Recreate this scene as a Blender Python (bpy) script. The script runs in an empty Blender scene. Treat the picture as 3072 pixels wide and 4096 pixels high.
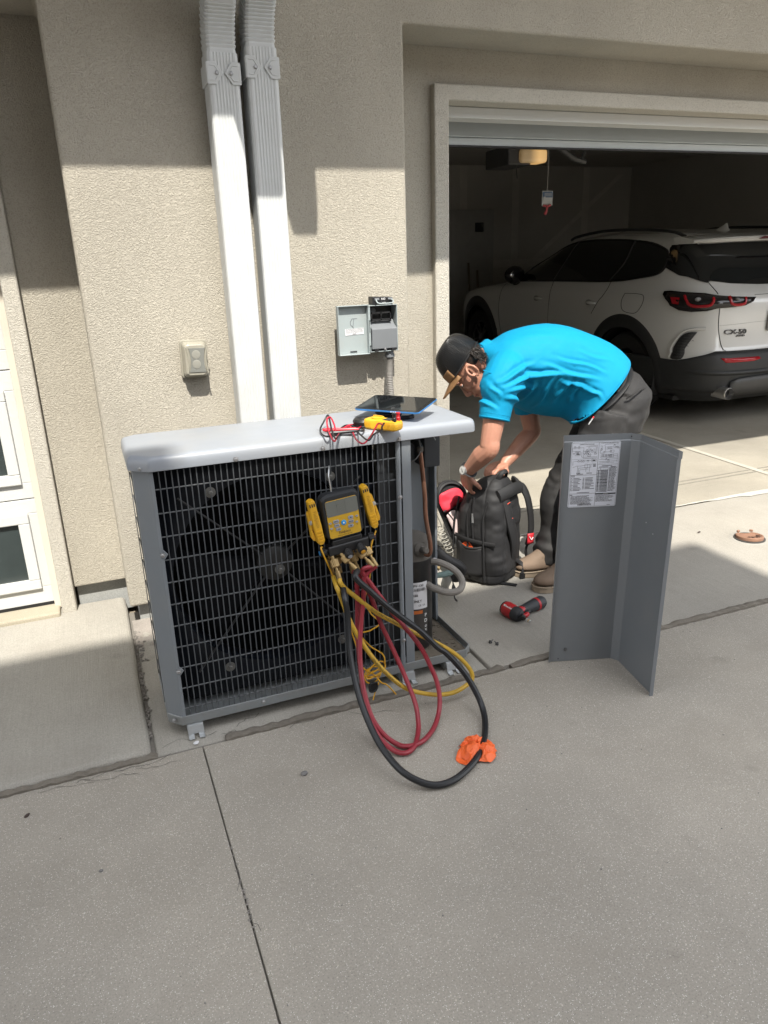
import bpy, bmesh, math, random
import numpy as np
from mathutils import Vector, Matrix, Euler, Quaternion
S = bpy.context.scene
COL = S.collection
rng = random.Random(7)
R = math.radians

# ---------------------------------------------------------------- camera
cam_d = bpy.data.cameras.new('camera')
cam = bpy.data.objects.new('camera', cam_d); COL.objects.link(cam)
cam_d.sensor_fit = 'VERTICAL'; cam_d.sensor_height = 36.0
cam_d.lens = 26.063
cam_d.clip_start = 0.05; cam_d.clip_end = 400
_r = Vector((0.92712848, -0.37341547, -0.0315224))
_d = Vector((-0.14849921, -0.28885906, -0.94578456))
_f = Vector((0.34406506, 0.88154485, -0.32326136))
cam.matrix_world = Matrix(((_r.x, -_d.x, -_f.x, 0), (_r.y, -_d.y, -_f.y, 0), (_r.z, -_d.z, -_f.z, 1.5), (0, 0, 0, 1)))
S.camera = cam

# ---------------------------------------------------------------- sky and sun
SUN_EL, SUN_AZ = R(55.5), R(189.5)
w = bpy.data.worlds.new('World'); S.world = w; w.use_nodes = True
nt = w.node_tree
sky = nt.nodes.new('ShaderNodeTexSky'); sky.sky_type = 'NISHITA'; sky.sun_disc = False
sky.sun_elevation = SUN_EL; sky.sun_rotation = SUN_AZ
sky.air_density = 1.0; sky.dust_density = 0.8; sky.ozone_density = 1.0
bg = nt.nodes['Background']; bg.inputs['Strength'].default_value = 0.15
hs = nt.nodes.new('ShaderNodeHueSaturation'); hs.inputs['Saturation'].default_value = 0.16   # thin bright haze: a paler sky, evenly
nt.links.new(sky.outputs['Color'], hs.inputs['Color']); nt.links.new(hs.outputs['Color'], bg.inputs['Color'])
sd = bpy.data.lights.new('sun', 'SUN'); sd.energy = 2.25; sd.angle = R(0.53); sd.color = (1.0, 0.95, 0.86)
sun = bpy.data.objects.new('sun', sd); COL.objects.link(sun)
sv = Vector((math.sin(SUN_AZ) * math.cos(SUN_EL), math.cos(SUN_AZ) * math.cos(SUN_EL), math.sin(SUN_EL)))
sun.rotation_euler = sv.to_track_quat('Z', 'Y').to_euler()
sun.location = sv * 30
S.view_settings.view_transform = 'Standard'; S.view_settings.look = 'None'
S.view_settings.gamma = 1.0; S.view_settings.use_curve_mapping = False
S.view_settings.exposure = 1.9
S.render.engine = 'CYCLES'

# ---------------------------------------------------------------- helpers
class MB:
    """collects shapes into one mesh"""
    def __init__(s): s.v = []; s.f = []; s.sm = []; s.mi = []; s.cur = 0
    def add(s, vs, fs, smooth=False):
        o = len(s.v); s.v += [tuple(p) for p in vs]
        for f in fs: s.f.append(tuple(i + o for i in f)); s.sm.append(smooth); s.mi.append(s.cur)
        return s
    def box(s, c, d, rot=None):
        h = [Vector((x * d[0] / 2, y * d[1] / 2, z * d[2] / 2)) for x in (-1, 1) for y in (-1, 1) for z in (-1, 1)]
        if rot is not None:
            m = rot if isinstance(rot, Matrix) else Euler(rot).to_matrix()
            h = [m @ p for p in h]
        c = Vector(c)
        return s.add([p + c for p in h], [(0, 1, 3, 2), (4, 6, 7, 5), (0, 4, 5, 1), (2, 3, 7, 6), (0, 2, 6, 4), (1, 5, 7, 3)])
    def bb(s, x0, x1, y0, y1, z0, z1):
        return s.box(((x0 + x1) / 2, (y0 + y1) / 2, (z0 + z1) / 2), (abs(x1 - x0), abs(y1 - y0), abs(z1 - z0)))
    def loft(s, rings, closed=True, caps=True, smooth=True):
        n = len(rings[0]); vs = [p for r in rings for p in r]; fs = []
        for i in range(len(rings) - 1):
            for j in range(n if closed else n - 1):
                k = (j + 1) % n
                fs.append((i * n + j, i * n + k, (i + 1) * n + k, (i + 1) * n + j))
        s.add(vs, fs, smooth)
        if caps and closed:
            o = len(s.v) - len(vs)
            s.f.append(tuple(o + j for j in range(n))[::-1]); s.sm.append(False); s.mi.append(s.cur)
            o2 = o + (len(rings) - 1) * n
            s.f.append(tuple(o2 + j for j in range(n))); s.sm.append(False); s.mi.append(s.cur)
        return s
    def tube(s, pts, r, n=8, caps=True, flat=1.0, up=None):
        P = [Vector(p) for p in pts]; rings = []
        rr = r if hasattr(r, '__len__') else [r] * len(P)
        nrm = None
        for i, p in enumerate(P):
            t = (P[min(i + 1, len(P) - 1)] - P[max(i - 1, 0)])
            t = t.normalized() if t.length > 1e-9 else Vector((0, 0, 1))
            if up is not None:
                a = Vector(up) - t * t.dot(Vector(up))
                if a.length < 1e-4: a = t.orthogonal()
                nrm = a.normalized()
            elif nrm is None: nrm = t.orthogonal().normalized()
            else:
                nrm = nrm - t * nrm.dot(t)
                nrm = nrm.normalized() if nrm.length > 1e-6 else t.orthogonal().normalized()
            b = t.cross(nrm)
            rings.append([p + (nrm * math.cos(2 * math.pi * k / n) * flat + b * math.sin(2 * math.pi * k / n)) * rr[i] for k in range(n)])
        return s.loft(rings, True, caps, True)
    def cyl(s, p0, p1, r0, r1=None, n=16):
        return s.tube([p0, p1], [r0, r0 if r1 is None else r1], n)
    def lathe(s, prof, o, axis=(0, 0, 1), n=24, caps=True):
        """prof: list of (radius, height along the axis)"""
        a = Vector(axis).normalized(); e = a.orthogonal().normalized(); b = a.cross(e); o = Vector(o)
        rings = [[o + a * h + (e * math.cos(2 * math.pi * k / n) + b * math.sin(2 * math.pi * k / n)) * max(r, 1e-4) for k in range(n)] for r, h in prof]
        return s.loft(rings, True, caps, True)
    def prism(s, poly, o, ex, ey, t, smooth=False):
        """2-D polygon in the frame (o, ex, ey) pushed out by t along ex x ey"""
        o = Vector(o); ex = Vector(ex).normalized(); ey = Vector(ey).normalized(); en = ex.cross(ey).normalized()
        a = [o + ex * x + ey * y for x, y in poly]; b = [p + en * t for p in a]; n = len(poly)
        fs = [tuple(range(n))[::-1], tuple(range(n, 2 * n))]
        s.add(a + b, fs, False)
        o_ = len(s.v) - 2 * n
        for j in range(n):
            k = (j + 1) % n
            s.f.append((o_ + j, o_ + k, o_ + n + k, o_ + n + j)); s.sm.append(smooth); s.mi.append(s.cur)
        return s
    def ellip(s, c, r, rot=None, nu=20, nv=12):
        c = Vector(c); m = Matrix.Identity(3) if rot is None else (rot if isinstance(rot, Matrix) else Euler(rot).to_matrix())
        rings = []
        for i in range(nv + 1):
            a = -math.pi / 2 + math.pi * i / nv
            ca = max(math.cos(a), 1e-3)
            rings.append([c + m @ Vector((r[0] * ca * math.cos(2 * math.pi * k / nu), r[1] * ca * math.sin(2 * math.pi * k / nu), r[2] * math.sin(a))) for k in range(nu)])
        return s.loft(rings, True, True, True)
    def grid(s, fn, nu, nv, smooth=True, close_u=False):
        vs = [fn(i / nu, j / nv) for j in range(nv + 1) for i in range(nu + (0 if close_u else 1))]
        W = nu if close_u else nu + 1
        fs = [(j * W + i, j * W + (i + 1) % W, (j + 1) * W + (i + 1) % W, (j + 1) * W + i) for j in range(nv) for i in range(nu)]
        return s.add(vs, fs, smooth)
    def mesh(s, name):
        me = bpy.data.meshes.new(name); me.from_pydata([tuple(p) for p in s.v], [], s.f)
        me.polygons.foreach_set('use_smooth', s.sm)
        me.polygons.foreach_set('material_index', s.mi)
        me.update()
        return me
    def build(s, name, mat, parent=None, bevel=0, seg=2, sub=0, angle=35, local=False, solid=0, fix=True, **props):
        me = s.mesh(name)
        if fix:
            bm = bmesh.new(); bm.from_mesh(me)
            bmesh.ops.recalc_face_normals(bm, faces=bm.faces); bm.to_mesh(me); bm.free()
        return link(name, me, mat, parent, bevel, seg, sub, angle, local, solid, **props)

THING_LOC = {}
def link(name, me, mat, parent=None, bevel=0, seg=2, sub=0, angle=35, local=False, solid=0, **props):
    mats = mat if isinstance(mat, (list, tuple)) else [mat]
    me.materials.clear()
    for m in mats: me.materials.append(m)
    o = bpy.data.objects.new(name, me); COL.objects.link(o)
    if any(p.use_smooth for p in me.polygons) and angle: me.set_sharp_from_angle(angle=R(angle))
    if parent is not None: setparent(o, parent, local)
    if solid:
        m = o.modifiers.new('solid', 'SOLIDIFY'); m.thickness = solid; m.offset = 0
    if bevel:
        m = o.modifiers.new('bevel', 'BEVEL'); m.width = bevel; m.segments = seg; m.limit_method = 'ANGLE'; m.angle_limit = R(40)
        m.use_clamp_overlap = True
    if sub:
        m = o.modifiers.new('sub', 'SUBSURF'); m.levels = sub; m.render_levels = sub
    for k, v in props.items(): o[k] = v
    return o
def setparent(o, parent, local=False):
    o.parent = parent
    if parent.name in THING_LOC and not local:
        o.matrix_parent_inverse = THING_LOC[parent.name].inverted()
def thing(name, label, cat, loc=(0, 0, 0), rot=None, group=None):
    o = bpy.data.objects.new(name, None); COL.objects.link(o)
    o.empty_display_size = 0.05
    m = Matrix.Translation(Vector(loc))
    if rot is not None: m = m @ (rot.to_4x4() if isinstance(rot, Matrix) else Euler(rot).to_matrix().to_4x4())
    o.matrix_basis = m
    THING_LOC[o.name] = m.copy()
    return tag(o, label, cat, group)
def tag(o, label, cat, group=None):
    o['label'] = label; o['category'] = cat
    if group: o['group'] = group
    return o
def struct(o): o['kind'] = 'structure'; return o
def stuff(o): o['kind'] = 'stuff'; return o
def share(o, name, parent, mat4):
    c = o.copy(); c.name = name; COL.objects.link(c)
    c.parent = parent; c.matrix_parent_inverse = Matrix.Identity(4)
    if parent is not None and parent.name in THING_LOC: c.matrix_parent_inverse = THING_LOC[parent.name].inverted()
    c.matrix_basis = mat4
    return c
def catmull(P, n=8):
    P = [Vector(p) for p in P]; out = []
    for i in range(len(P) - 1):
        a, b, c, d = P[max(i - 1, 0)], P[i], P[i + 1], P[min(i + 2, len(P) - 1)]
        for k in range(n):
            t = k / n
            out.append(0.5 * ((2 * b) + (c - a) * t + (2 * a - 5 * b + 4 * c - d) * t * t + (3 * b - a - 3 * c + d) * t ** 3))
    out.append(P[-1]); return out
def lerp(a, b, t): return a + (b - a) * t
def interp(x, xs, ys): return float(np.interp(x, xs, ys))
def smooth_interp(x, xs, ys):
    """monotone-ish cubic interpolation through the knots"""
    n = len(xs)
    if x <= xs[0]: return ys[0]
    if x >= xs[-1]: return ys[-1]
    i = max(k for k in range(n - 1) if xs[k] <= x)
    h = xs[i + 1] - xs[i]; t = (x - xs[i]) / h
    def sl(k):
        if k == 0: return (ys[1] - ys[0]) / (xs[1] - xs[0])
        if k == n - 1: return (ys[-1] - ys[-2]) / (xs[-1] - xs[-2])
        return (ys[k + 1] - ys[k - 1]) / (xs[k + 1] - xs[k - 1])
    a, b = sl(i) * h, sl(i + 1) * h
    return (2 * t ** 3 - 3 * t * t + 1) * ys[i] + (t ** 3 - 2 * t * t + t) * a + (-2 * t ** 3 + 3 * t * t) * ys[i + 1] + (t ** 3 - t * t) * b
def rrect(w_, h_, r_, n=4, cx=0, cy=0):
    out = []
    for (sx, sy, a0) in ((1, 1, 0), (-1, 1, 90), (-1, -1, 180), (1, -1, 270)):
        for k in range(n + 1):
            a = R(a0 + 90 * k / n)
            out.append((cx + sx * (w_ / 2 - r_) + r_ * math.cos(a), cy + sy * (h_ / 2 - r_) + r_ * math.sin(a)))
    return out
from mathutils import noise as mn
def nz(p, s=1.0, o=(0, 0, 0)): return mn.noise(Vector((p[0] * s + o[0], p[1] * s + o[1], p[2] * s + o[2])))

def remesh(mb, voxel, smooth_it=4, fac=0.5):
    """union of overlapping closed shapes as one continuous surface"""
    me = mb.mesh('tmp')
    bm = bmesh.new(); bm.from_mesh(me); bmesh.ops.recalc_face_normals(bm, faces=bm.faces); bm.to_mesh(me); bm.free()
    o = bpy.data.objects.new('tmp', me); COL.objects.link(o)
    m = o.modifiers.new('r', 'REMESH'); m.mode = 'VOXEL'; m.voxel_size = voxel; m.use_smooth_shade = True
    if smooth_it:
        k = o.modifiers.new('s', 'SMOOTH'); k.iterations = smooth_it; k.factor = fac
    dg = bpy.context.evaluated_depsgraph_get()
    out = bpy.data.meshes.new_from_object(o.evaluated_get(dg))
    bpy.data.objects.remove(o); bpy.data.meshes.remove(me)
    return out
def displace(me, fn):
    """move every vertex along its normal by fn(point, normal)"""
    n = len(me.vertices)
    co = np.empty(n * 3, 'f'); me.vertices.foreach_get('co', co); co = co.reshape(-1, 3)
    no = np.empty(n * 3, 'f'); me.vertex_normals.foreach_get('vector', no); no = no.reshape(-1, 3)
    d = fn(co, no)
    co = co + no * d[:, None]
    me.vertices.foreach_set('co', co.astype('f').ravel()); me.update()
    return me
_rs = np.random.RandomState(3); _tab = _rs.rand(64, 64, 64)
def vnoise(p):
    """smooth value noise, numpy, -1..1"""
    i = np.floor(p).astype(int); f = p - i; f = f * f * (3 - 2 * f); r = 0
    for dx in (0, 1):
        for dy in (0, 1):
            for dz in (0, 1):
                wgt = (f[:, 0] if dx else 1 - f[:, 0]) * (f[:, 1] if dy else 1 - f[:, 1]) * (f[:, 2] if dz else 1 - f[:, 2])
                r = r + wgt * _tab[(i[:, 0] + dx) % 64, (i[:, 1] + dy) % 64, (i[:, 2] + dz) % 64]
    return r * 2 - 1

# text meshes, made while the scene is still empty
_txt = {}
def textmesh(body, bold=False, shear=0.0, extrude=0.0):
    key = (body, bold, shear, extrude)
    if key not in _txt:
        c = bpy.data.curves.new('t', 'FONT'); c.body = body; c.size = 1.0; c.extrude = extrude
        c.align_x = 'CENTER'; c.align_y = 'CENTER'; c.shear = shear; c.resolution_u = 2
        if bold: c.offset = 0.012
        o = bpy.data.objects.new('t', c); COL.objects.link(o)
        dg = bpy.context.evaluated_depsgraph_get()
        me = bpy.data.meshes.new_from_object(o.evaluated_get(dg))
        bpy.data.objects.remove(o); _txt[key] = me
    return _txt[key]
def text(name, body, mat, parent, o, ex, ey, size, local=False, bold=False, shear=0.0, wscale=1.0, extrude=0.0):
    """flat lettering centred at o, reading along ex with its top towards ey"""
    me = textmesh(body, bold, shear, extrude / size).copy()
    ex = Vector(ex).normalized(); ey = Vector(ey).normalized(); en = ex.cross(ey)
    m = Matrix(((ex.x * size * wscale, ey.x * size, en.x * size, o[0]), (ex.y * size * wscale, ey.y * size, en.y * size, o[1]), (ex.z * size * wscale, ey.z * size, en.z * size, o[2]), (0, 0, 0, 1)))
    me.transform(m)
    return link(name, me, mat, parent, local=local, angle=0)
for t in (('CX-50', True, .0, .25), ('AWD', True, 0.0, .25), ('ON', True, 0, 0), ('OFF', True, 0, 0), ('WATER', True, 0, .05), ('Fieldpiece', True, .25, 0)): textmesh(*t)

# ---------------------------------------------------------------- materials
MATS = {}
def nodes(name, col, rough=.6, metal=0.0, spec=.5, coat=0.0):
    m = bpy.data.materials.new(name); m.use_nodes = True
    n = m.node_tree.nodes; b = n['Principled BSDF']
    b.inputs['Base Color'].default_value = (*col, 1); b.inputs['Roughness'].default_value = rough
    b.inputs['Metallic'].default_value = metal; b.inputs['Specular IOR Level'].default_value = spec
    b.inputs['Coat Weight'].default_value = coat
    MATS[name] = m
    return m, m.node_tree, b
def _n(nt, typ, **kw):
    n = nt.nodes.new(typ)
    for k, v in kw.items():
        if k in n.inputs: n.inputs[k].default_value = v
        else: setattr(n, k, v)
    return n
def _coord(nt, scale=(1, 1, 1), kind='Object', rot=(0, 0, 0)):
    t = nt.nodes.new('ShaderNodeTexCoord'); mp = nt.nodes.new('ShaderNodeMapping')
    mp.inputs['Scale'].default_value = scale; mp.inputs['Rotation'].default_value = rot
    nt.links.new(t.outputs[kind], mp.inputs['Vector']); return mp.outputs['Vector']
def _noise(nt, vec, scale, detail=4, rough=.55):
    n = nt.nodes.new('ShaderNodeTexNoise'); n.inputs['Scale'].default_value = scale
    n.inputs['Detail'].default_value = detail; n.inputs['Roughness'].default_value = rough
    nt.links.new(vec, n.inputs['Vector']); return n.outputs['Fac']
def _ramp(nt, fac, stops):
    r = nt.nodes.new('ShaderNodeValToRGB'); e = r.color_ramp.elements
    while len(e) < len(stops): e.new(0.5)
    for k, (p, c) in enumerate(stops):
        e[k].position = p; e[k].color = (*c, 1) if hasattr(c, '__len__') else (c, c, c, 1)
    nt.links.new(fac, r.inputs['Fac']); return r.outputs['Color']
def _mix(nt, fac, a, b, mode='MIX'):
    m = nt.nodes.new('ShaderNodeMix'); m.data_type = 'RGBA'; m.blend_type = mode
    for s, v in ((m.inputs[0], fac), (m.inputs[6], a), (m.inputs[7], b)):
        if hasattr(v, 'is_output'): nt.links.new(v, s)
        elif hasattr(v, '__len__'): s.default_value = (*v, 1)
        else: s.default_value = v if s.type == 'VALUE' else (v, v, v, 1)
    return m.outputs[2]
def _math(nt, op, a, b=0.0, c=None):
    m = nt.nodes.new('ShaderNodeMath'); m.operation = op
    for s, v in zip(m.inputs, (a, b, c)):
        if v is None: continue
        if hasattr(v, 'is_output'): nt.links.new(v, s)
        else: s.default_value = v
    return m.outputs[0]
def _bump(nt, b, h, strength=.5, dist=.01):
    k = nt.nodes.new('ShaderNodeBump'); k.inputs['Strength'].default_value = strength; k.inputs['Distance'].default_value = dist
    nt.links.new(h, k.inputs['Height'])
    old = b.inputs['Normal'].links
    if old: nt.links.new(old[0].from_socket, k.inputs['Normal'])
    nt.links.new(k.outputs['Normal'], b.inputs['Normal'])
def dent(m, scale=4, strength=.3, dist=.01):
    nt = m.node_tree; _bump(nt, nt.nodes['Principled BSDF'], _noise(nt, _coord(nt), scale, 2, .4), strength, dist); return m
def mat(name, col, rough=.6, metal=0.0, spec=.5, var=.12, vscale=12, bump=0.0, bscale=200, bdist=.002, rvar=.1, coat=0.0, dirt=None, dirt_amt=.35, dirt_scale=6):
    """paint, plastic, cloth, metal: a base colour with gentle mottling, uneven gloss and optional grime"""
    if name in MATS: return MATS[name]
    m, nt, b = nodes(name, col, rough, metal, spec, coat)
    v = _coord(nt)
    f = _noise(nt, v, vscale, 5)
    c = _mix(nt, f, [x * (1 - var) for x in col], [min(1, x * (1 + var)) for x in col])
    if dirt:
        df = _ramp(nt, _noise(nt, v, dirt_scale, 6, .65), [(.45, 0.0), (.72, 1.0)])
        c = _mix(nt, _math(nt, 'MULTIPLY', df, dirt_amt), c, dirt)
    nt.links.new(c, b.inputs['Base Color'])
    if rvar:
        nt.links.new(_math(nt, 'ADD', _math(nt, 'MULTIPLY', _noise(nt, v, vscale * 2.3, 4), rvar * 2), rough - rvar), b.inputs['Roughness'])
    if bump: _bump(nt, b, _noise(nt, v, bscale, 3), bump, bdist)
    return m

def stucco(name, col, stain=.12):
    m, nt, b = nodes(name, col, .92, 0, .2)
    v = _coord(nt)
    # stretched, warped worm-like trowel marks
    wn = nt.nodes.new('ShaderNodeTexNoise'); wn.inputs['Scale'].default_value = 55; wn.inputs['Detail'].default_value = 2
    nt.links.new(v, wn.inputs['Vector'])
    wv = nt.nodes.new('ShaderNodeVectorMath'); wv.operation = 'MULTIPLY_ADD'
    nt.links.new(wn.outputs['Color'], wv.inputs[0]); wv.inputs[1].default_value = (.022, .022, .022); nt.links.new(v, wv.inputs[2])
    vo = nt.nodes.new('ShaderNodeTexVoronoi'); vo.feature = 'SMOOTH_F1'; vo.inputs['Scale'].default_value = 215; vo.inputs['Smoothness'].default_value = .35
    nt.links.new(wv.outputs[0], vo.inputs['Vector'])
    h1 = _ramp(nt, vo.outputs['Distance'], [(.18, 1.0), (.62, 0.0)])
    n2 = _ramp(nt, _noise(nt, wv.outputs[0], 185, 3, .6), [(.40, 0.0), (.58, 1.0)])
    h = _math(nt, 'ADD', _math(nt, 'MULTIPLY', h1, .55), _math(nt, 'MULTIPLY', n2, .6))
    _bump(nt, b, h, .8, .0030)
    big = _noise(nt, _coord(nt, (1, 1, .45)), 1.7, 5, .6)
    c = _mix(nt, _ramp(nt, big, [(.35, 0.0), (.7, 1.0)]), [x * (1 - stain) for x in col], col)
    pits = _ramp(nt, h, [(.05, .80), (.45, 1.0)])
    c = _mix(nt, 1.0, c, pits, 'MULTIPLY')
    nt.links.new(c, b.inputs['Base Color'])
    return m

def concrete(name, col, speck=0.0, broom=None, mott=.16, rough=.85, stain=None):
    m, nt, b = nodes(name, col, rough, 0, .25)
    v = _coord(nt)
    big = _noise(nt, v, 1.3, 6, .62); mid = _noise(nt, v, 9, 5, .6)
    c = _mix(nt, _ramp(nt, big, [(.3, 0.0), (.7, 1.0)]), [x * (1 - mott) for x in col], [x * (1 + mott * .6) for x in col])
    c = _mix(nt, _math(nt, 'MULTIPLY', mid, .35), c, [x * .8 for x in col])
    fine = _noise(nt, v, 210, 3, .7)
    c = _mix(nt, 1.0, c, _ramp(nt, fine, [(.3, .80), (.7, 1.12)]), 'MULTIPLY')
    if speck:
        for sc, lo, hi, cc, am in ((420, .0, .085, (.66, .64, .60), .8), (330, .91, 1.0, (.14, .132, .122), .5), (190, .965, 1.0, (.55, .50, .43), .5)):
            vo = nt.nodes.new('ShaderNodeTexVoronoi'); vo.inputs['Scale'].default_value = sc; nt.links.new(v, vo.inputs['Vector'])
            sp = nt.nodes.new('ShaderNodeSeparateColor'); nt.links.new(vo.outputs['Color'], sp.inputs[0])
            sel = _math(nt, 'MULTIPLY', _math(nt, 'GREATER_THAN', sp.outputs[0], lo - .001), _math(nt, 'LESS_THAN', sp.outputs[0], hi))
            core = _math(nt, 'LESS_THAN', vo.outputs['Distance'], .42)
            c = _mix(nt, _math(nt, 'MULTIPLY', _math(nt, 'MULTIPLY', sel, core), am * speck), c, cc)
    pt = _noise(nt, v, .55, 3, .5)
    c = _mix(nt, 1.0, c, _ramp(nt, pt, [(.32, (.90, .905, .915)), (.68, (1.09, 1.075, 1.05))]), 'MULTIPLY')
    drop = _ramp(nt, _noise(nt, v, 5.5, 2, .5), [(.69, 1.0), (.76, .86)])
    c = _mix(nt, 1.0, c, drop, 'MULTIPLY')
    if stain:
        sc = _ramp(nt, _noise(nt, _coord(nt, (1.0, 1.6, 1)), 1.9, 7, .7), [(.52, 0.0), (.72, 1.0)])
        c = _mix(nt, _math(nt, 'MULTIPLY', sc, .45), c, stain)
    nt.links.new(c, b.inputs['Base Color'])
    if broom:
        st_ = _ramp(nt, _noise(nt, _coord(nt, tuple(q * .55 for q in broom)), 1.0, 3, .6), [(.3, .95), (.7, 1.035)])
        c = _mix(nt, 1.0, c, st_, 'MULTIPLY'); nt.links.new(c, b.inputs['Base Color'])
        vb = _coord(nt, broom)
        _bump(nt, b, _noise(nt, vb, 1.0, 4, .6), .5, .003)
    _bump(nt, b, fine, .35, .002)
    _bump(nt, b, mid, .25, .004)
    return m

M_STUCCO = stucco('stucco_beige', (.475, .440, .370), .16)
M_STUCCO2 = stucco('stucco_cream_trim', (.54, .51, .445), .07)
M_DRIVE = concrete('exposed_aggregate_concrete', (.342, .317, .276), speck=1.0, mott=.2, stain=(.27, .243, .205))
M_BROOM = concrete('broomed_concrete', (.335, .317, .282), broom=(260, 5, 1), stain=(.27, .25, .22))
M_BROOM2 = concrete('broomed_concrete_apron', (.35, .335, .30), broom=(300, 6, 1), stain=(.25, .23, .20))
M_GARAGE = concrete('garage_floor_concrete', (.33, .305, .255), broom=(9, 160, 1), mott=.22, stain=(.30, .28, .24))
M_FOUND = concrete('foundation_concrete', (.33, .34, .335), mott=.2)
M_FELT = mat('fibre_joint_board', (.155, .138, .115), .95, var=.3, vscale=60, bump=.8, bscale=150, bdist=.004)
M_GROOVE = mat('joint_dirt', (.17, .157, .138), .95, var=.25, vscale=80)
M_WHITE = mat('white_paint', (.54, .545, .53), .5, var=.04, bump=.12, bscale=90, bdist=.002, dirt=(.55, .53, .48), dirt_amt=.18)
M_WHITEWOOD = mat('white_embossed_door', (.54, .545, .53), .55, var=.04, bump=.35, bscale=70, bdist=.003)
M_SPOUT = mat('white_aluminium', (.51, .525, .525), .42, var=.04, dirt=(.40, .385, .35), dirt_amt=.22, dirt_scale=14)
M_DRYWALL = mat('taped_drywall', (.42, .405, .375), .9, var=.1, vscale=3)
M_GLASS_D = mat('dark_pane_glass', (.035, .045, .045), .06, spec=.7, var=.2, rvar=.03)
M_BLACKP = mat('black_plastic', (.011, .011, .012), .45, var=.15)
M_RUBBER = mat('black_rubber', (.010, .010, .011), .6, var=.2, bump=.2, bscale=300)
M_STEEL = mat('zinc_steel', (.55, .56, .57), .35, metal=.9, var=.1)
M_SCREW = mat('screw_steel', (.42, .42, .43), .4, metal=.85, var=.15)
M_WHITEP = mat('white_label', (.66, .66, .68), .5, var=.02)
M_INK = mat('black_ink', (.02, .02, .022), .6, var=.05)
M_INKW = mat('white_ink', (.75, .75, .75), .6, var=.02)
M_RED = mat('red_plastic', (.42, .012, .02), .38, var=.1)


# ================================================================ ground and slabs
def rough_slab(name, x0, x1, y0, y1, z0, z1, m, wob=.004, step=.06, seed=0, bev=.006):
    """concrete slab with slightly uneven arrises"""
    mb = MB()
    per = []
    def edge(ax, ay, bx, by):
        L = math.hypot(bx - ax, by - ay); n = max(1, min(120, int(L / step)))
        for k in range(n): per.append((lerp(ax, bx, k / n), lerp(ay, by, k / n)))
    edge(x0, y0, x1, y0); edge(x1, y0, x1, y1); edge(x1, y1, x0, y1); edge(x0, y1, x0, y0)
    r = random.Random(seed)
    out = []
    for (x, y) in per: out.append((x + r.uniform(-wob, wob), y + r.uniform(-wob, wob)))
    mb.prism(out, (0, 0, z0), (1, 0, 0), (0, 1, 0), z1 - z0)
    return struct(mb.build(name, m, bevel=bev, seg=3, angle=30))
g = MB(); g.add([(-150, -150, -.08), (150, -150, -.08), (150, 150, -.08), (-150, 150, -.08)], [(0, 1, 2, 3)])
struct(g.build('ground', mat('dry_earth', (.20, .17, .13), .95, var=.25, vscale=.5)))
bed = MB(); bed.add([(-9, -3.1, -.011), (9.5, -3.1, -.011), (9.5, 3.32, -.011), (-9, 3.32, -.011)], [(0, 1, 2, 3)])
struct(bed.build('joint_bed', M_GROOVE))
rough_slab('driveway', -9, .1702, -3.1, 2.150, -.06, 0, M_DRIVE, .0006, .2, 1, .003)
rough_slab('driveway', .1738, 9.5, -3.1, 2.150, -.06, 0, M_DRIVE, .0006, .2, 2, .003)
rough_slab('pavement', .026, 1.262, 2.168, 3.20, -.06, -.004, M_BROOM2, .002, .12, 3, .010)
rough_slab('pavement', -9, .012, 2.166, 3.46, -.06, .022, M_BROOM2, .0025, .12, 4, .018)
rough_slab('pavement', 1.268, 9.5, 2.170, 3.335, -.06, .006, M_BROOM, .002, seed=5)
fl = MB()
GS = .023
def gz(y): return .006 + GS * (y - 3.345)
fl.add([(1.4, 3.345, gz(3.345)), (9, 3.345, gz(3.345)), (9, 10.4, gz(10.4)), (1.4, 10.4, gz(10.4)), (1.4, 3.345, -.1), (9, 3.345, -.1)], [(0, 1, 2, 3), (0, 4, 5, 1)])
struct(fl.build('garage_floor', M_GARAGE))
# weather-seal lines and the tooled control joint in the garage floor
ln = MB()
for y in (3.66, 3.71): ln.bb(1.75, 8.5, y, y + .012, gz(y) - .01, gz(y) + .004)
struct(ln.build('floor_joint', mat('seal_mark', (.20, .185, .155), .9, var=.3, vscale=40)))
ln = MB(); ln.add([(4.23, 3.40, gz(3.4) + .004), (4.28, 3.40, gz(3.4) + .004), (4.26, 6.2, gz(6.2) + .004), (4.21, 6.2, gz(6.2) + .004)], [(0, 1, 2, 3)])
struct(ln.build('floor_joint', mat('tooled_joint', (.39, .365, .31), .85, var=.15, vscale=20)))
# white mineral bloom along the threshold joint
mb = MB(); r_ = random.Random(5)
xs = [1.72 + .05 * k for k in range(130)]
up_ = [(x, 3.334 + .012 * nz((x * 3, 0, 0), 1) + (.004 if x < 3.3 else .012) + r_.uniform(0, .010)) for x in xs]
lo_ = [(x, 3.334 + (.006 if x < 3.5 else -.010) + .008 * nz((x * 4, 5, 0), 1) - r_.uniform(0, .008) - (.03 if 3.75 < x < 4.1 else 0)) for x in xs]
vs = []
for a, b in zip(up_, lo_): vs += [(a[0], a[1], .011), (b[0], b[1], .0105)]
mb.add(vs, [(2 * i, 2 * i + 1, 2 * i + 3, 2 * i + 2) for i in range(len(xs) - 1)])
struct(mb.build('threshold_bloom', mat('mineral_bloom', (.43, .415, .375), .9, var=.3, vscale=70)))
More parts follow.
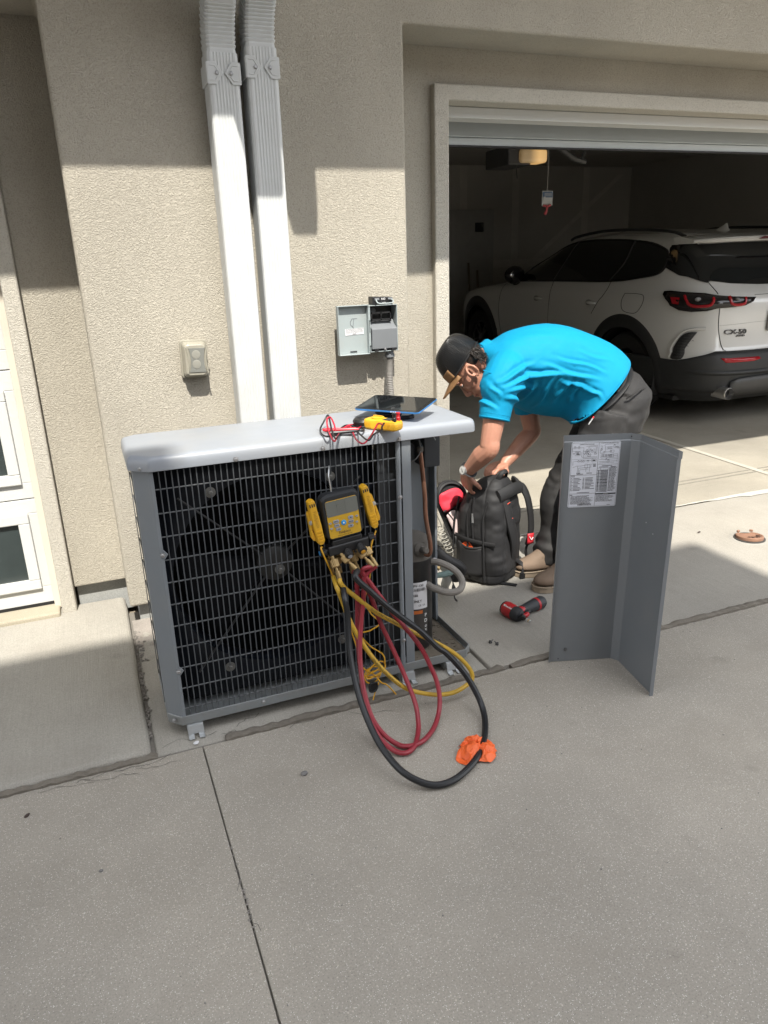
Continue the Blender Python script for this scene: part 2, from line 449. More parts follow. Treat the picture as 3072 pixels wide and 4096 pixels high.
# expansion joint board: crumbling lengths
def joint_board(x0, x1, seed):
    mb = MB(); r = random.Random(seed); n = max(3, int((x1 - x0) / .02)); rings = []
    for k in range(n + 1):
        x = lerp(x0, x1, k / n); e = .35 if k in (0, n) else 1
        y0 = 2.146 + r.uniform(-.003, .002); y1 = 2.176 + r.uniform(-.002, .004); z = (.006 + r.uniform(-.003, .006)) * e + .001
        rings.append([(x, y0, -.04), (x, y1, -.04), (x, y1, z), (x, lerp(y0, y1, .5), z + .003), (x, y0, z)])
    mb.loft(rings, True, True, False)
    return struct(mb.build('joint_strip', M_FELT))
joint_board(-7, .03, 1); joint_board(.25, 1.315, 2); joint_board(1.345, 4.2, 3); joint_board(4.24, 8.5, 4)
# crumbled mortar and dirt between left slab and pad
mb = MB(); r_ = random.Random(8)
for k in range(170):
    y = r_.uniform(2.2, 3.1); x = .019 + r_.gauss(0, .006) + (.03 * r_.random() if y > 2.8 else 0)
    s_ = r_.uniform(.002, .0055); mb.ellip((x, y, 0), (s_, s_ * 1.3, s_ * .6), (0, 0, r_.uniform(0, 3)), 6, 4)
stuff(mb.build('joint_crumbs', mat('crumbled_mortar', (.20, .185, .165), .95, var=.3, vscale=50)))
mb = MB()
mb.grid(lambda u, v: (lerp(.024, .20, u), lerp(2.93, 3.18, v), -.003 + .05 * max(0, v - .55) ** 1.4 + .006 * nz((u * 6, v * 7, 0)) - .012 * (v < .02 or u > .98)), 14, 16)
mb.build('mortar_fillet', concrete('rough_mortar', (.29, .265, .24), mott=.3), None)
struct(bpy.data.objects['mortar_fillet'])

# hairline cracks by the joints, and dirt washed along them
mb = MB(); r_ = random.Random(14)
def crack(x, y, dx, dy, n, z):
    a = math.atan2(dy, dx); P = [(x, y)]
    for k in range(n):
        a2 = a + r_.uniform(-.8, .8); L = r_.uniform(.012, .035); x += L * math.cos(a2); y += L * math.sin(a2); P.append((x, y))
    for (p, q) in zip(P, P[1:]):
        w_ = r_.uniform(.0004, .0009); d = Vector((q[0] - p[0], q[1] - p[1], 0)).normalized(); m_ = Vector((-d.y, d.x, 0)) * w_
        mb.add([(p[0] - m_.x, p[1] - m_.y, z), (q[0] - m_.x, q[1] - m_.y, z), (q[0] + m_.x, q[1] + m_.y, z), (p[0] + m_.x, p[1] + m_.y, z)], [(0, 1, 2, 3)])
for k in range(7): crack(r_.uniform(-.35, .9), 2.140 - r_.uniform(0, .02), 1, r_.uniform(-.1, .1), 7, .0015)
for k in range(5): crack(r_.uniform(.03, .3), 2.19 + r_.uniform(0, .03), 1, r_.uniform(-.5, .5), 5, -.0022)
crack(.172, 1.60, .1, -1, 3, .0015); crack(.176, 1.43, .3, -1, 3, .0015)
struct(mb.build('hairline_crack', mat('crack_dark', (.06, .055, .05), .95)))
mb = MB(); r_ = random.Random(15)
for k in range(40):
    y = r_.choice((1.62, 1.50, 1.44)) + r_.gauss(0, .03); s_ = r_.uniform(.0015, .004); mb.ellip((.172 + r_.gauss(0, .003), y, -.001), (s_, s_ * 1.6, s_ * .5), (0, 0, r_.uniform(0, 3)), 6, 4)
stuff(mb.build('joint_crumbs', MATS['crumbled_mortar']))

# ================================================================ the house
WY = 3.13; RY = 3.42; TY = 3.38
house = thing('house', 'beige stucco townhouse wall with an open garage and two white downspouts', 'house', (.7, 3.3, 0))
mb = MB(); mb.prism([(-8, 2.383), (.025, 2.383), (.025, .10), (1.372, .10), (1.372, 2.383), (9, 2.383), (9, 3.42), (-8, 3.42)], (0, RY, 0), (1, 0, 0), (0, 0, 1), RY - WY)
mb.build('front_wall', M_STUCCO, house, bevel=.012, seg=3)
mb = MB()
mb.prism([(-.20, .122), (.30, .122), (.30, 2.42), (-8, 2.42), (-8, 2.17), (-.20, 2.17)], (0, RY + .2, 0), (1, 0, 0), (0, 0, 1), .2)
mb.build('recess_wall', M_STUCCO, house, bevel=.006)
mb = MB()
mb.prism([(1.2, .03), (1.66, .03), (1.66, 2.19), (9, 2.19), (9, 2.42), (1.2, 2.42)], (0, RY + .2, 0), (1, 0, 0), (0, 0, 1), .2)
mb.build('recess_wall', M_STUCCO, house, bevel=.006)
# stucco bands round the openings
mb = MB(); mb.prism([(1.627, .008), (1.702, .008), (1.702, 2.168), (6.9, 2.168), (6.9, .008), (6.98, .008), (6.98, 2.235), (1.627, 2.235)], (0, TY + .13, 0), (1, 0, 0), (0, 0, 1), .13)
mb.build('door_trim', M_STUCCO2, house, bevel=.008, seg=3)
mb = MB(); mb.prism([(-3.2, .02), (-3.12, .02), (-3.12, 2.168), (-.262, 2.168), (-.262, .015), (-.20, .015), (-.20, 2.235), (-3.2, 2.235)], (0, TY + .13, 0), (1, 0, 0), (0, 0, 1), .13)
mb.build('door_trim', M_STUCCO2, house, bevel=.008, seg=3)
# painted wood jambs
mb = MB(); mb.bb(1.704, 6.898, TY + .115, TY + .22, 2.118, 2.166); mb.bb(1.704, 1.716, TY + .115, TY + .22, .02, 2.116); mb.bb(6.886, 6.898, TY + .115, TY + .22, .02, 2.116)
mb.build('door_jamb', M_WHITE, house, bevel=.003)
mb = MB(); mb.bb(-.292, -.264, TY + .055, TY + .075, .03, 2.15); mb.bb(-3.1, -.264, TY + .055, TY + .075, 2.15, 2.166)
mb.build('door_jamb', mat('tan_stop_moulding', (.58, .53, .45), .6, var=.08), house, bevel=.003)
# exposed foundation
mb = MB(); mb.bb(.06, 1.36, WY + .05, WY + .27, -.05, .13)
mb.build('foundation', M_FOUND, house, bevel=.004)
mb = MB(); mb.bb(-.19, .20, RY + .045, RY + .19, -.05, .15)
mb.build('foundation', M_FOUND, house, bevel=.004)
mb = MB(); mb.bb(-3.2, -.27, TY - .03, TY + .5, -.05, .043)
mb.build('door_sill', concrete('sill_concrete', (.38, .345, .27), mott=.2), house, bevel=.008)
# eave, gutter, roof
EY = WY - .96; EZ = 1.835 + 1.47 * .96
mb = MB(); mb.bb(-8.6, 9.6, EY + .13, 3.13, EZ + .12, EZ + .15)
mb.build('eave_soffit', M_WHITE, house)
mb = MB(); mb.prism([(0, 0), (.10, 0), (.12, .12), (-.02, .12)], (-8.6, EY + .11, EZ), (0, -1, 0), (0, 0, 1), -18.2)
mb.build('gutter', M_SPOUT, house, bevel=.006)
mb = MB(); a_, b_ = EZ + .14, EZ + 2.5
mb.add([(-8.7, EY, a_), (9.7, EY, a_), (9.7, 6.9, b_), (-8.7, 6.9, b_), (-8.7, 11, a_), (9.7, 11, a_),
        (-8.7, EY, a_ + .07), (9.7, EY, a_ + .07), (9.7, 6.9, b_ + .08), (-8.7, 6.9, b_ + .08), (-8.7, 11, a_ + .07), (9.7, 11, a_ + .07)],
       [(0, 1, 2, 3), (3, 2, 5, 4), (6, 9, 8, 7), (9, 10, 11, 8), (0, 6, 7, 1), (4, 5, 11, 10), (0, 3, 9, 6), (3, 4, 10, 9), (1, 7, 8, 2), (2, 8, 11, 5)])
mb.build('roof', mat('brown_shingle', (.10, .085, .07), .9, var=.25, vscale=8), house)
mb = MB(); mb.bb(-8, -7.8, 3.43, 10.2, -.08, EZ + .14); mb.bb(8.8, 9, 3.43, 10.2, -.08, EZ + .14); mb.bb(-8, 9, 10.26, 10.4, -.08, EZ + .14)
mb.build('side_wall', M_STUCCO, house)
# garage room
mb = MB(); mb.bb(1.30, 1.42, RY + .21, 10.1, -.05, 2.79); mb.build('inner_wall', M_DRYWALL, house)
mb = MB(); mb.bb(8.2, 8.35, RY + .21, 10.1, -.05, 2.79); mb.build('inner_wall', M_DRYWALL, house)
mb = MB(); mb.bb(1.30, 8.35, 10.1, 10.25, -.05, 2.79); mb.build('inner_wall', M_DRYWALL, house)
mb = MB(); mb.bb(1.30, 8.35, RY + .21, 10.25, 2.70, 2.785); mb.build('ceiling', M_DRYWALL, house)
mb = MB(); mb.bb(6.9, 9, RY + .21, RY + .35, -.05, 2.69); mb.bb(1.43, 1.70, RY + .21, RY + .35, -.05, 2.69); mb.bb(1.70, 6.9, RY + .21, RY + .35, 2.24, 2.69); mb.build('inner_wall', M_DRYWALL, house)
# taped seams on the back wall and a boxed stair underside
mb = MB(); tp = mat('joint_tape', (.49, .475, .44), .9, var=.15, vscale=8)
for x in (5.25, 6.1, 7.32): mb.bb(x, x + .11, 10.094, 10.099, .1, 2.69)
mb.bb(1.5, 8.1, 10.093, 10.0985, 1.32, 1.43)
mb.build('tape_seam', tp, house)
mb = MB(); mb.prism([(5.9, 1.0), (6.0, 1.0), (8.05, 2.6), (7.95, 2.6)], (0, 10.0925, 0), (1, 0, 0), (0, 0, 1), .004); mb.build('tape_seam', tp, house)
mb = MB(); mb.bb(5.02, 5.78, 10.06, 10.098, .12, 2.12)
mb.build('inner_door', mat('inner_door_paint', (.34, .335, .32), .6), house, bevel=.004)

# downspouts -------------------------------------------------------------
def downspout(x0, x1, zj, label):
    t = thing('downspout', label, 'downspout', ((x0 + x1) / 2, WY - .06, 0), group='white downspouts on the stucco wall')
    yb, yf = WY - .012, WY - .110; r = .012
    def section(x0, x1, yf, yb, flutes=True):
        pts = [(x0 + r, yf), ]
        n = 7; w_ = x1 - x0 - 2 * r
        if flutes:
            for k in range(n):
                c = x0 + r + w_ * (.06 + .88 * (k + .5) / n); h = w_ * .88 / n / 2
                pts += [(c - h * .75, yf), (c - h * .45, yf + .0015), (c + h * .45, yf + .0015), (c + h * .75, yf)]
        pts += [(x1 - r, yf), (x1 - r * .3, yf + r * .3), (x1, yf + r), (x1, yb), (x0, yb), (x0, yf + r), (x0 + r * .3, yf + r * .3)]
        return pts
    sec = section(x0, x1, yf, yb)
    mb = MB(); mb.loft([[(x, y, .02) for x, y in sec], [(x, y, zj) for x, y in sec]], True, True, False)
    mb.build('pipe', M_SPOUT, t, angle=50)
    # crimped elbow swinging out to the gutter
    e = .004; sec2 = section(x0 + e, x1 - e, yf + e, yb - e, False)
    mb = MB(); rings = []
    cz = zj + .014; Rb = .15; piv_y, piv_z = yf - Rb, cz
    def ring(a, g):
        out = []
        for x, y in sec2:
            xm = (x0 + x1) / 2; ym = (yf + yb) / 2
            x = xm + (x - xm) * (1 + g); y = ym + (y - ym) * (1 + g)
            rad = y - piv_y
            out.append((x, piv_y + rad * math.cos(a), piv_z + rad * math.sin(a)))
        return out
    rings.append([(x, y, zj - .03) for x, y in sec2]); rings.append([(x, y, cz - .003) for x, y in sec2])
    A = R(52); N = 11
    for k in range(N):
        a0 = A * (k + .15) / N; a1 = A * (k + .8) / N; a2 = A * (k + .98) / N
        rings.append(ring(a0, -.02)); rings.append(ring(a1, .05)); rings.append(ring(a2, .05))
    last = ring(A, 0); rings.append(last)
    dirv = Vector((0, -math.sin(A), math.cos(A)))
    L = (WY - .865 - .05 - sum(p[1] for p in last) / len(last)) / dirv.y
    end = [tuple(Vector(p) + dirv * L) for p in last]; rings.append(end)
    ex_ = sum(p[1] for p in end) / len(end); ez_ = max(p[2] for p in end)
    rings.append([(x, ex_ + (y - (yf + yb) / 2), ez_ + .05) for x, y in sec2]); rings.append([(x, ex_ + (y - (yf + yb) / 2), EZ + .01) for x, y in sec2])
    mb.loft(rings, True, True, False)
    mb.build('elbow', M_SPOUT, t, angle=25)
    # strap ears with screws
    zs = zj - .066
    for sx, xc in ((-1, x0), (1, x1)):
        mb = MB()
        o = (xc + sx * .002, yf - .0035, zs)
        mb.prism([(0, -.036), (-sx * .030, -.036), (-sx * .056, 0), (-sx * .030, .036), (0, .036)] if sx > 0 else [(0, .036), (.030, .036), (.056, 0), (.030, -.036), (0, -.036)], (o[0], yf - .001, zs), (1, 0, 0), (0, 0, 1), .003)
        mb.bb(xc + (sx * .001), xc + sx * .005, yf - .002, yb + .01, zs - .034, zs + .034)
        q = [(-sx * .008, -.024), (-sx * .026, -.024), (-sx * .043, 0), (-sx * .026, .024), (-sx * .008, .024)]
        for a, b in zip(q, q[1:]): mb.tube([(o[0] + a[0], yf - .0045, zs + a[1]), (o[0] + b[0], yf - .0045, zs + b[1])], .002, 5)
        s = mb.build('strap', M_SPOUT, t, bevel=.001)
        mb = MB(); mb.lathe([(.007, 0), (.007, .003), (.004, .007)], (o[0] - sx * .033, yf - .004, zs), (0, -1, 0), 10); mb.build('screw', M_SCREW, s)
    return t
downspout(.560, .674, 2.214, 'white fluted downspout nearer to the outlet cover')
downspout(.703, .820, 2.240, 'white fluted downspout nearer to the grey disconnect box')

# closed left garage door ---------------------------------------------------
gd = thing('garage_door', 'closed white garage door with window panes at the left edge', 'garage door', (-1.5, 3.47, 0))
DY = 3.462
zs = [.047, .553, 1.112, 1.64, 2.16]
for k in range(4):
    z0, z1 = zs[k] + .002, zs[k + 1] - .002
    wz0, wz1 = (.135, .487) if k == 0 else ((.626, 1.027) if k == 1 else (z0 + .08, z1 - .08))
    mb = MB()
    xw = [(-.336 - .62 * (j + 1) - .055 * j, -.336 - .62 * j - .055 * j) for j in range(4)]
    # stiles and rails round the openings
    mb.bb(-3.11, -.266, DY, DY + .045, z0, wz0); mb.bb(-3.11, -.266, DY, DY + .045, wz1, z1)
    xs_ = [-.266] + [v for a, b in xw for v in (b, a)] + [-3.11]
    for a, b in zip(xs_[::2], xs_[1::2]): mb.bb(b, a, DY, DY + .045, wz0, wz1)
    s = mb.build('door_section', M_WHITEWOOD, gd, bevel=.003)
    for a, b in xw[:2]:
        f = MB(); t_ = .042
        for (u0, u1, v0, v1) in ((a - .004, b + .004, wz0 - .004, wz0 + t_), (a - .004, b + .004, wz1 - t_, wz1 + .004), (a - .004, a + t_, wz0 + t_, wz1 - t_), (b - t_, b + .004, wz0 + t_, wz1 - t_)):
            f.bb(u0, u1, DY - .016, DY + .012, v0, v1)
        fr = f.build('window_frame', M_WHITE, s, bevel=.004)
        p = MB(); p.bb(a + t_ - .004, b - t_ + .004, DY + .004, DY + .009, wz0 + t_ - .004, wz1 - t_ + .004)
        p.build('pane', M_GLASS_D, s)
mb = MB(); mb.bb(-3.1, -.268, DY - .004, DY + .05, .044, .058); mb.build('bottom_seal', M_RUBBER, gd)
mb = MB(); mb.box((-.292, DY - .004, 1.44), (.03, .012, .018)); mb.build('lock_plate', M_STEEL, gd, bevel=.002)

# raised right garage door -----------------------------------------------------
od = thing('garage_door', 'raised white garage door tucked under the header of the open garage', 'garage door', (4.2, 3.7, 2.2))
zn = mat('galvanised_door_rail', (.52, .56, .57), .45, metal=.15, var=.06)
mb = MB(); mb.prism([(0, 0), (.03, 0), (.075, .12), (.32, .36), (.29, .385), (.045, .15)], (1.73, 3.685, 2.068), (0, 1, 0), (0, 0, 1), 5.15); mb.build('door_section', zn, od, bevel=.003)
mb = MB(); mb.bb(1.73, 6.88, 3.70, 3.745, 2.030, 2.066); mb.bb(1.73, 6.88, 3.744, 3.76, 2.036, 2.09); mb.build('bottom_rail', zn, od, bevel=.003)
mb = MB(); mb.bb(1.73, 6.88, 3.69, 3.725, 2.022, 2.030); mb.build('bottom_seal', M_RUBBER, od)
mb = MB(); mb.bb(1.73, 6.88, 4.0, 6.05, 2.445, 2.49); mb.build('door_section', mat('door_back', (.45, .46, .46), .5), od)
mb = MB()
for x in (1.72, 6.89): mb.bb(x - .02, x + .02, 3.9, 6.3, 2.40, 2.44)
mb.build('track', zn, od)

# tall house across the drive: it shades the foreground
nb = thing('house', 'tall stucco house across the drive whose shade covers the driveway', 'house', (-6, -5.5, 0))
HZ = 1.47 * (2.87 + 3.2); HL = 1.47 * (3.05 + 3.2)  # invented roofline step: lower right part lets sun onto the unit top
mb = MB(); mb.bb(-.72, 1.88, -8.5, -3.22, -.08, HZ - .12); mb.bb(-14, -.722, -8.5, -3.22, -.08, HL - .12); mb.build('wall', mat('brown_stucco', (.17, .145, .12), .95, var=.1, bump=.4, bscale=90), nb)
mb = MB(); mb.bb(-.72, 1.88, -8.6, -3.2, HZ - .12, HZ); mb.bb(-14.1, -.722, -8.6, -3.2, HL - .12, HL); mb.build('parapet', M_STUCCO2, nb, bevel=.01)
for k in range(4):
    x = -12 + 3.4 * k
    for z in (3.6, 6.4):
        mb = MB(); mb.bb(x, x + 1.3, -3.20, -3.17, z, z + 1.3)
        f = mb.build('window', M_WHITE, nb, bevel=.005)
        mb = MB(); mb.bb(x + .07, x + 1.23, -3.166, -3.160, z + .07, z + 1.23); mb.build('pane', M_GLASS_D, f)

fh = thing('house', 'unseen low brown house added far across the street to block low sky light', 'house', (14, -18, 0))
mb = MB(); mb.bb(3.6, 26, -22, -15, -.08, 6.2); mb.build('wall', MATS['brown_stucco'], fh)  # house added out of view to cut low sky light on the front wall
mb = MB(); mb.prism([(-15.6 + 18.5, 6.2), (-14.4 + 18.5, 6.2), (-18.5 + 18.5, 8.6), (-22.6 + 18.5, 6.2)][1:], (3.2, -18.5, 0), (0, 1, 0), (0, 0, 1), 23.2); mb.build('roof', MATS['brown_shingle'], fh)


# ================================================================ outdoor condenser unit
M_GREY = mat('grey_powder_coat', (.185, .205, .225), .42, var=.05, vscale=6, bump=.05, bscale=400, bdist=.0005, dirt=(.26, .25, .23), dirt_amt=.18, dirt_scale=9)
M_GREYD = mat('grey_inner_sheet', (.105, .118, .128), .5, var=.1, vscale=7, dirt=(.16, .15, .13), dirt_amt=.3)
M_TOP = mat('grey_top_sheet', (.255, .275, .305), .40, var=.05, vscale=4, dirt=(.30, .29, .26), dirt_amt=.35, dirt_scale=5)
M_WIRE = mat('grille_wire_coat', (.078, .086, .094), .45, var=.08)
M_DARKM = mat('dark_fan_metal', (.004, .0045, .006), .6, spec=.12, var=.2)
M_COPPER = mat('weathered_copper', (.20, .092, .055), .5, metal=.5, var=.35, vscale=18, dirt=(.17, .13, .10), dirt_amt=.6)
M_DUSTY = mat('dusty_pipe_sleeve', (.215, .20, .18), .8, var=.15, vscale=30)
M_COMP = mat('black_compressor_shell', (.012, .012, .013), .35, var=.2, dirt=(.09, .08, .07), dirt_amt=.35)
M_DUSTTOP = mat('dusty_cap', (.11, .10, .088), .85, var=.2, vscale=30)
dent(M_GREY, 5, .25, .008); dent(M_TOP, 3.5, .22, .008)
X0, X1, Y0, Y1 = .082, 1.222, 2.235, 2.592
Z0, ZT = .040, .968
ac = thing('condenser_unit', 'grey outdoor condenser unit with wire grille, its right service bay left open', 'air conditioner', (.65, 2.41, 0))
# base pan with chamfered corner
mb = MB()
outl = [(X0 + .040, Y0), (X1 - .03, Y0), (X1, Y0 + .03), (X1, Y1), (X0, Y1), (X0, Y0 + .045)]
def inset(poly, d):
    cx = sum(p[0] for p in poly) / len(poly); cy = sum(p[1] for p in poly) / len(poly)
    return [(x + (d if x < cx else -d), y + (d if y < cy else -d)) for x, y in poly]
lip = .034; inn = inset(outl, .004)
n = len(outl)
vs = [(x, y, Z0) for x, y in outl] + [(x, y, Z0 + lip) for x, y in outl] + [(x, y, Z0 + lip) for x, y in inn] + [(x, y, Z0 + .006) for x, y in inn]
fs = []
for r_ in range(3):
    for k in range(n): fs.append((r_ * n + k, r_ * n + (k + 1) % n, (r_ + 1) * n + (k + 1) % n, (r_ + 1) * n + k))
fs += [tuple(range(n))[::-1], tuple(range(3 * n, 4 * n))]
mb.add(vs, fs)
mb.build('base_pan', mat('pan_metal', (.26, .28, .29), .45, metal=.3, var=.12, vscale=14, dirt=(.2, .18, .15), dirt_amt=.45), ac, bevel=.002)
# leaf dirt in the open bay
mb = MB(); r_ = random.Random(2)
for k in range(70):
    x = r_.uniform(.985, 1.205); y = r_.uniform(2.255, 2.57); s_ = r_.uniform(.003, .012)
    mb.box((x, y, Z0 + .011), (s_ * 2, s_, .002), (r_.uniform(-.3, .3), r_.uniform(-.3, .3), r_.uniform(0, 3)))
mb.bb(.985, 1.212, 2.245, 2.585, Z0 + .0065, Z0 + .0095)
stuff(mb.build('debris', mat('pan_silt', (.13, .11, .085), .95, var=.45, vscale=35, bump=.6, bscale=200), ac))
# top panel with rolled edges
mb = MB()
to = [(X0 + .045, Y0 - .012), (X1 - .012, Y0 - .012), (X1 + .004, Y0 + .008), (X1 + .004, Y1 - .01), (X1 - .01, Y1 + .006), (X0 + .02, Y1 + .006), (X0 - .012, Y1 - .02), (X0 - .012, Y0 + .04)]
def fill_arc(poly, r_, nn=4):
    out = []
    m = len(poly)
    for i in range(m):
        p, a, b = Vector(poly[i]), Vector(poly[i - 1]), Vector(poly[(i + 1) % m])
        da = (a - p).normalized(); db = (b - p).normalized()
        for k in range(nn + 1):
            t = k / nn; q0 = p + da * r_; q1 = p + db * r_
            out.append(tuple((1 - t) ** 2 * q0 + 2 * t * (1 - t) * p + t * t * q1))
    return out
to = fill_arc(to, .007)
def shrink(poly, d):
    cx = sum(p[0] for p in poly) / len(poly); cy = sum(p[1] for p in poly) / len(poly)
    hx = max(abs(p[0] - cx) for p in poly); hy = max(abs(p[1] - cy) for p in poly)
    return [(cx + (x - cx) * (1 - d / hx), cy + (y - cy) * (1 - d / hy)) for x, y in poly]
rings = []
for d, z in ((.004, ZT - .045), (0, ZT - .043), (0, ZT - .030), (.0008, ZT - .022), (.002, ZT - .014), (.005, ZT - .007), (.009, ZT - .003), (.015, ZT - .0008), (.022, ZT)):
    rings.append([(x, y, z) for x, y in shrink(to, d)])
mb.loft(rings, True, True, True)
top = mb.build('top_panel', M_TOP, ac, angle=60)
def hexscrew(p, axis, r=.0055, name='screw', parent=ac, m=M_SCREW):
    mb = MB(); mb.lathe([(r * 1.55, 0), (r * 1.55, .0012), (r, .0014), (r, .005), (r * .8, .006)], p, axis, 6)
    return mb.build(name, m, parent, angle=20)
for x in (.105, .385, .665, .93): hexscrew((x, Y0 - .0125 if x > .2 else Y0 + .012, ZT - .036), (0, -1, 0) if x > .2 else (-.5, -1, 0), parent=top)
hexscrew((X1 + .003, Y0 + .05, ZT - .043), (1, 0, 0), parent=top)
# corner posts
mb = MB(); p_ = [(X0, Y0 + .05), (X0 + .046, Y0 + .001), (X0 + .056, Y0 + .001), (X0 + .056, Y0 + .004), (X0 + .047, Y0 + .004), (X0 + .003, Y0 + .052), (X0 + .003, Y0 + .09), (X0, Y0 + .09)]
mb.loft([[(x, y, Z0 + lip - .012) for x, y in p_], [(x, y, ZT - .03) for x, y in p_]], True, True, False)
post = mb.build('corner_post', M_GREY, ac, bevel=.0012)
for z in (.655, .245):
    mb = MB(); mb.prism([(0, -.018), (.014, 0), (0, .018)], (X0 + .055, Y0 + .003, z), (1, 0, 0), (0, 0, 1), .004)
    tab = mb.build('grille_tab', M_GREY, post, bevel=.001); hexscrew((X0 + .052, Y0 - .0005, z), (-.15, -1, 0), parent=ac)
mb = MB(); mb.bb(.945, .978, Y0 + .004, Y0 + .008, Z0 + lip - .01, ZT - .03); mb.bb(.975, .978, Y0 + .008, Y0 + .03, Z0 + lip - .01, ZT - .03)
mb.build('front_post', M_GREY, ac, bevel=.001)
mb = MB(); mb.bb(X1 - .014, X1 - .004, Y1 - .055, Y1 - .004, Z0 + lip - .02, ZT - .03); mb.bb(X1 - .06, X1 - .004, Y1 - .006, Y1 - .003, Z0 + lip - .02, ZT - .03)
mb.build('corner_post', M_GREY, ac, bevel=.001)
# inner walls
mb = MB(); mb.bb(.972, .976, Y0 + .03, Y1 - .008, Z0 + .02, ZT - .03); mb.build('partition', M_GREYD, ac)
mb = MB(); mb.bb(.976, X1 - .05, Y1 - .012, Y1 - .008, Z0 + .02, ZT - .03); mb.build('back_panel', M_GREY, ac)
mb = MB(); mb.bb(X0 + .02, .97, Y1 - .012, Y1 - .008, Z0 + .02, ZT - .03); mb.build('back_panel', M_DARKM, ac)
# coil on the back and left
mb = MB()
for k in range(60): 
    y = Y0 + .095 + (Y1 - Y0 - .11) * k / 59; mb.bb(X0 + .012, X0 + .035, y, y + .0022, Z0 + .03, ZT - .04)
stuff(mb.build('coil_fins', M_DARKM, ac))
for k in range(11):
    mb = MB(); z = .12 + .08 * k; mb.tube([(X0 + .004, Y0 + .09, z), (X0 + .004, Y1 - .01, z)], .0018, 5); mb.build('side_wire', M_WIRE, ac)
mb = MB(); mb.tube([(X0 - .0005, Y0 + .09, .09), (X0 - .0005, Y0 + .09, .91)], .002, 5); mb.bb(X0, X0 + .002, Y1 - .03, Y1, Z0 + .02, ZT - .04); mb.build('side_wire', M_WIRE, ac)
# grille: welded wires in front of the coil space
GX0, GX1, GZ0, GZ1 = .132, .900, .062, .918
wv = MB(); wv.tube([(0, 0, GZ0), (0, 0, GZ1)], .0019, 6); w0 = None
NV = 41
for k in range(NV + 1):
    x = lerp(GX0 + .004, GX1 - .004, k / NV)
    if w0 is None: w0 = wv.build('grille_wire', M_WIRE, ac); w0.matrix_basis = Matrix.Translation((x, Y0 + .006, 0))
    else: share(w0, 'grille_wire', ac, Matrix.Translation((x + rng.uniform(-.0006, .0006), Y0 + .006, 0)))
wh = MB(); wh.tube([(GX0, 0, 0), (.945, 0, 0)], .0026, 6); w1 = None
for k in range(11):
    z = GZ1 - .056 - k * .0765
    if w1 is None: w1 = wh.build('grille_cross_wire', M_WIRE, ac); w1.matrix_basis = Matrix.Translation((0, Y0 + .011, z))
    else: share(w1, 'grille_cross_wire', ac, Matrix.Translation((0, Y0 + .011, z)))
mb = MB(); mb.tube([(.932, Y0 + .007, GZ0), (.932, Y0 + .007, GZ1)], .009, 8); mb.build('grille_edge_tube', M_GREY, ac)
mb = MB(); mb.bb(.872, .945, Y0 + .05, Y0 + .054, GZ0, GZ1); mb.build('fan_panel', mat('fan_panel_grey', (.045, .05, .056), .5), ac)
# fan deck (dark sheet with round opening and ring), fan, motor, wires
FX, FZ, FR = .505, .50, .345
mb = MB(); N = 48
ci = [(FX + FR * math.cos(2 * math.pi * k / N), FZ + FR * math.sin(2 * math.pi * k / N)) for k in range(N)]
def sq(a):
    c, s_ = math.cos(a), math.sin(a); t = min((.376 / abs(c)) if abs(c) > 1e-6 else 9, (.43 / abs(s_)) if abs(s_) > 1e-6 else 9)
    return (FX + t * c, FZ + t * s_)
so = [sq(2 * math.pi * k / N) for k in range(N)]
yf = Y0 + .10
vs = [(x, yf, z) for x, z in so] + [(x, yf, z) for x, z in ci] + [(FX + (x - FX) * .975, yf + .06, FZ + (z - FZ) * .975) for x, z in ci]
mb.add(vs, [(r_ * N + k, r_ * N + (k + 1) % N, (r_ + 1) * N + (k + 1) % N, (r_ + 1) * N + k) for r_ in range(2) for k in range(N)], True)
mb.build('fan_shroud', mat('fan_shroud_black', (.007, .009, .014), .4, spec=.3, var=.15), ac, solid=.002)
MX, MZ = .468, .60
MX, MZ = FX, FZ + .02
fan = None
for k in range(3):
    mb = MB(); a0 = R(78 + 120 * k)
    def blade(u, v):
        a = a0 + (v - .5) * R(lerp(46, 64, u)) ; r_ = .055 + .262 * u
        return (MX + r_ * math.cos(a), yf + .055 + (.5 - v) * .09 * (1 - .3 * u), MZ + r_ * math.sin(a))
    mb.grid(blade, 8, 8); mb.build('fan_blade', M_DARKM, ac, solid=.003)
mb = MB(); mb.lathe([(.001, -.012), (.03, -.010), (.058, -.004), (.062, .0), (.062, .09), (.05, .1)], (MX, yf + .005, MZ), (0, 1, 0), 24)
mb.build('fan_motor', mat('dull_motor_shell', (.035, .035, .034), .5, metal=.2, var=.15), ac)
for (dx, dz) in ((-.30, .31), (.31, .30), (.31, -.31), (-.30, -.31)):
    mb = MB(); mb.tube([(MX, yf + .01, MZ), (FX + dx, yf - .035, FZ + dz)], .004, 6); mb.build('motor_arm', mat('arm_wire', (.022, .023, .025), .5), ac)
M_WASH = mat('clear_fender_washer', (.13, .13, .125), .35, metal=.5)
for (x, z) in ((.300, .832), (.498, .536), (.302, .217), (.702, .228), (.690, .830)):
    mb = MB(); mb.lathe([(.017, 0), (.017, .0015), (.009, .0017), (.009, .004), (.0065, .0042), (.0065, .011), (.005, .012)], (x, Y0 + .0085, z), (0, -1, 0), 16)
    mb.build('grille_bolt', M_WASH, ac, angle=25)
for z in (.175, .73): hexscrew((.933, Y0 - .0025, z if z < .5 else .725), (0, -1, 0))
for x in (.113, .40, .77): hexscrew((x if x > .2 else .100, Y0 - .0005 if x > .2 else Y0 + .016, Z0 + .019), (0 if x > .2 else -.7, -1, 0))
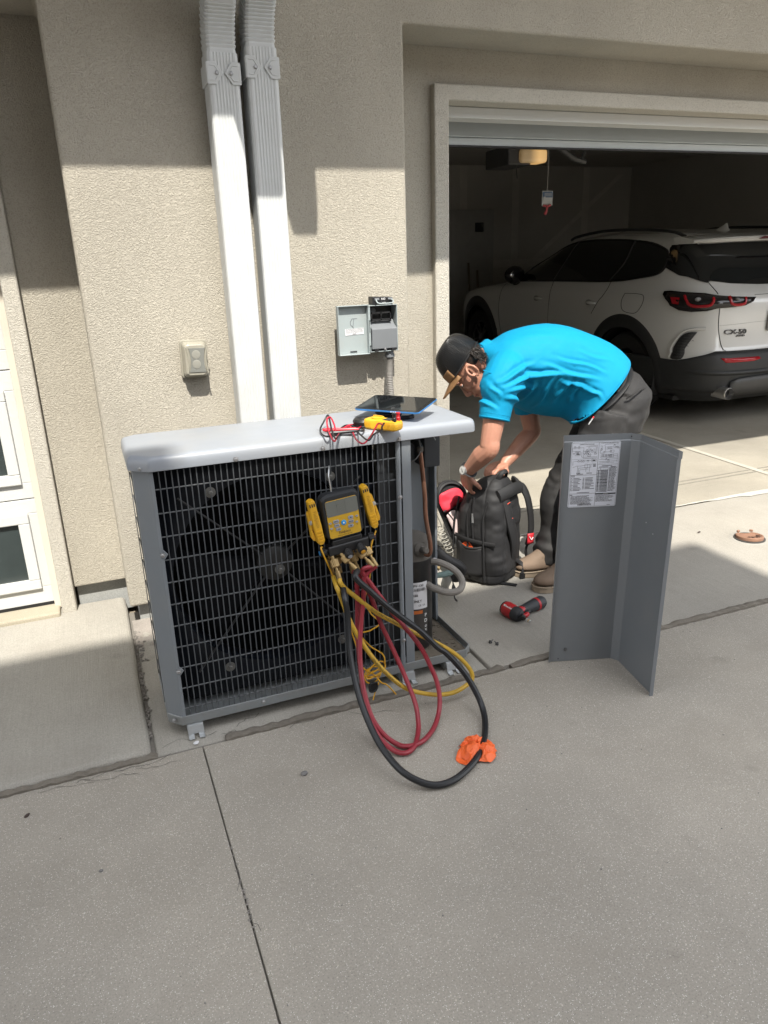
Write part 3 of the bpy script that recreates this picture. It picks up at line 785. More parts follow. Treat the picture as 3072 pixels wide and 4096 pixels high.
# control box, compressor, pipes
mb = MB(); mb.bb(1.140, X1 - .015, Y1 - .11, Y1 - .015, .74, ZT - .035); mb.build('control_box', mat('control_box_black', (.022, .025, .03), .5), ac, bevel=.004)
CX, CY = 1.045, 2.405; CR = .076
mb = MB(); mb.lathe([(CR * .9, .055), (CR, .075), (CR, .40), (CR * 1.03, .405), (CR * 1.03, .43)], (CX, CY, 0), (0, 0, 1), 32)
comp = mb.build('compressor', M_COMP, ac, angle=30)
mb = MB(); mb.lathe([(CR * 1.03, .43), (CR * 1.0, .475), (CR * .9, .50), (CR * .6, .515), (.001, .519)], (CX, CY, 0), (0, 0, 1), 32); mb.build('compressor_cap', M_DUSTTOP, comp)
mb = MB(); mb.lathe([(.0, 0), (.024, 0), (.026, .006), (.020, .012), (.013, .016), (.013, .045), (.009, .05)], (CX + .004, CY - CR * .93, .475), (.12, -1, .25), 16); mb.build('pipe_stub', M_DUSTTOP, comp)
def sheet_on_shell(name, a0, a1, z0, z1, rad, m, parent):
    mb = MB(); mb.grid(lambda u, v: (CX + rad * math.cos(lerp(a0, a1, u)), CY + rad * math.sin(lerp(a0, a1, u)), lerp(z0, z1, v)), 14, 1)
    return mb.build(name, m, parent, fix=True)
lab = sheet_on_shell('shell_label', R(205), R(293), .235, .345, CR + .0012, M_WHITEP, comp)
lab2 = sheet_on_shell('shell_label', R(205), R(293), .135, .2335, CR + .0012, mat('dark_label', (.05, .045, .042), .5), comp)
sheet_on_shell('print', R(207), R(276), .215, .229, CR + .0022, mat('orange_print', (.55, .14, .03), .5), lab2)
def wraptext(body, ang, z, size, m, parent, bold=True):
    a = R(ang); rad = CR + .0024
    me = textmesh(body, bold).copy(); n_ = len(me.vertices)
    for v in me.vertices:
        x, y = v.co.x * size, v.co.y * size
        b = a + x / rad
        v.co = (CX + rad * math.cos(b), CY + rad * math.sin(b), z + y)
    return link('print', me, m, parent, angle=0)
wraptext('K3E-PFV-130', 252, .332, .014, M_INK, lab); wraptext('USE ONLY', 250, .268, .014, M_INK, lab)
wraptext('CE  UL', 274, .250, .010, M_INK, lab)
mb = MB(); r_ = random.Random(4)
for row, zc, h, a_, b_ in ((0, .316, .013, 222, 284), (1, .293, .010, 226, 262)):
    a = a_
    while a < b_:
        wd = r_.choice((.5, .8, 1.4)); 
        p = [(CX + (CR + .0022) * math.cos(R(q)), CY + (CR + .0022) * math.sin(R(q))) for q in (a, a + wd)]
        mb.add([(p[0][0], p[0][1], zc - h / 2), (p[1][0], p[1][1], zc - h / 2), (p[1][0], p[1][1], zc + h / 2), (p[0][0], p[0][1], zc + h / 2)], [(0, 1, 2, 3)])
        a += wd + r_.choice((.6, .9, 1.5))
stuff(mb.build('barcode', M_INK, lab))
for k, (s_, z) in enumerate((('P', .205), ('D', .182), ('o', .16), ('v', .145))): wraptext(s_, 286, z, .020, M_INKW, lab2)
def pipe(name, pts, r_, m, n=8, parent=ac): 
    mb = MB(); mb.tube(catmull(pts, n), r_, 10); return mb.build(name, m, parent)
pipe('copper_pipe', [(CX + .014, CY - CR - .012, .462), (CX + .030, CY - CR - .022, .462), (CX + .036, CY - CR - .018, .50), (CX + .030, CY - .07, .60), (CX + .036, CY - .05, .68), (CX + .034, CY - .03, .80), (CX + .033, CY - .02, .842)], .0085, M_COPPER)
pipe('insulated_pipe', [(CX + .033, CY - .02, .84), (CX + .028, CY + .01, .868), (CX - .02, CY + .06, .895), (CX - .045, CY + .075, .885), (CX - .052, CY + .075, .84)], .014, M_RUBBER)
pipe('copper_pipe', [(CX - .052, CY + .075, .85), (CX - .050, CY + .075, .72), (CX - .05, CY + .07, .50), (CX - .05, CY + .06, .40)], .0105, M_COPPER)
pipe('copper_pipe', [(CX - .066, CY + .02, .86), (CX - .045, CY + .03, .865), (CX - .028, CY + .05, .85), (CX - .03, CY + .07, .78), (CX - .03, CY + .08, .45)], .007, M_COPPER)
mb = MB(); mb.lathe([(.010, 0), (.013, .003), (.013, .018), (.009, .022)], (CX + .033, CY - .02, .832), (0, 0, 1), 12); mb.build('pipe_clip', M_DUSTTOP, ac)
# sleeved suction loop leaning out of the bay
pipe('suction_loop', [(CX + .055, CY - .035, .405), (CX + .085, CY - .060, .405), (CX + .125, CY - .088, .385), (CX + .150, CY - .110, .355), (CX + .150, CY - .130, .328), (CX + .125, CY - .142, .312), (CX + .085, CY - .130, .310), (CX + .05, CY - .095, .318), (CX + .035, CY - .06, .325)], .0130, M_DUSTY)
mb = MB(); mb.box((CX + .078, CY - .052, .410), (.022, .004, .018), (0, .2, -.6)); mb.build('pipe_tag', M_WHITEP, ac)
wr = mat('bay_wire', (.10, .10, .10), .5)
pipe('bay_wire', [(CX + .033, CY - .03, .845), (CX + .025, CY - .03, .90), (CX + .06, CY + .02, .935), (CX + .09, CY + .06, .945)], .0018, wr)
pipe('bay_wire', [(CX + .033, CY - .03, .84), (CX + .0, CY - .05, .815), (CX - .04, CY - .05, .81), (CX - .07, CY - .02, .825)], .0022, wr)
pipe('bay_wire', [(CX + .12, CY + .08, .94), (CX + .125, CY + .06, .91), (CX + .118, CY + .055, .88), (CX + .13, CY + .05, .85)], .0022, mat('bay_wire_grey', (.25, .25, .25), .5))
for k in range(4): pipe('bay_wire', [(CX + .10 + .012 * k, CY + .06, .945), (CX + .10 + .014 * k, CY + .03, .935), (CX + .115 + .008 * k, CY + .05, .92)], .0016, mat('bay_wire_grey', (.25, .25, .25), .5))
# feet
M_ZINC = mat('zinc_bracket', (.46, .48, .49), .4, metal=.5, var=.12, vscale=30)
for x in (.163, .945, 1.13):
    mb = MB()
    mb.add([(x - .026, Y0 + .02, Z0 - .001), (x + .026, Y0 + .02, Z0 - .001), (x + .026, Y0 - .006, .036), (x - .026, Y0 - .006, .036),
            (x + .026, Y0 - .015, .003), (x + .008, Y0 - .013, .008), (x + .008, Y0 - .034, .002), (x + .026, Y0 - .036, .002),
            (x - .008, Y0 - .013, .008), (x - .026, Y0 - .015, .003), (x - .026, Y0 - .036, .002), (x - .008, Y0 - .034, .002)],
           [(0, 1, 2, 3), (3, 2, 4, 5, 8, 9), (5, 4, 7, 6), (9, 8, 11, 10)])
    mb.build('foot', M_ZINC, ac, solid=.003)
    mb = MB(); mb.bb(x - .025, x + .025, Y0 + .02, Y1 - .02, .0, Z0 - .002); mb.build('foot_rail', M_ZINC, ac)


# ================================================================ things on the wall
# outlet with clear weather cover
oc = thing('outlet_cover', 'smoky clear weatherproof outlet cover on the sunlit stucco', 'outlet cover', (.41, 3.10, 1.14))
M_CLEAR = mat('yellowed_clear_plastic', (.29, .275, .225), .3, var=.12, vscale=30, rvar=.05)
ox, oz = .412, 1.140
OX, OZ = Vector((1, 0, -.03)), Vector((.03, 0, 1))
def oframe(rings_, name, m, p, **k):
    mb = MB(); mb.loft([[tuple(Vector((ox, y, oz)) + OX * a + OZ * b) for a, b in r] for r, y in rings_], True, True, False)
    return mb.build(name, m, p, **k)
oframe([(rrect(.106, .152, .014), 3.128), (rrect(.106, .152, .014), 3.112)], 'back_plate', M_CLEAR, oc, bevel=.003)
cv = oframe([(rrect(.094, .140, .014), 3.112), (rrect(.092, .136, .016), 3.085), (rrect(.080, .122, .014), 3.066), (rrect(.074, .116, .014), 3.064)], 'cover', M_CLEAR, oc, bevel=.003)
wpoly = []
for k in range(17):
    t = k / 16; z = lerp(-.048, .048, t); wpoly.append((.026 + .007 * (2 * t - 1) ** 2, z))
wpoly += [(-x, z) for x, z in wpoly[::-1]]
mb = MB(); mb.prism(wpoly, (ox + .006, 3.0640, oz), OX, OZ, .003); mb.build('cover_window', mat('smoked_window', (.175, .178, .162), .15, var=.1), cv, bevel=.001)
for a, b in ((.033, 1), (-.033, 1)):
    mb = MB(); mb.tube([tuple(Vector((ox + .006, 3.062, oz)) + OX * (a + math.copysign(.007, a) * (2 * k / 12 - 1) ** 2) + OZ * lerp(-.052, .052, k / 12)) for k in range(13)], .0035, 6); mb.build('cover_rib', M_CLEAR, cv)
for dz in (.022, -.016):
    mb = MB(); mb.ellip(tuple(Vector((ox + .002, 3.0606, oz)) + OZ * dz), (.017, .0010, .018), None, 16, 8); mb.build('socket', mat('pale_socket', (.225, .22, .19), .6, var=.1), cv)
mb = MB(); mb.box((ox + .045, 3.105, oz - .066), (.010, .014, .018)); mb.build('latch', M_CLEAR, oc, bevel=.002)

# disconnect box
M_DISC = mat('grey_disconnect_paint', (.285, .325, .33), .5, var=.05, dirt=(.36, .34, .30), dirt_amt=.2, dirt_scale=20)
M_DISCD = mat('grey_deadfront', (.155, .165, .175), .5, var=.08)
db = thing('disconnect_box', 'open grey electrical disconnect box with its door swung left', 'electrical box', (1.21, 3.09, 1.21))
bx0, bx1, bz0, bz1, by = 1.152, 1.281, 1.118, 1.314, 3.045
t_ = .003
mb = MB(); mb.bb(bx0, bx1, 3.125, 3.129, bz0, bz1); mb.bb(bx0, bx0 + t_, by, 3.125, bz0, bz1); mb.bb(bx1 - t_, bx1, by, 3.125, bz0, bz1); mb.bb(bx0 + t_, bx1 - t_, by, 3.125, bz1 - t_, bz1); mb.bb(bx0 + t_, bx1 - t_, by, 3.125, bz0, bz0 + t_)
mb.build('case', M_DISC, db, bevel=.001)
mb = MB(); mb.prism([(-.008, 0), (-.05, 0), (-.055, .086), (-.022, .104), (-.004, .122), (-.004, .0)][:5], (bx0 + .006, 3.09, bz0 + .012), (0, 1, 0), (0, 0, 1), .117)
df = mb.build('deadfront', M_DISCD, db, bevel=.003)
mb = MB(); mb.bb(bx0 + .004, bx1 - .004, 3.105, 3.12, bz0 + .13, bz1 - .006); mb.build('inner_block', M_BLACKP, db)
mb = MB()
for x0_, x1_, z0_, z1_ in ((.012, .105, .160, .166), (.012, .105, .132, .138), (.012, .017, .126, .166), (.056, .061, .132, .166), (.100, .105, .126, .166)): mb.bb(bx0 + x0_, bx0 + x1_, 3.058, 3.072, bz0 + z0_, bz0 + z1_)
mb.build('terminal_frame', M_BLACKP, db)
mb = MB(); mb.lathe([(.013, 0), (.013, .003), (.009, .004), (.009, .006)], (bx0 + .038, 3.105, bz1 - .026), (0, -1, 0), 16); mb.build('knockout', M_DISCD, db)
mb = MB(); mb.bb(bx0 + .018, bx0 + .036, 3.037, 3.05, bz0 + .004, bz0 + .014); mb.bb(bx1 - .034, bx1 - .012, 3.037, 3.05, bz0 + .004, bz0 + .014); mb.build('tab', M_BLACKP, db)
hexscrew((bx0 + .066, 3.04, bz0 + .010), (0, -1, 0), .004, 'screw', db)
# the door: a shallow tray lying open against the wall
dx0, dx1, dz0, dz1 = 1.008, 1.146, 1.113, 1.318
mb = MB(); mb.bb(dx0, dx1, 3.060, 3.0625, dz0, dz1); mb.bb(dx0, dx0 + .003, 3.036, 3.060, dz0, dz1); mb.bb(dx1 - .003, dx1, 3.036, 3.060, dz0, dz1); mb.bb(dx0 + .003, dx1 - .003, 3.036, 3.060, dz1 - .003, dz1); mb.bb(dx0 + .003, dx1 - .003, 3.036, 3.060, dz0, dz0 + .003)
door = mb.build('door', M_DISC, db, bevel=.001)
mb = MB(); mb.bb(dx0 + .056, dx0 + .086, 3.0575, 3.0605, dz0 + .010, dz0 + .015); mb.build('latch_slot', M_INK, door)
mb = MB(); mb.tube([(dx0 + .092, 3.0598, dz0 + .150), (dx0 + .070, 3.0598, dz0 + .150), (dx0 + .062, 3.0598, dz0 + .138), (dx0 + .062, 3.0598, dz0 + .125), (dx0 + .072, 3.0598, dz0 + .116), (dx0 + .076, 3.0598, dz0 + .108)], .0014, 5); mb.tube([(dx0 + .078, 3.0598, dz0 + .148), (dx0 + .073, 3.0598, dz0 + .118)], .0012, 5); mb.build('embossed_mark', M_DISCD, door)
st = MB(); st.box((dx0 + .078, 3.0588, dz0 + .096), (.084, .0012, .026), (0, R(-2), 0)); stk = st.build('sticker', M_WHITEP, door)
mb = MB(); r_ = random.Random(3)
for k in range(4):
    x = dx0 + .040
    while x < dx0 + .112:
        w_ = r_.uniform(.004, .010); mb.bb(x, x + w_, 3.0572, 3.0578, dz0 + .104 - .0048 * k + (x - dx0) * .035, dz0 + .1055 - .0048 * k + (x - dx0) * .035); x += w_ + .0016
mb.bb(dx0 + .068, dx0 + .086, 3.0572, 3.0578, dz0 + .0855, dz0 + .0885)
stuff(mb.build('print', mat('grey_print', (.2, .2, .2), .6), stk))
for z in (dz1 - .04, dz0 + .06):
    mb = MB(); mb.cyl((dx1 + .004, 3.045, z - .025), (dx1 + .004, 3.045, z + .025), .005, n=10); mb.build('hinge', M_DISC, db)
# pull-out handle on top
ph = thing('pullout_handle', 'black pull-out switch block with wire bail standing on the disconnect box', 'switch', (1.213, 3.06, 1.33))
mb = MB(); mb.prism([(-.046, 0), (.046, 0), (.046, .030), (-.046, .034)], (1.215, 3.10, 1.3145), (1, 0, 0), (0, 0, 1), .055); mb.build('block', M_BLACKP, ph, bevel=.003)
mb = MB(); mb.tube(catmull([(1.186, 3.044, 1.336), (1.180, 3.030, 1.332), (1.187, 3.022, 1.322), (1.215, 3.020, 1.3205), (1.249, 3.022, 1.322), (1.256, 3.030, 1.331), (1.250, 3.044, 1.337)], 6), .0028, 7); mb.build('bail', M_DISC, ph)
for x in (1.187, 1.248):
    mb = MB(); mb.cyl((x - .010, 3.043, 1.337), (x + .010, 3.043, 1.337), .005, n=10); mb.build('bail_socket', M_DISCD, ph)
text('lettering', 'ON', M_INKW, ph, (1.217, 3.0436, 1.339), (-1, 0, 0), (0, 0, -1), .012, bold=True)
text('lettering', 'OFF', M_INKW, ph, (1.219, 3.0436, 1.322), (-1, 0, 0), (0, 0, -1), .010, bold=True)
# flexible conduit
cd = thing('conduit', 'ribbed grey flexible conduit dropping from the disconnect box to the unit', 'conduit', (1.245, 3.05, 1.1))
path = catmull([(1.252, 3.075, 1.116), (1.253, 3.075, 1.085), (1.248, 3.068, 1.05), (1.243, 3.06, 1.0), (1.243, 3.05, .93), (1.240, 3.02, .86), (1.225, 2.90, .80), (1.205, 2.74, .775), (1.19, 2.60, .77)], 18)
rad = [.0135 + (.0016 if (k % 2) else -.0010) for k in range(len(path))]
mb = MB(); mb.tube(path, rad, 12); mb.build('sleeve', mat('grey_conduit', (.20, .19, .175), .65, var=.12, vscale=30), cd)
mb = MB(); mb.lathe([(.018, 0), (.022, .004), (.022, .016), (.017, .02), (.017, .03)], (1.252, 3.075, 1.086), (0, 0, 1), 14); mb.build('fitting', M_DISCD, cd)

# ================================================================ on top of the unit
# tablet propped on a black pouch
tu = Vector((.167, -.190, 0)).normalized(); tv = Vector((.100, .088, .016)); tv = (tv - tu * tv.dot(tu)).normalized()
tn = tu.cross(tv)
tm = Matrix(((tu.x, tv.x, tn.x), (tu.y, tv.y, tn.y), (tu.z, tv.z, tn.z)))
tb = thing('tablet', 'blue-edged tablet with a dark glossy screen propped above the unit top', 'tablet', (.998, 2.405, 1.012), tm)
mb = MB(); mb.loft([[(x, y, z) for x, y in rrect(w_, h_, r_)] for w_, h_, r_, z in ((.244, .164, .012, -.0040), (.250, .170, .014, -.002), (.250, .170, .014, .0015), (.249, .169, .013, .0026))], True, True, False)
mb.build('case', mat('blue_anodised', (.045, .19, .46), .35, metal=.35, var=.05), tb, local=True)
mb = MB(); mb.loft([[(x, y, z) for x, y in rrect(.247, .167, .012)] for z in (.0027, .0036)], True, True, False)
mb.build('bezel', mat('bezel_black', (.006, .006, .007), .12, rvar=.02), tb, local=True)
mb = MB(); mb.bb(-.112, .112, -.071, .071, .0037, .0041); mb.build('screen', mat('screen_glass', (.007, .008, .009), .05, spec=.8, rvar=.02, var=.2), tb, local=True)
for k in range(3):
    mb = MB(); mb.lathe([(.0022, 0), (.0018, .0006)], (.022 + .008 * k, -.0862, 0), (0, -1, 0), 8); mb.build('speaker_hole', M_WHITEP, tb, local=True)
pc = thing('pouch', 'black quilted fabric pouch squeezed under the tablet', 'pouch', (0.966,2.418,0.970))
pcx, pcy, _ = (0.961,2.392,0.985)
mb = MB()
for k, (z, rx) in enumerate(((.975, .050), (.986, .054), (.996, .050))): mb.ellip((pcx + .012, pcy + .02, z), (rx, rx * .85, .0085), (0, 0, .4), 24, 8)
mb.tube([(pcx + .03, pcy - .045, .974), (pcx + .055, pcy - .055, .974), (pcx + .075, pcy - .045, .975)], .008, 8)
mb.build('cushion', mat('black_nylon', (.014, .014, .016), .75, var=.2, bump=.4, bscale=260), pc)

# clamp meter
ma = Vector((.105, -.19, 0)).normalized(); mbv = Vector((-ma.y, ma.x, 0))
mm = Matrix(((ma.x, mbv.x, 0), (ma.y, mbv.y, 0), (0, 0, 1)))
cm = thing('clamp_meter', 'yellow clamp meter with black jaw lying on the unit top', 'multimeter', (.880, 2.235, ZT), mm)
M_YEL = mat('yellow_plastic', (.66, .36, .018), .42, var=.07, dirt=(.30, .18, .03), dirt_amt=.2, dirt_scale=30)
mb = MB(); bodyp = [(-.068, -.020), (-.055, -.032), (-.028, -.033), (-.010, -.026), (.05, -.0255), (.066, -.022), (.070, -.010), (.070, .010), (.066, .022), (.05, .0255), (-.010, .026), (-.028, .033), (-.055, .032), (-.068, .020)]
mb.loft([[(x * s_, y * s_, z) for x, y in bodyp] for s_, z in ((.90, .002), (.98, .008), (1, .016), (1, .024), (.96, .031), (.84, .0345))], True, True, False)
mb.build('body', M_YEL, cm, local=True, bevel=.003)
mb = MB(); N = 28
mb.tube([(-.083 + .027 * math.cos(R(20 + 325 * k / N)), .027 * math.sin(R(20 + 325 * k / N)), .018) for k in range(N + 1)], [.0115] * (N + 1), 8)
mb.build('jaw', M_BLACKP, cm, local=True)
mb = MB(); mb.lathe([(.021, 0), (.021, .004), (.017, .006), (.012, .0065)], (-.022, 0, .0345), (0, 0, 1), 20); mb.bb(-.040, -.004, -.003, .003, .040, .044); mb.build('dial', mat('yellow_dial', (.62, .32, .02), .45), cm, local=True)
mb = MB(); mb.bb(.008, .040, -.016, .016, .0340, .0358); mb.build('display', mat('lcd_dark', (.03, .035, .03), .2), cm, local=True)
for y, m_ in ((-.010, M_BLACKP), (.010, M_RED)):
    mb = MB(); mb.lathe([(.0075, 0), (.0075, .012), (.006, .014), (.006, .022), (.0075, .023), (.0075, .028)], (.055, y, .032), (0, 0, 1), 12); mb.build('lead_plug', m_, cm, local=True)
mb = MB(); mb.bb(.044, .050, -.004, .004, .0335, .0352); mb.build('button', M_RED, cm, local=True)
ribs = MB()
for k in range(9):
    for s_ in (-1, 1): ribs.bb(-.002 + .006 * k, .0005 + .006 * k, s_ * .0252, s_ * .0275, .008, .026)
ribs.build('grip_ribs', M_YEL, cm, local=True)
def lead(name, pts, m):
    mb = MB(); mb.tube(catmull(pts, 7), .0029, 7); return mb.build(name, m, cm)
M_LEADR = mat('red_lead', (.38, .01, .03), .45)
M_LEADB = mat('black_lead', (.012, .012, .014), .45)
lead('test_lead', [(0.852,2.156,1.006), (0.836,2.135,1.000), (0.839,2.149,0.985), (0.800,2.112,0.985), (0.770,2.084,0.975), (0.779,2.181,0.972), (0.799,2.303,0.972), (0.783,2.337,0.972), (0.728,2.263,0.972), (0.680,2.207,0.972), (0.671,2.247,0.974), (0.685,2.305,0.978), (0.706,2.334,0.992), (0.724,2.342,1.012), (0.718,2.307,1.008), (0.708,2.256,0.985), (0.688,2.157,0.974), (0.723,2.220,0.972), (0.784,2.312,0.972), (0.813,2.301,0.974), (0.814,2.243,0.974), (0.801,2.219,0.974), (0.786,2.226,0.976)], M_LEADB)
lead('test_lead', [(0.840,2.140,1.006), (0.852,2.208,0.995), (0.831,2.184,0.985), (0.793,2.128,0.975), (0.746,2.064,0.972), (0.744,2.121,0.972), (0.769,2.224,0.972), (0.789,2.307,0.974), (0.757,2.286,0.972), (0.706,2.193,0.972), (0.677,2.137,0.972), (0.690,2.219,0.976), (0.702,2.281,0.990), (0.707,2.294,1.010), (0.727,2.320,1.008), (0.730,2.297,0.990), (0.722,2.257,0.974), (0.724,2.235,0.972), (0.778,2.313,0.974), (0.812,2.326,0.974), (0.821,2.288,0.974), (0.795,2.252,0.976)], M_LEADR)
def probe(a, b, m):
    a, b = Vector(a), Vector(b); d = (b - a)
    mb = MB(); mb.tube([a, a + d * .06, a + d * .1, a + d * .55, a + d * .9, b], [.0036, .0058, .0066, .0055, .0058, .003], 9); p = mb.build('probe', m, cm)
    mb = MB(); mb.tube([a, a - d * .14], .0012, 5); mb.build('probe_tip', M_STEEL, p)
probe((0.688,2.290,0.976), (0.797,2.243,0.976), mat('red_probe', (.55, .02, .035), .4)); probe((0.688,2.235,0.976), (0.783,2.219,0.976), M_LEADB)

# ================================================================ gauge manifold hung on the grille
gm = Matrix.Rotation(R(-6), 3, 'Y')
ga = thing('manifold_gauge', 'black and yellow digital manifold gauge hooked on the wire grille', 'gauge', (.701, 2.182, .717), gm)
K = .965
M_GBODY = mat('charcoal_rubber', (.014, .016, .019), .6, var=.15, bump=.15, bscale=300)
M_GYEL = mat('yellow_face', (.56, .33, .02), .45, var=.1, dirt=(.28, .19, .03), dirt_amt=.3, dirt_scale=30)
mb = MB(); mb.loft([[(x * K, y, z * K) for x, z in rrect(w_, h_, r_)] for w_, h_, r_, y in ((.120, .146, .02, .030), (.137, .163, .024, .022), (.137, .163, .024, -.010), (.126, .152, .022, -.020), (.118, .144, .016, -.0205))], True, True, False)
mb.build('body', M_GBODY, ga, local=True)
mb = MB(); mb.loft([[(x * K, y, (z - .0045) * K) for x, z in rrect(.112, .133, .008)] for y in (-.0206, -.0222)], True, True, False); face = mb.build('face_plate', M_GYEL, ga, local=True)
mb = MB(); mb.loft([[(x * K, y, (z + .0335) * K) for x, z in rrect(.112, .054, .006)] for y in (-.0223, -.0230)], True, True, False); scr = mb.build('screen', mat('lcd_grey', (.15, .155, .138), .2, var=.05), ga, local=True)
mb = MB()
for x in (-.018, .012): mb.bb((x - .0006) * K, (x + .0006) * K, -.0233, -.0231, .010 * K, .056 * K)
for z in (.022, .032, .044): mb.bb(-.018 * K, .012 * K, -.0233, -.0231, (z - .0004) * K, (z + .0004) * K)
mb.build('lcd_segments', mat('lcd_line', (.09, .095, .085), .3), scr, local=True)
M_BTN = mat('grey_button', (.27, .29, .33), .5)
def gbtn(x, z, w_, h_, m=M_BTN, rot=0):
    mb = MB(); mb.loft([[(x * K + a * math.cos(rot) - b * math.sin(rot), y, z * K + a * math.sin(rot) + b * math.cos(rot)) for a, b in rrect(w_ * s_, h_ * s_, min(w_, h_) * .3)] for y, s_ in ((-.0221, 1), (-.0240, 1), (-.0246, .9))], True, True, False)
    return mb.build('button', m, face, local=True)
def gtxt(body, x, z, size, bold=True, shear=0.0, m=M_INK, ws=1.0, y=-.0249): text('lettering', body, m, face, (x * K, y, z * K), (1, 0, 0), (0, 0, 1), size, local=True, bold=bold, shear=shear, wscale=ws)
for t_, x, z, w_ in (('MENU', -.028, -.0130, .020), ('VIEW', -.027, -.0275, .018), ('A/B', -.0235, -.0420, .017), ('ENTER', .0238, -.0255, .018)): gbtn(x, z, w_, .0105); gtxt(t_, x, z, .0048)
for z, h_, s_ in ((-.0110, .0115, 1), (-.0405, .0105, -1)):
    gbtn(.0245 if s_ > 0 else .021, z, .018, h_)
    x = (.0245 if s_ > 0 else .021) * K
    mb = MB(); mb.prism([(-.003, -.002 * s_), (.003, -.002 * s_), (0, .003 * s_)] if s_ > 0 else [(-.003, .002), (0, -.003), (.003, .002)], (x, -.0246, z * K), (1, 0, 0), (0, 0, 1), .0004); mb.build('arrow', M_INK, face, local=True)
mb = MB(); mb.lathe([(.0088, 0), (.0088, .0022), (.0075, .003), (.001, .0032)], (-.0022 * K, -.0221, -.0231 * K), (0, -1, 0), 20); mb.build('power_button', mat('blue_button', (.02, .27, .62), .4), face, local=True)
mb = MB(); mb.lathe([(.0028, 0), (.0028, .0006)], (-.0022 * K, -.0253, -.0231 * K), (0, -1, 0), 12); mb.build('power_mark', M_INKW, face, local=True)
for x, z in ((-.049, -.0150), (-.0478, -.034), (.0466, -.0115), (.0440, -.0325)): gbtn(x, z, .009, .0055); gtxt('back\nlight', x, z - .0075, .0026, False)
gtxt('Fieldpiece', -.0035, -.0560, .0125, True, .25, ws=.82, y=-.0224)
gtxt('Wired Refrigerant Manifold + Micron Gauge', -.0035, -.0655, .0046, True, .1, ws=.62, y=-.0224)
# manifold block below
mb = MB(); mb.loft([[(x, y, z) for y, z in rrect(.040, .034, .006, 3, -.004, -.112)] for x in (-.066, .072)], True, True, False); blk = mb.build('manifold_block', M_BLACKP, ga, local=True, bevel=.001)
mb = MB(); mb.bb(-.050, .055, -.018, .018, -.098, -.078); mb.build('neck', M_BLACKP, ga, local=True, bevel=.004)
def knob(p, axis, capm, r_=.0135, L=.026):
    a = Vector(axis).normalized(); mb = MB(); mb.lathe([(r_ * .6, 0), (r_ * .6, .006), (r_, .008), (r_, L), (r_ * .8, L + .002)], p, a, 14); k = mb.build('knob', M_BLACKP, ga, local=True, angle=25)
    e = a.orthogonal().normalized(); b = a.cross(e); rb = MB()
    for j in range(8):
        q = Vector(p) + (e * math.cos(j * R(45)) + b * math.sin(j * R(45))) * r_; rb.tube([q + a * .009, q + a * (L - .001)], .0022, 5)
    rb.build('knob_ribs', M_BLACKP, k, local=True)
    mb = MB(); mb.lathe([(r_ * .62, 0), (r_ * .62, .0014)], Vector(p) + a * (L + .002), a, 16); mb.build('knob_cap', capm, k, local=True)
M_CBLUE = mat('cap_blue', (.03, .22, .50), .5); M_CYEL = mat('cap_yellow', (.62, .30, .02), .5); M_CGREY = mat('cap_grey', (.30, .31, .33), .5); M_CRED = mat('cap_red', (.42, .02, .02), .5)
knob((-.066, -.004, -.112), (-1, -.05, -.05), M_CBLUE); knob((.072, -.004, -.106), (1, -.05, .08), M_CRED)
knob((-.006, -.022, -.118), (0, -1, -.55), M_CGREY, .0125, .030); knob((.040, -.022, -.112), (0, -1, -.55), M_CYEL, .0135, .032)
text('lettering', 'VAC', M_INKW, ga, (-.006, -.0505, -.1345), (1, 0, 0), (0, .5, 1), .005, local=True, bold=True)
mb = MB(); mb.tube([(-.017, .012, .070), (-.0165, .014, .115), (-.016, .016, .132), (-.010, .024, .150), (-.004, .036, .156), (.0, .048, .150), (-.001, .056, .138)], .0024, 7); mb.build('hook', M_STEEL, ga, local=True)
M_BRASS = mat('aged_brass', (.36, .255, .12), .38, metal=.85, var=.2, vscale=60, rvar=.08)
def gw(p): return Vector((.701, 2.182, .717)) + gm @ Vector(p)
def fitting(p, d, L=.05, r_=.0128, nut=True):
    """knurled coupling leaving the manifold at p along d, in gauge space; returns the world end point and direction"""
    p = Vector(p); a = Vector(d).normalized()
    mb = MB(); mb.lathe([(.0065, -.014), (.0065, .014), (r_, .015), (r_, .040), (r_ * .8, .042), (.0048, .043), (.0048, .054), (.0076, .055), (.0082, .084), (.0070, .086)], p, a, 14)
    f = mb.build('hose_fitting', M_BRASS, ga, local=True, angle=25)
    e = a.orthogonal().normalized(); b = a.cross(e); kn = MB()
    for j in range(16):
        q = p + (e * math.cos(j * R(22.5)) + b * math.sin(j * R(22.5))) * r_; kn.tube([q + a * .016, q + a * .039], .0013, 4)
    kn.build('knurling', M_BRASS, f, local=True)
    return gw(p + a * .083)
ends = {}
for key, p, d in (('y1', (-.058, -.016, -.126), (0.06, -.45, -1)), ('y2', (-.060, .004, -.128), (0, 0, -1)), ('b1', (-.030, -.016, -.126), (.55, -.75, -.85)), ('b2', (-.036, .004, -.128), (.02, -.02, -1)),
                  ('r1', (.004, .0, -.128), (.02, -.1, -1)), ('r2', (.014, -.01, -.128), (.06, -.25, -1)), ('r3', (.028, -.016, -.124), (.5, -.7, -.9)), ('r4', (.056, -.014, -.12), (.25, -.6, -.9))):
    ends[key] = fitting(p, d)
HOSEP = {}
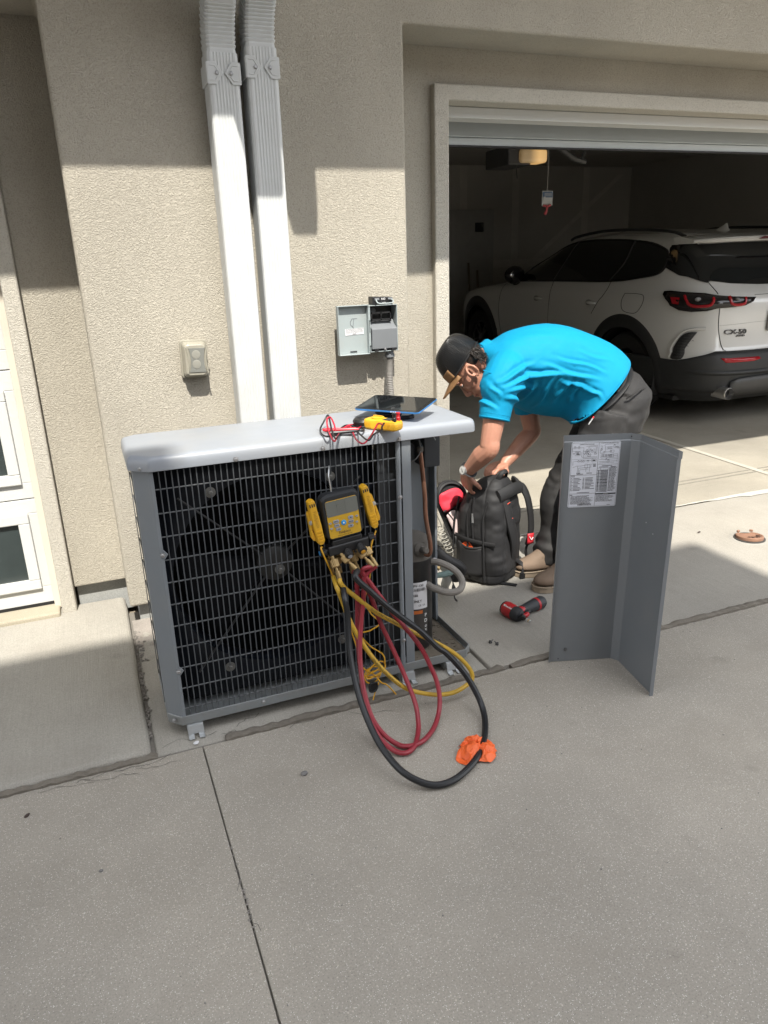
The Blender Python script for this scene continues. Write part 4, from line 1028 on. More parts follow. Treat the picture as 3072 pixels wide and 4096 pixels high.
def hose(name, label, r_, m, e0, pts, e1):
    mb = MB(); P = [ends[e0]] + [Vector(p) for p in pts] + [ends[e1]]
    P = catmull(P, 6); P2 = [P[0]]
    for i in range(1, len(P) - 1): P2.append((P[i - 1] + P[i] * 2 + P[i + 1]) / 4)
    P2.append(P[-1])
    for q in P2: q.z = max(q.z, r_ + .003)
    mb.tube(P2, r_, 10)
    HOSEP[label] = P2
    return tag(mb.build(name, m), label, 'hose', 'charging hoses hanging from the manifold gauge')
M_HY = mat('yellow_hose', (.50, .31, .03), .5, var=.1, dirt=(.25, .17, .03), dirt_amt=.3, dirt_scale=25, bump=.08, bscale=120)
M_HR = mat('red_hose', (.27, .022, .035), .45, var=.1, dirt=(.13, .02, .03), dirt_amt=.35, dirt_scale=25)
M_HB = mat('black_hose', (.009, .010, .012), .42, var=.2, bump=.12, bscale=160)
hose('hose', 'yellow charging hose looping forward from the gauge', .0078, M_HY, 'y1', [(0.666,2.120,0.505), (0.682,2.120,0.479), (0.719,2.119,0.440), (0.787,2.114,0.371), (0.858,2.109,0.317), (0.912,2.104,0.275), (0.997,2.097,0.218), (1.072,2.087,0.157), (1.119,2.073,0.096), (1.124,2.061,0.058), (1.091,2.052,0.043), (1.038,2.043,0.035), (0.968,2.040,0.047), (0.892,2.045,0.077), (0.845,2.052,0.108), (0.797,2.067,0.161), (0.764,2.080,0.208), (0.729,2.095,0.271), (0.701,2.106,0.333), (0.683,2.113,0.384), (0.670,2.118,0.435), (0.654,2.120,0.488)], 'y2')
hose('hose', 'dark red hose with the narrow inner loop on the drive', .0082, M_HR, 'r1', [(0.737,2.160,0.514), (0.736,2.158,0.464), (0.731,2.148,0.392), (0.722,2.133,0.331), (0.715,2.111,0.274), (0.709,2.088,0.229), (0.697,2.035,0.156), (0.687,1.969,0.095), (0.698,1.902,0.047), (0.726,1.858,0.017), (0.756,1.828,0.014), (0.795,1.843,0.014), (0.838,1.905,0.014), (0.859,1.950,0.032), (0.869,1.993,0.066), (0.864,2.038,0.116), (0.852,2.076,0.173), (0.825,2.117,0.264), (0.809,2.133,0.312), (0.800,2.141,0.345), (0.781,2.155,0.422)], 'r2')
hose('hose', 'dark red hose with the wider outer loop on the drive', .0082, M_HR, 'r3', [(0.747,2.130,0.529), (0.769,2.129,0.484), (0.808,2.124,0.419), (0.845,2.115,0.358), (0.880,2.104,0.304), (0.903,2.096,0.272), (0.936,2.078,0.214), (0.958,2.051,0.149), (0.967,2.027,0.106), (0.962,1.995,0.061), (0.939,1.959,0.025), (0.891,1.903,0.014), (0.832,1.859,0.014), (0.781,1.855,0.014), (0.754,1.878,0.014), (0.719,1.907,0.042), (0.695,1.953,0.088), (0.693,2.012,0.155), (0.700,2.054,0.219), (0.709,2.080,0.273), (0.727,2.107,0.351), (0.748,2.126,0.449), (0.755,2.130,0.505)], 'r4')
hose('hose', 'thick black vacuum hose making the largest loop on the drive', .0105, M_HB, 'b1', [(0.709,2.090,0.525), (0.753,2.088,0.473), (0.806,2.083,0.412), (0.867,2.073,0.350), (0.923,2.061,0.297), (0.977,2.041,0.232), (1.006,2.032,0.207), (1.055,2.002,0.140), (1.081,1.962,0.080), (1.087,1.922,0.037), (1.066,1.862,0.016), (1.015,1.780,0.016), (0.957,1.716,0.016), (0.888,1.669,0.016), (0.831,1.646,0.016), (0.779,1.649,0.016), (0.736,1.670,0.028), (0.697,1.711,0.048), (0.675,1.772,0.071), (0.663,1.832,0.098), (0.657,1.894,0.135), (0.654,1.943,0.176), (0.655,1.992,0.228), (0.659,2.034,0.293), (0.665,2.058,0.346), (0.671,2.077,0.413), (0.667,2.086,0.466)], 'b2')
# printed legend along the yellow hose
def hose_print(obj, P, r_, start, body, size, toward):
    me = textmesh(body, False, .2).copy(); S_ = [0]
    for a, b in zip(P, P[1:]): S_.append(S_[-1] + (b - a).length)
    pa = np.array([tuple(p) for p in P]); half = max(v.co.x for v in me.vertices) * size
    for v in me.vertices:
        q = start + half + v.co.x * size
        c = Vector([float(np.interp(q, S_, pa[:, k])) for k in range(3)]); c2 = Vector([float(np.interp(q + .004, S_, pa[:, k])) for k in range(3)])
        t = (c2 - c).normalized(); n_ = (toward - t * toward.dot(t)).normalized(); b = n_.cross(t)
        a = v.co.y * size / r_; v.co = c + (n_ * math.cos(a) + b * math.sin(a)) * (r_ + .0006)
    link('print', me, M_INK, obj, angle=0)
_yh = [o for o in bpy.data.objects if o.get('label', '').startswith('yellow charging hose')][0]
_P = HOSEP[_yh['label']]
for st_ in (.16, .34): hose_print(_yh, _P, .0078, st_, 'YELLOW JACKET PLUS II Charging Hose', .0085, Vector((-.3, -.8, .55)))
hose_print(_yh, _P, .0078, .98, 'YELLOW JACKET PLUS II Charging Hose', .0085, Vector((-.3, -.9, .3)))
# pipe clamps clipped to the gauge sides
def pipe_clamp(x, z, tilt, label, flip):
    m3 = gm @ Matrix.Rotation(tilt, 3, 'Y')
    KS = 1.22
    loc = gw((x, -.006, z))
    t = thing('pipe_clamp', label, 'clamp', loc, m3, 'yellow temperature clamps on the gauge')
    mb = MB(); mb.loft([[(a * s_, y, b) for a, b in [(-.009, .060), (.002, .064), (.010, .060), (.0115, -.01), (.010, -.056), (.004, -.064), (-.006, -.064), (-.011, -.056), (-.0115, -.01)]] for y, s_ in ((-.012, .85), (-.008, 1), (.010, 1), (.014, .9))], True, True, False)
    up = mb.build('front_jaw', M_YEL, t, local=True, bevel=.002)
    rb = MB()
    for k in range(4): rb.bb(-.008, .008, -.0142, -.0115, -.054 + .009 * k, -.050 + .009 * k)
    rb.build('grip_ribs', M_YEL, up, local=True)
    mk = MB()
    for k in range(3): mk.bb(-.0075 + .006 * k, -.0045 + .006 * k, -.0130, -.0118, .046, .055)
    mk.build('vent_slots', M_INK, up, local=True)
    text('lettering', 'Fieldpiece', mat('dull_moulding', (.46, .25, .02), .6), up, (.001, -.0128, .010), (0, 0, -1), (1, 0, 0), .012, local=True, bold=True)
    s_ = -1 if flip else 1
    mb = MB(); mb.loft([[(a * s_ + (0), y, b) for a, b in [(-.012, .034), (-.017, .028), (-.022, -.040), (-.018, -.050), (-.010, -.050), (-.014, -.02), (-.004, .02)]] for y in (-.004, .012)], True, True, False)
    mb.build('rear_jaw', M_YEL, t, local=True, bevel=.002)
    mb = MB(); mb.lathe([(.006, 0), (.006, .002), (.003, .003)], (-.014 * s_, -.005, .004), (0, -1, 0), 12); mb.build('pivot', M_STEEL, t, local=True)
    mb = MB(); mb.bb(-.012 * s_ - .004, -.012 * s_ + .004, -.002, .010, -.046, -.022); mb.build('contact_pad', mat('worn_copper_pad', (.25, .10, .04), .5, metal=.5), t, local=True)
    t.matrix_basis = t.matrix_basis @ Matrix.Scale(KS, 4)
    return t, loc + m3 @ Vector((0, 0, -.062 * KS))
c1, e1 = pipe_clamp(-.0900, -.002, R(-5), 'yellow pipe clamp on the left side of the gauge', False)
c2, e2 = pipe_clamp(.096, .004, R(-8), 'yellow pipe clamp on the right side of the gauge', True)
M_CORD = mat('yellow_cable', (.62, .33, .02), .5, var=.08)
def cord(parent, pts, r_=.0022):
    mb = MB(); mb.tube(catmull(pts, 6), r_, 6); return mb.build('cable', M_CORD, parent)
cord(c1, [e1, (0.619,2.165,0.634), (0.626,2.165,0.610), (0.646,2.175,0.557), (0.668,2.190,0.490), (0.692,2.200,0.395), (0.716,2.200,0.301), (0.724,2.195,0.255), (0.733,2.195,0.225), (0.765,2.190,0.197), (0.779,2.175,0.177), (0.796,2.165,0.167), (0.829,2.160,0.116), (0.821,2.155,0.095), (0.792,2.150,0.077), (0.766,2.150,0.084), (0.743,2.155,0.110), (0.750,2.160,0.148), (0.770,2.170,0.182)])
cx_, cy_ = 811, 1391
coil = [e2, (0.795,2.165,0.621), (0.796,2.170,0.573), (0.790,2.175,0.523), (0.789,2.190,0.489), (0.782,2.200,0.443), (0.799,2.205,0.397), (0.826,2.205,0.359), (0.797,2.205,0.342), (0.766,2.205,0.336), (0.793,2.200,0.293), (0.830,2.195,0.258)]
cc0 = Vector((0.806,2.190,0.211))
for k in range(64):
    a = k * R(24); q = .026 + .012 * math.sin(k * .37); e_ = .55 + .35 * math.sin(k * .21)
    coil.append(cc0 + Vector((q * math.cos(a), .006 * math.sin(k * .9) , q * e_ * math.sin(a) + .3 * q * math.cos(a))))
cord(c2, coil)
ks = thing('cable_strap', 'black hook-and-loop strap at the end of the yellow cable', 'strap', (0.776,2.150,0.077))
sx, sy, sz = (0.776,2.150,0.076)
mb = MB(); mb.tube(catmull([(sx - .012, sy, sz + .006), (sx, sy - .006, sz + .010), (sx + .014, sy, sz + .004), (sx + .013, sy, sz - .02), (sx, sy - .003, sz - .027), (sx - .013, sy, sz - .022), (sx - .012, sy, sz + .006)], 5), .004, 8, flat=1.0)
mb.box((sx, sy + .001, sz - .010), (.022, .004, .034)); mb.build('band', M_RUBBER, ks, bevel=.001)


# ================================================================ access panel standing on the drive
pa = thing('access_panel', 'bent grey sheet-metal access panel standing on the drive with a wiring diagram sticker', 'access panel', (1.747, 2.046, 0), (R(.4), R(1.0), 0))
Lp = Vector((1.491 - 1.747, 2.123 - 2.046, 0)); Rp = Vector((1.695 - 1.747, 1.778 - 2.046, 0))
lu = Lp.normalized(); ru = Rp.normalized()
F1 = lu * .022; F2 = ru * .022
inL = Vector((lu.y, -lu.x, 0)); inR = Vector((-ru.y, ru.x, 0))
if inL.dot(ru) < 0: inL = -inL
if inR.dot(lu) < 0: inR = -inR
def prof(o): return [Lp + inL * (.010 + o), Lp + inL * o, F1 + (inL) * o, F2 + inR * o, Rp + inR * o, Rp + inR * (o + .013) - ru * .001]
rows = [(0.0, 0), (.06, 0), (.868, 0), (.871, -.003), (.893, -.003)]
mb = MB(); mb.loft([[tuple(p + Vector((0, 0, z))) for p in prof(o)] for z, o in rows], False, False, False)
M_PANEL = mat('grey_panel_paint', (.165, .178, .19), .36, var=.05, vscale=3, rvar=.05, dirt=(.22, .22, .21), dirt_amt=.25, dirt_scale=7)
dent(M_PANEL, 3, .3, .012)
mb.build('sheet', M_PANEL, pa, local=True, solid=.0014)
def onleaf(u, z, off=.0016): return Lp * (1 - u / .267) + inL * off + Vector((0, 0, z))
for p in (onleaf(.245, .882, -.001), onleaf(.036, .012)):
    mb = MB(); mb.lathe([(.0025, 0), (.0025, .0006)], p, inL, 8); mb.build('hole', M_INK, pa, local=True)
mb = MB(); mb.lathe([(.007, 0), (.007, .001), (.005, .0015), (.005, .006), (.003, .008)], onleaf(.062, .052), inL, 6); mb.build('screw', mat('dull_screw', (.12, .12, .12), .4, metal=.6), pa, local=True, angle=20)
for dz, du in ((.60, .42), (.575, .60)):
    p = Rp * du + inR * .0016 + Vector((0, 0, dz)); mb = MB(); mb.lathe([(.0022, 0), (.0022, .0005)], p, inR, 8); mb.build('paint_chip', M_WHITEP, pa, local=True)
# sticker in the leaf's own axes
sxv = -lu; szv = Vector((0, 0, 1)); so_ = onleaf(.030 + .0885, .868 - .120, .0022)
SW, SH = .177, .240
mb = MB(); mb.loft([[tuple(so_ + sxv * a + szv * b + inL * o) for a, b in rrect(SW, SH, .006)] for o in (-.0006, .0004)], True, True, False)
M_STICK = mat('sticker_white', (.60, .62, .68), .5, var=.03, dirt=(.45, .45, .45), dirt_amt=.12)
sk = mb.build('sticker', M_STICK, pa, local=True)
pr = MB()
def sp(a, b): return so_ + sxv * a + szv * b + inL * .0009
def rule(x0, y0, x1, y1, w_=.0006):
    a, b = sp(x0, y0), sp(x1, y1); d = (b - a)
    if d.length < 1e-6: return
    n_ = d.normalized().cross(inL) * w_ / 2
    pr.add([a - n_, b - n_, b + n_, a + n_], [(0, 1, 2, 3)])
def block(x0, y0, x1, y1): rule(x0, (y0 + y1) / 2, x1, (y0 + y1) / 2, abs(y1 - y0))
r_ = random.Random(11)
hx, hy = SW / 2 - .003, SH / 2 - .003
for a, b, c, d in ((-hx, -hy, hx, -hy), (-hx, hy, hx, hy), (-hx, -hy, -hx, hy), (hx, -hy, hx, hy)): rule(a, b, c, d, .0006)
mx = .010
rule(mx, -hy, mx, hy, .0009)
def para(x0, x1, y, lines, lh, th, ragged=.25, indent=0):
    for k in range(lines):
        x = x0 + (indent if k % 3 else 0); e = x1 - r_.random() * ragged * (x1 - x0)
        while x < e:
            w_ = min(r_.uniform(.003, .011), e - x); block(x, y - k * lh, x + w_, y - k * lh + th * r_.uniform(.7, 1)); x += w_ + .0013
# left column: connection diagram
def path(pts, w_=.0007):
    for (a, b), (c, d) in zip(pts, pts[1:]): rule(a, b, c, d, w_)
def comp_sym(x, y, s_=.004):
    pts = [(x + s_ * math.cos(R(30 * k)), y + s_ * .7 * math.sin(R(30 * k))) for k in range(13)]; path(pts, .0006)
    block(x - s_ * .7, y + s_, x + s_ * .7, y + s_ * 1.3)
path([(-.084, .100), (-.060, .100), (-.044, .100), (-.044, .086), (-.036, .086)]); path([(-.084, .100), (-.084, .087), (-.056, .087)])
path([(-.036, .104), (.004, .108), (.004, .076), (-.006, .076)]); path([(-.026, .090), (-.026, .102), (.0, .104), (.0, .080)]); path([(-.022, .086), (-.010, .094), (-.004, .094), (-.004, .080)])
path([(-.050, .084), (-.050, .066), (.006, .066)]); path([(-.044, .082), (-.044, .062), (.006, .062)]); path([(-.036, .086), (-.028, .078), (-.018, .074), (-.018, .068), (-.030, .068)])
for x, y in ((-.076, .100), (-.062, .100), (-.032, .088), (-.028, .082), (-.020, .090), (-.012, .084), (-.002, .078), (-.036, .076), (-.026, .072)): comp_sym(x, y)
block(-.070, .080, -.060, .083); block(-.070, .075, -.058, .078); path([(-.074, .086), (-.074, .072), (-.056, .072), (-.056, .086), (-.074, .086)]); block(-.082, .078, -.076, .080)
for k in range(4): rule(-.046 + .006 * k, .090, -.040 + .008 * k, .074, .0006)
rule(-.085, .058, -.006, .060, .0005)
path([(-.080, .036), (-.080, .050), (-.060, .052), (-.040, .052), (-.006, .054)])
for x in (-.060, -.050, -.042, -.026): comp_sym(x, .050, .0035)
path([(-.012, .048), (.004, .048), (.004, .058), (-.012, .058), (-.012, .048)]); block(-.009, .051, .001, .055)
path([(-.080, .028), (-.066, .034), (-.050, .034), (-.034, .036), (-.006, .040)]); path([(-.036, .040), (-.036, .026), (-.026, .026), (-.026, .040), (-.036, .040)]); path([(-.031, .026), (-.031, .012)]); path([(-.024, .038), (-.018, .038), (-.018, .012)])
path([(-.062, .034), (-.062, .010)]); path([(-.058, .026), (-.058, .010)]); path([(-.058, .026), (-.014, .028), (-.014, .036)]); path([(-.053, .020), (-.053, .010)]); path([(-.053, .020), (-.022, .022)])
for k in range(3): block(-.064 + .005 * k, .006, -.061 + .005 * k, .009)
block(-.064, .003, -.040, .0048); block(-.028, .006, -.008, .0078)
for k in range(3): block(-.006, .030 + .004 * k, .004, .032 + .004 * k)
rule(-hx, 0, mx, 0, .0009); path([(-hx, -.001), (-.070, -.001), (-.070, -.0065), (-hx, -.0065)])
for k in range(10):
    y = -.012 - .0050 * k
    block(-.084, y, -.078 + .003 * (k % 2), y + .0014); block(-.074, y, -.074 + r_.uniform(.016, .030), y + .0017)
    if k < 9: block(-.040, y, -.034, y + .0017); block(-.031, y, -.031 + r_.uniform(.018, .036), y + .0017)
block(-.058, -.066, -.012, -.0642); rule(-hx, -.069, mx, -.069, .0009)
block(-.084, -.0745, -.074, -.0725)
for k in range(11): block(-.0845, -.078 - .0030 * k, -.083, -.0768 - .0030 * k)
para(-.080, .008, -.0775, 11, .0030, .0015, .35)
x = -.052
while x < -.004:
    w_ = r_.choice((.0006, .0009, .0014)); block(x, -.114, x + w_, -.1075); x += w_ + r_.choice((.0006, .0008, .0012))
# right column: ladder diagram, charging table, notes
path([(.016, .104), (.022, .104), (.022, .088), (.016, .088), (.016, .078), (.030, .078)]); path([(.030, .104), (.034, .110), (.062, .110), (.070, .108), (.078, .112), (.078, .100), (.070, .100)])
path([(.034, .104), (.034, .082), (.056, .082), (.056, .088), (.066, .088), (.066, .080), (.052, .080)]); path([(.040, .100), (.062, .100), (.066, .096), (.084, .096)]); path([(.038, .092), (.060, .094)])
for x, y in ((.020, .092), (.045, .096), (.054, .096), (.066, .104), (.072, .098), (.054, .084), (.080, .096), (.030, .080)): comp_sym(x, y, .0033)
path([(.020, .072), (.020, .060), (.080, .062)]); path([(.020, .066), (.080, .068)]); path([(.020, .072), (.080, .074), (.080, .044)]); path([(.014, .054), (.080, .056)]); path([(.014, .047), (.080, .049)]); path([(.014, .042), (.070, .044)])
for x in (.028, .038, .048, .056): comp_sym(x, .067, .0035)
comp_sym(.040, .055, .003); comp_sym(.048, .048, .0045)
path([(.052, .063), (.066, .064), (.066, .073), (.052, .072), (.052, .063)])
rule(mx, .037, hx, .037, .0006); block(.026, .031, .064, .0325); block(.016, .027, .050, .0282); block(.058, .027, .078, .0288)
path([(mx, .024), (.050, .024), (.050, -.066)], .0007); rule(.022, .024, .022, -.066, .0007)
for k in range(10): rule(.0255 + .0026 * k, .018, .0255 + .0026 * k, -.066, .0005)
for k in range(26): rule(.0235, .014 - .0031 * k, .0485, .014 - .0031 * k, .0009)
for k in range(7): rule(mx, .016 - .0117 * k, .050, .016 - .0117 * k, .0008)
for k in range(26): block(.013, .0135 - .0031 * k, .019, .0150 - .0031 * k)
para(.054, .083, .0235, 27, .0033, .0016, .3)
block(mx, -.074, hx, -.0695)
para(.013, .082, -.0775, 8, .0033, .0015, .35)
block(.056, -.1145, .068, -.1132)
stuff(link('print', pr.mesh('print'), M_INK, sk, local=True))
for body, x, y, s_ in (('CONNECTION DIAGRAM', -.034, .1115, .0046), ('SCHEMATIC DIAGRAM (LADDER FORM)', .048, .1145, .0036), ('LEGEND', -.0775, -.0040, .0034)):
    me = textmesh(body, True).copy()
    for v in me.vertices: v.co = sp(x + v.co.x * s_, y + v.co.y * s_)
    link('lettering', me, M_INK, sk, local=True, angle=0)
me = textmesh('CAUTION', True).copy()
for v in me.vertices: v.co = so_ + sxv * (.048 + v.co.x * .0038) + szv * (-.0718 + v.co.y * .0038) + inL * .0012
link('lettering', me, M_INKW, sk, local=True, angle=0)

# ================================================================ impact driver
ha = Vector((1.552,2.541,0.034)); hb = Vector((1.567,2.451,0.034)); ht = Vector((1.575,2.408,0.030))
hd = (hb - ha).normalized(); hl = (hb - ha).length
hg0 = ha.lerp(hb, .62); hg1 = Vector((1.732,2.532,0.034))
dr = thing('impact_driver', 'red cordless impact driver lying on the concrete by the boots', 'power tool', (ha + hb) / 2)
M_DRED = mat('driver_red', (.40, .012, .018), .4, var=.1)
M_DBLK = mat('driver_rubber', (.022, .024, .028), .6, var=.15, bump=.15, bscale=300)
mb = MB(); L_ = hl + .0
mb.lathe([(.014, -.012), (.026, -.010), (.0315, -.002), (.033, .012), (.0325, L_ * .55), (.031, L_ * .62)], ha, hd, 20); mb.build('motor_housing', M_DRED, dr)
mb = MB(); mb.lathe([(.0315, L_ * .60), (.0325, L_ * .64), (.031, L_ * .85), (.024, L_ * 1.0), (.016, L_ * 1.03), (.016, L_ * 1.08)], ha, hd, 20); mb.build('nose', M_DBLK, dr)
mb = MB(); mb.lathe([(.027, -.014), (.029, -.012), (.029, -.004), (.026, .0)], ha, hd, 20); mb.build('rear_cap', M_BLACKP, dr)
mb = MB(); mb.lathe([(.012, L_ * 1.08), (.013, L_ * 1.10), (.013, L_ * 1.22), (.009, L_ * 1.24), (.0055, L_ * 1.25), (.0055, L_ * 1.42)], ha, hd, 14); ch = mb.build('collet', M_BLACKP, dr)
mb = MB(); mb.lathe([(.0072, L_ * 1.42), (.0075, L_ * 1.44), (.0075, L_ * 1.66), (.005, L_ * 1.67)], ha, hd, 6); mb.build('nut_driver_bit', M_STEEL, ch, angle=20)
mb = MB(); mb.lathe([(.0078, L_ * 1.58), (.0078, L_ * 1.62)], ha, hd, 10); mb.build('bit_ring', mat('bit_gold', (.55, .35, .12), .35, metal=.8), ch)
gd_ = (hg1 - hg0)
mb = MB(); mb.tube([hg0 - gd_ * .05, hg0 + gd_ * .18, hg0 + gd_ * .30], [.026, .023, .021], 14, flat=.85); mb.build('handle_neck', M_DRED, dr)
mb = MB(); mb.tube([hg0 + gd_ * .22, hg0 + gd_ * .35, hg0 + gd_ * .55, hg0 + gd_ * .75, hg0 + gd_ * .93, hg0 + gd_ * 1.0], [.021, .022, .0255, .029, .0295, .025], 16); grip = mb.build('grip', M_DBLK, dr)
mb = MB(); mb.tube([hg0 + gd_ * .72, hg0 + gd_ * .78], [.0297, .0303], 16); mb.build('battery_band', M_DRED, grip)
pd = hd.cross(Vector((0, 0, 1))).normalized()
mb = MB(); c_ = hg0 + gd_ * .25 + hd * .030; mb.tube([c_ - gd_ * .06, c_ + gd_ * .10], [.009, .008], 10); mb.build('trigger', M_BLACKP, dr)
mb = MB(); mb.tube(catmull([hg0 + hd * .030 - gd_ * .02, hg0 + hd * .045 + gd_ * .10, hg0 + hd * .040 + gd_ * .22], 5), .010, 10); mb.build('trigger_guard', M_DRED, dr)
mb = MB(); up_ = Vector((0, 0, 1)); c_ = hg0 - hd * .028 + gd_ * .12 + up_ * .012; mb.box(c_, (.034, .010, .014), (0, .3, 1.9)); mb.tube([c_, c_ - hd * .022 + up_ * .012], .004, 6); mb.build('belt_clip', M_STEEL, dr, bevel=.002)
ez_ = (up_ - hd * up_.dot(hd)).normalized(); ex_ = hd
nrm_ = (Vector((-.45, -.55, .70)) - hd * Vector((-.45, -.55, .70)).dot(hd)).normalized()
ey_ = nrm_.cross(hd).normalized()
me = textmesh('Milwaukee', True, .2).copy()
for v in me.vertices:
    s_ = .0135; a_ = v.co.y * s_ / .0332
    v.co = ha + hd * (L_ * .30 + .0035 + v.co.x * s_ * .9) * 1.0 + (nrm_ * math.cos(a_) + ey_ * math.sin(a_)) * .0336
link('lettering', me, M_INKW, dr, angle=0)

# ================================================================ crumpled orange glove, lid, bits
gx, gy, _ = (0.976,1.753,0.020)
mb = MB(); r_ = random.Random(21)
def crumple_sheet(c, rad, seed, base, hgt, turn):
    """a crumpled piece of thin rubber: ridged folds over a low mound, overhanging in places"""
    o = Vector((seed * 3.1, seed * 1.7, seed * .7))
    def fn(u, v):
        t = u * 2 * math.pi + turn; q = v
        out = rad * (1 + .28 * nz((math.cos(t) * 1.1, math.sin(t) * 1.1, 0), 1, o) + .10 * nz((math.cos(t) * 3, math.sin(t) * 3, 2), 1, o))
        x, y = out * q * math.cos(t), out * q * math.sin(t); p = Vector((x, y, 0))
        wv = Vector((nz(p, 28, o), nz(p, 28, o + Vector((5, 2, 1))), 0)) * .35
        r1 = 1 - abs(nz(p * 22 + wv, 1, o)) * 2.2; r2 = 1 - abs(nz(p * 46 + wv * 2, 1, o + Vector((3, 3, 3)))) * 2; r3 = 1 - abs(nz(p * 95, 1, o)) * 2
        z = base * (1 - q ** 3) + hgt * (r1 * .62 + r2 * .26 + r3 * .07) * (.45 + .55 * (1 - q * q))
        x += .013 * nz(p, 30, o + Vector((9, 0, 0))); y += .013 * nz(p, 30, o + Vector((0, 9, 0)))
        return (c[0] + x, c[1] + y, max(.0012, z))
    mb.grid(fn, 120, 44, True, True)
crumple_sheet((gx, gy), .064, 1, .008, .032, 0); crumple_sheet((gx + .006, gy + .014), .050, 5, .018, .030, 1); crumple_sheet((gx - .018, gy - .002), .038, 8, .018, .030, 2); crumple_sheet((gx + .024, gy - .012), .034, 11, .016, .026, 3)
tag(mb.build('glove', mat('orange_nitrile', (.80, .135, .028), .5, var=.12, vscale=40, bump=.3, bscale=240, bdist=.002), None, angle=0, fix=False), 'crumpled orange rubber glove lying on the drive inside the black hose loop', 'glove')

wx, wy = 3.19, 2.755
wl = thing('water_lid', 'rusty broken round iron water lid set in the sunlit concrete', 'lid', (wx, wy, .02))
M_RUST = mat('rusty_iron', (.25, .135, .085), .8, var=.3, vscale=40, bump=.5, bscale=160, dirt=(.12, .07, .05), dirt_amt=.5, dirt_scale=20)
pl = []
for k in range(48):
    a = R(7.5 * k); q = .070
    d_ = abs(((math.degrees(a) - 72 + 180) % 360) - 180)
    if d_ < 34: q = .070 - .034 * (1 - (d_ / 34) ** 4)
    pl.append((q * math.cos(a), q * math.sin(a)))
tilt = Euler((R(-4), R(3), 0)).to_matrix()
mb = MB(); rings = []
for s_, z in ((.97, 0), (1, .003), (1, .017), (.97, .020), (.86, .020), (.84, .017), (.30, .017)):
    rings.append([tuple(Vector((wx, wy, .006)) + tilt @ Vector((x * s_, y * s_, z))) for x, y in pl])
mb.loft(rings, True, True, False); mb.build('lid_plate', M_RUST, wl, angle=30)
for a in (38, 104):
    p = Vector((wx, wy, .03)) + Vector((.066 * math.cos(R(a)), .066 * math.sin(R(a)), 0)); mb = MB(); mb.box(p, (.012, .018, .012), (0, 0, R(a))); mb.build('lid_lug', M_RUST, wl, bevel=.003)
for k, ch_ in enumerate('WATER'):
    a = R(-38 - 26 * k); me = textmesh(ch_, True, 0, .06).copy(); s_ = .030
    q = .043; ex = Vector((math.sin(a), -math.cos(a), 0)); ey = Vector((-math.cos(a), -math.sin(a), 0)); o_ = Vector((q * math.cos(a), q * math.sin(a), .0180))
    for v in me.vertices: v.co = Vector((wx, wy, .006)) + tilt @ (o_ + ex * v.co.x * s_ + ey * v.co.y * s_ + Vector((0, 0, v.co.z * s_)))
    link('lettering', me, mat('dark_rust', (.07, .035, .022), .85), wl, angle=0)
mb = MB(); mb.lathe([(.079, .0066), (.079, .012), (.066, .012), (.066, -.02)], (wx, wy, 0), (0, 0, 1), 32, False); mb.build('lid_frame', mat('dark_iron', (.05, .045, .042), .8, var=.2), wl)
mb = MB(); mb.lathe([(.105, .0062), (.10, .0072), (.0795, .0074)], (wx, wy, 0), (0, 0, 1), 40, False)
struct(mb.build('lid_collar', concrete('collar_concrete', (.325, .312, .283), mott=.12)))
def litter(name, p, m, label, cat, sz, rot=(0, 0, 0), grp=None, kind='blob'):
    mb = MB(); r_ = random.Random(hash(name) % 99 + int(p[0] * 1000))
    mb.ellip((p[0], p[1], p[2] + sz[2] * .8), sz, rot, 9, 6)
    mb.v = [tuple(Vector(q) + Vector((nz(q, 300), nz(q, 300, (7, 0, 0)), nz(q, 300, (0, 7, 0)))) * sz[2] * .5) for q in mb.v]
    return tag(mb.build(name, m), label, cat, grp)
M_PEB = mat('grey_pebble', (.16, .155, .15), .8, var=.2)
litter('pebble', (0.439,1.877,-0.000), M_PEB, 'dark rounded pebble alone on the drive left of the hoses', 'pebble', (.011, .009, .006))
litter('paper_scrap', (0.155,2.176,0.000), M_WHITEP, 'white scrap of paper at the left foot of the unit', 'litter', (.010, .008, .004), (0, 0, .4))
litter('leaf_bit', (-0.352,2.032,0.000), mat('dark_leaf', (.05, .035, .03), .9), 'small dark leaf scrap on the lower left of the drive', 'litter', (.010, .006, .003), (0, 0, .9))
litter('pebble', (-0.159,1.723,0.000), M_PEB, 'tiny grey pebble near the left edge of the drive', 'pebble', (.006, .005, .003))
litter('leaf_bit', (3.016,2.937,0.010), mat('dark_leaf', (.05, .035, .03), .9), 'small dark leaf scrap on the concrete left of the iron lid', 'litter', (.012, .006, .003), (0, 0, .2))
for (p, a, lab_) in (((1.362,2.345,0.010), .4, 'loose hex screw on the concrete, standing nearer the unit'), ((1.377,2.321,0.010), 1.7, 'loose hex screw on the concrete, farther from the unit')):
    t = thing('loose_screw', lab_, 'screw', p, None, 'screws taken out of the panel')
    q = Vector((p[0], p[1], .012)); d = Vector((math.cos(a), math.sin(a), .25)).normalized()
    mb = MB(); mb.lathe([(.0085, 0), (.0085, .0015), (.0055, .002), (.0055, .007), (.004, .008)], q, -d, 8); mb.build('head', mat('dull_screw', (.12, .12, .12), .4, metal=.6), t)
    mb = MB(); mb.tube([q, q + d * .016], [.003, .002], 7); mb.build('shank', mat('dull_screw', (.12, .12, .12), .4, metal=.6), t)
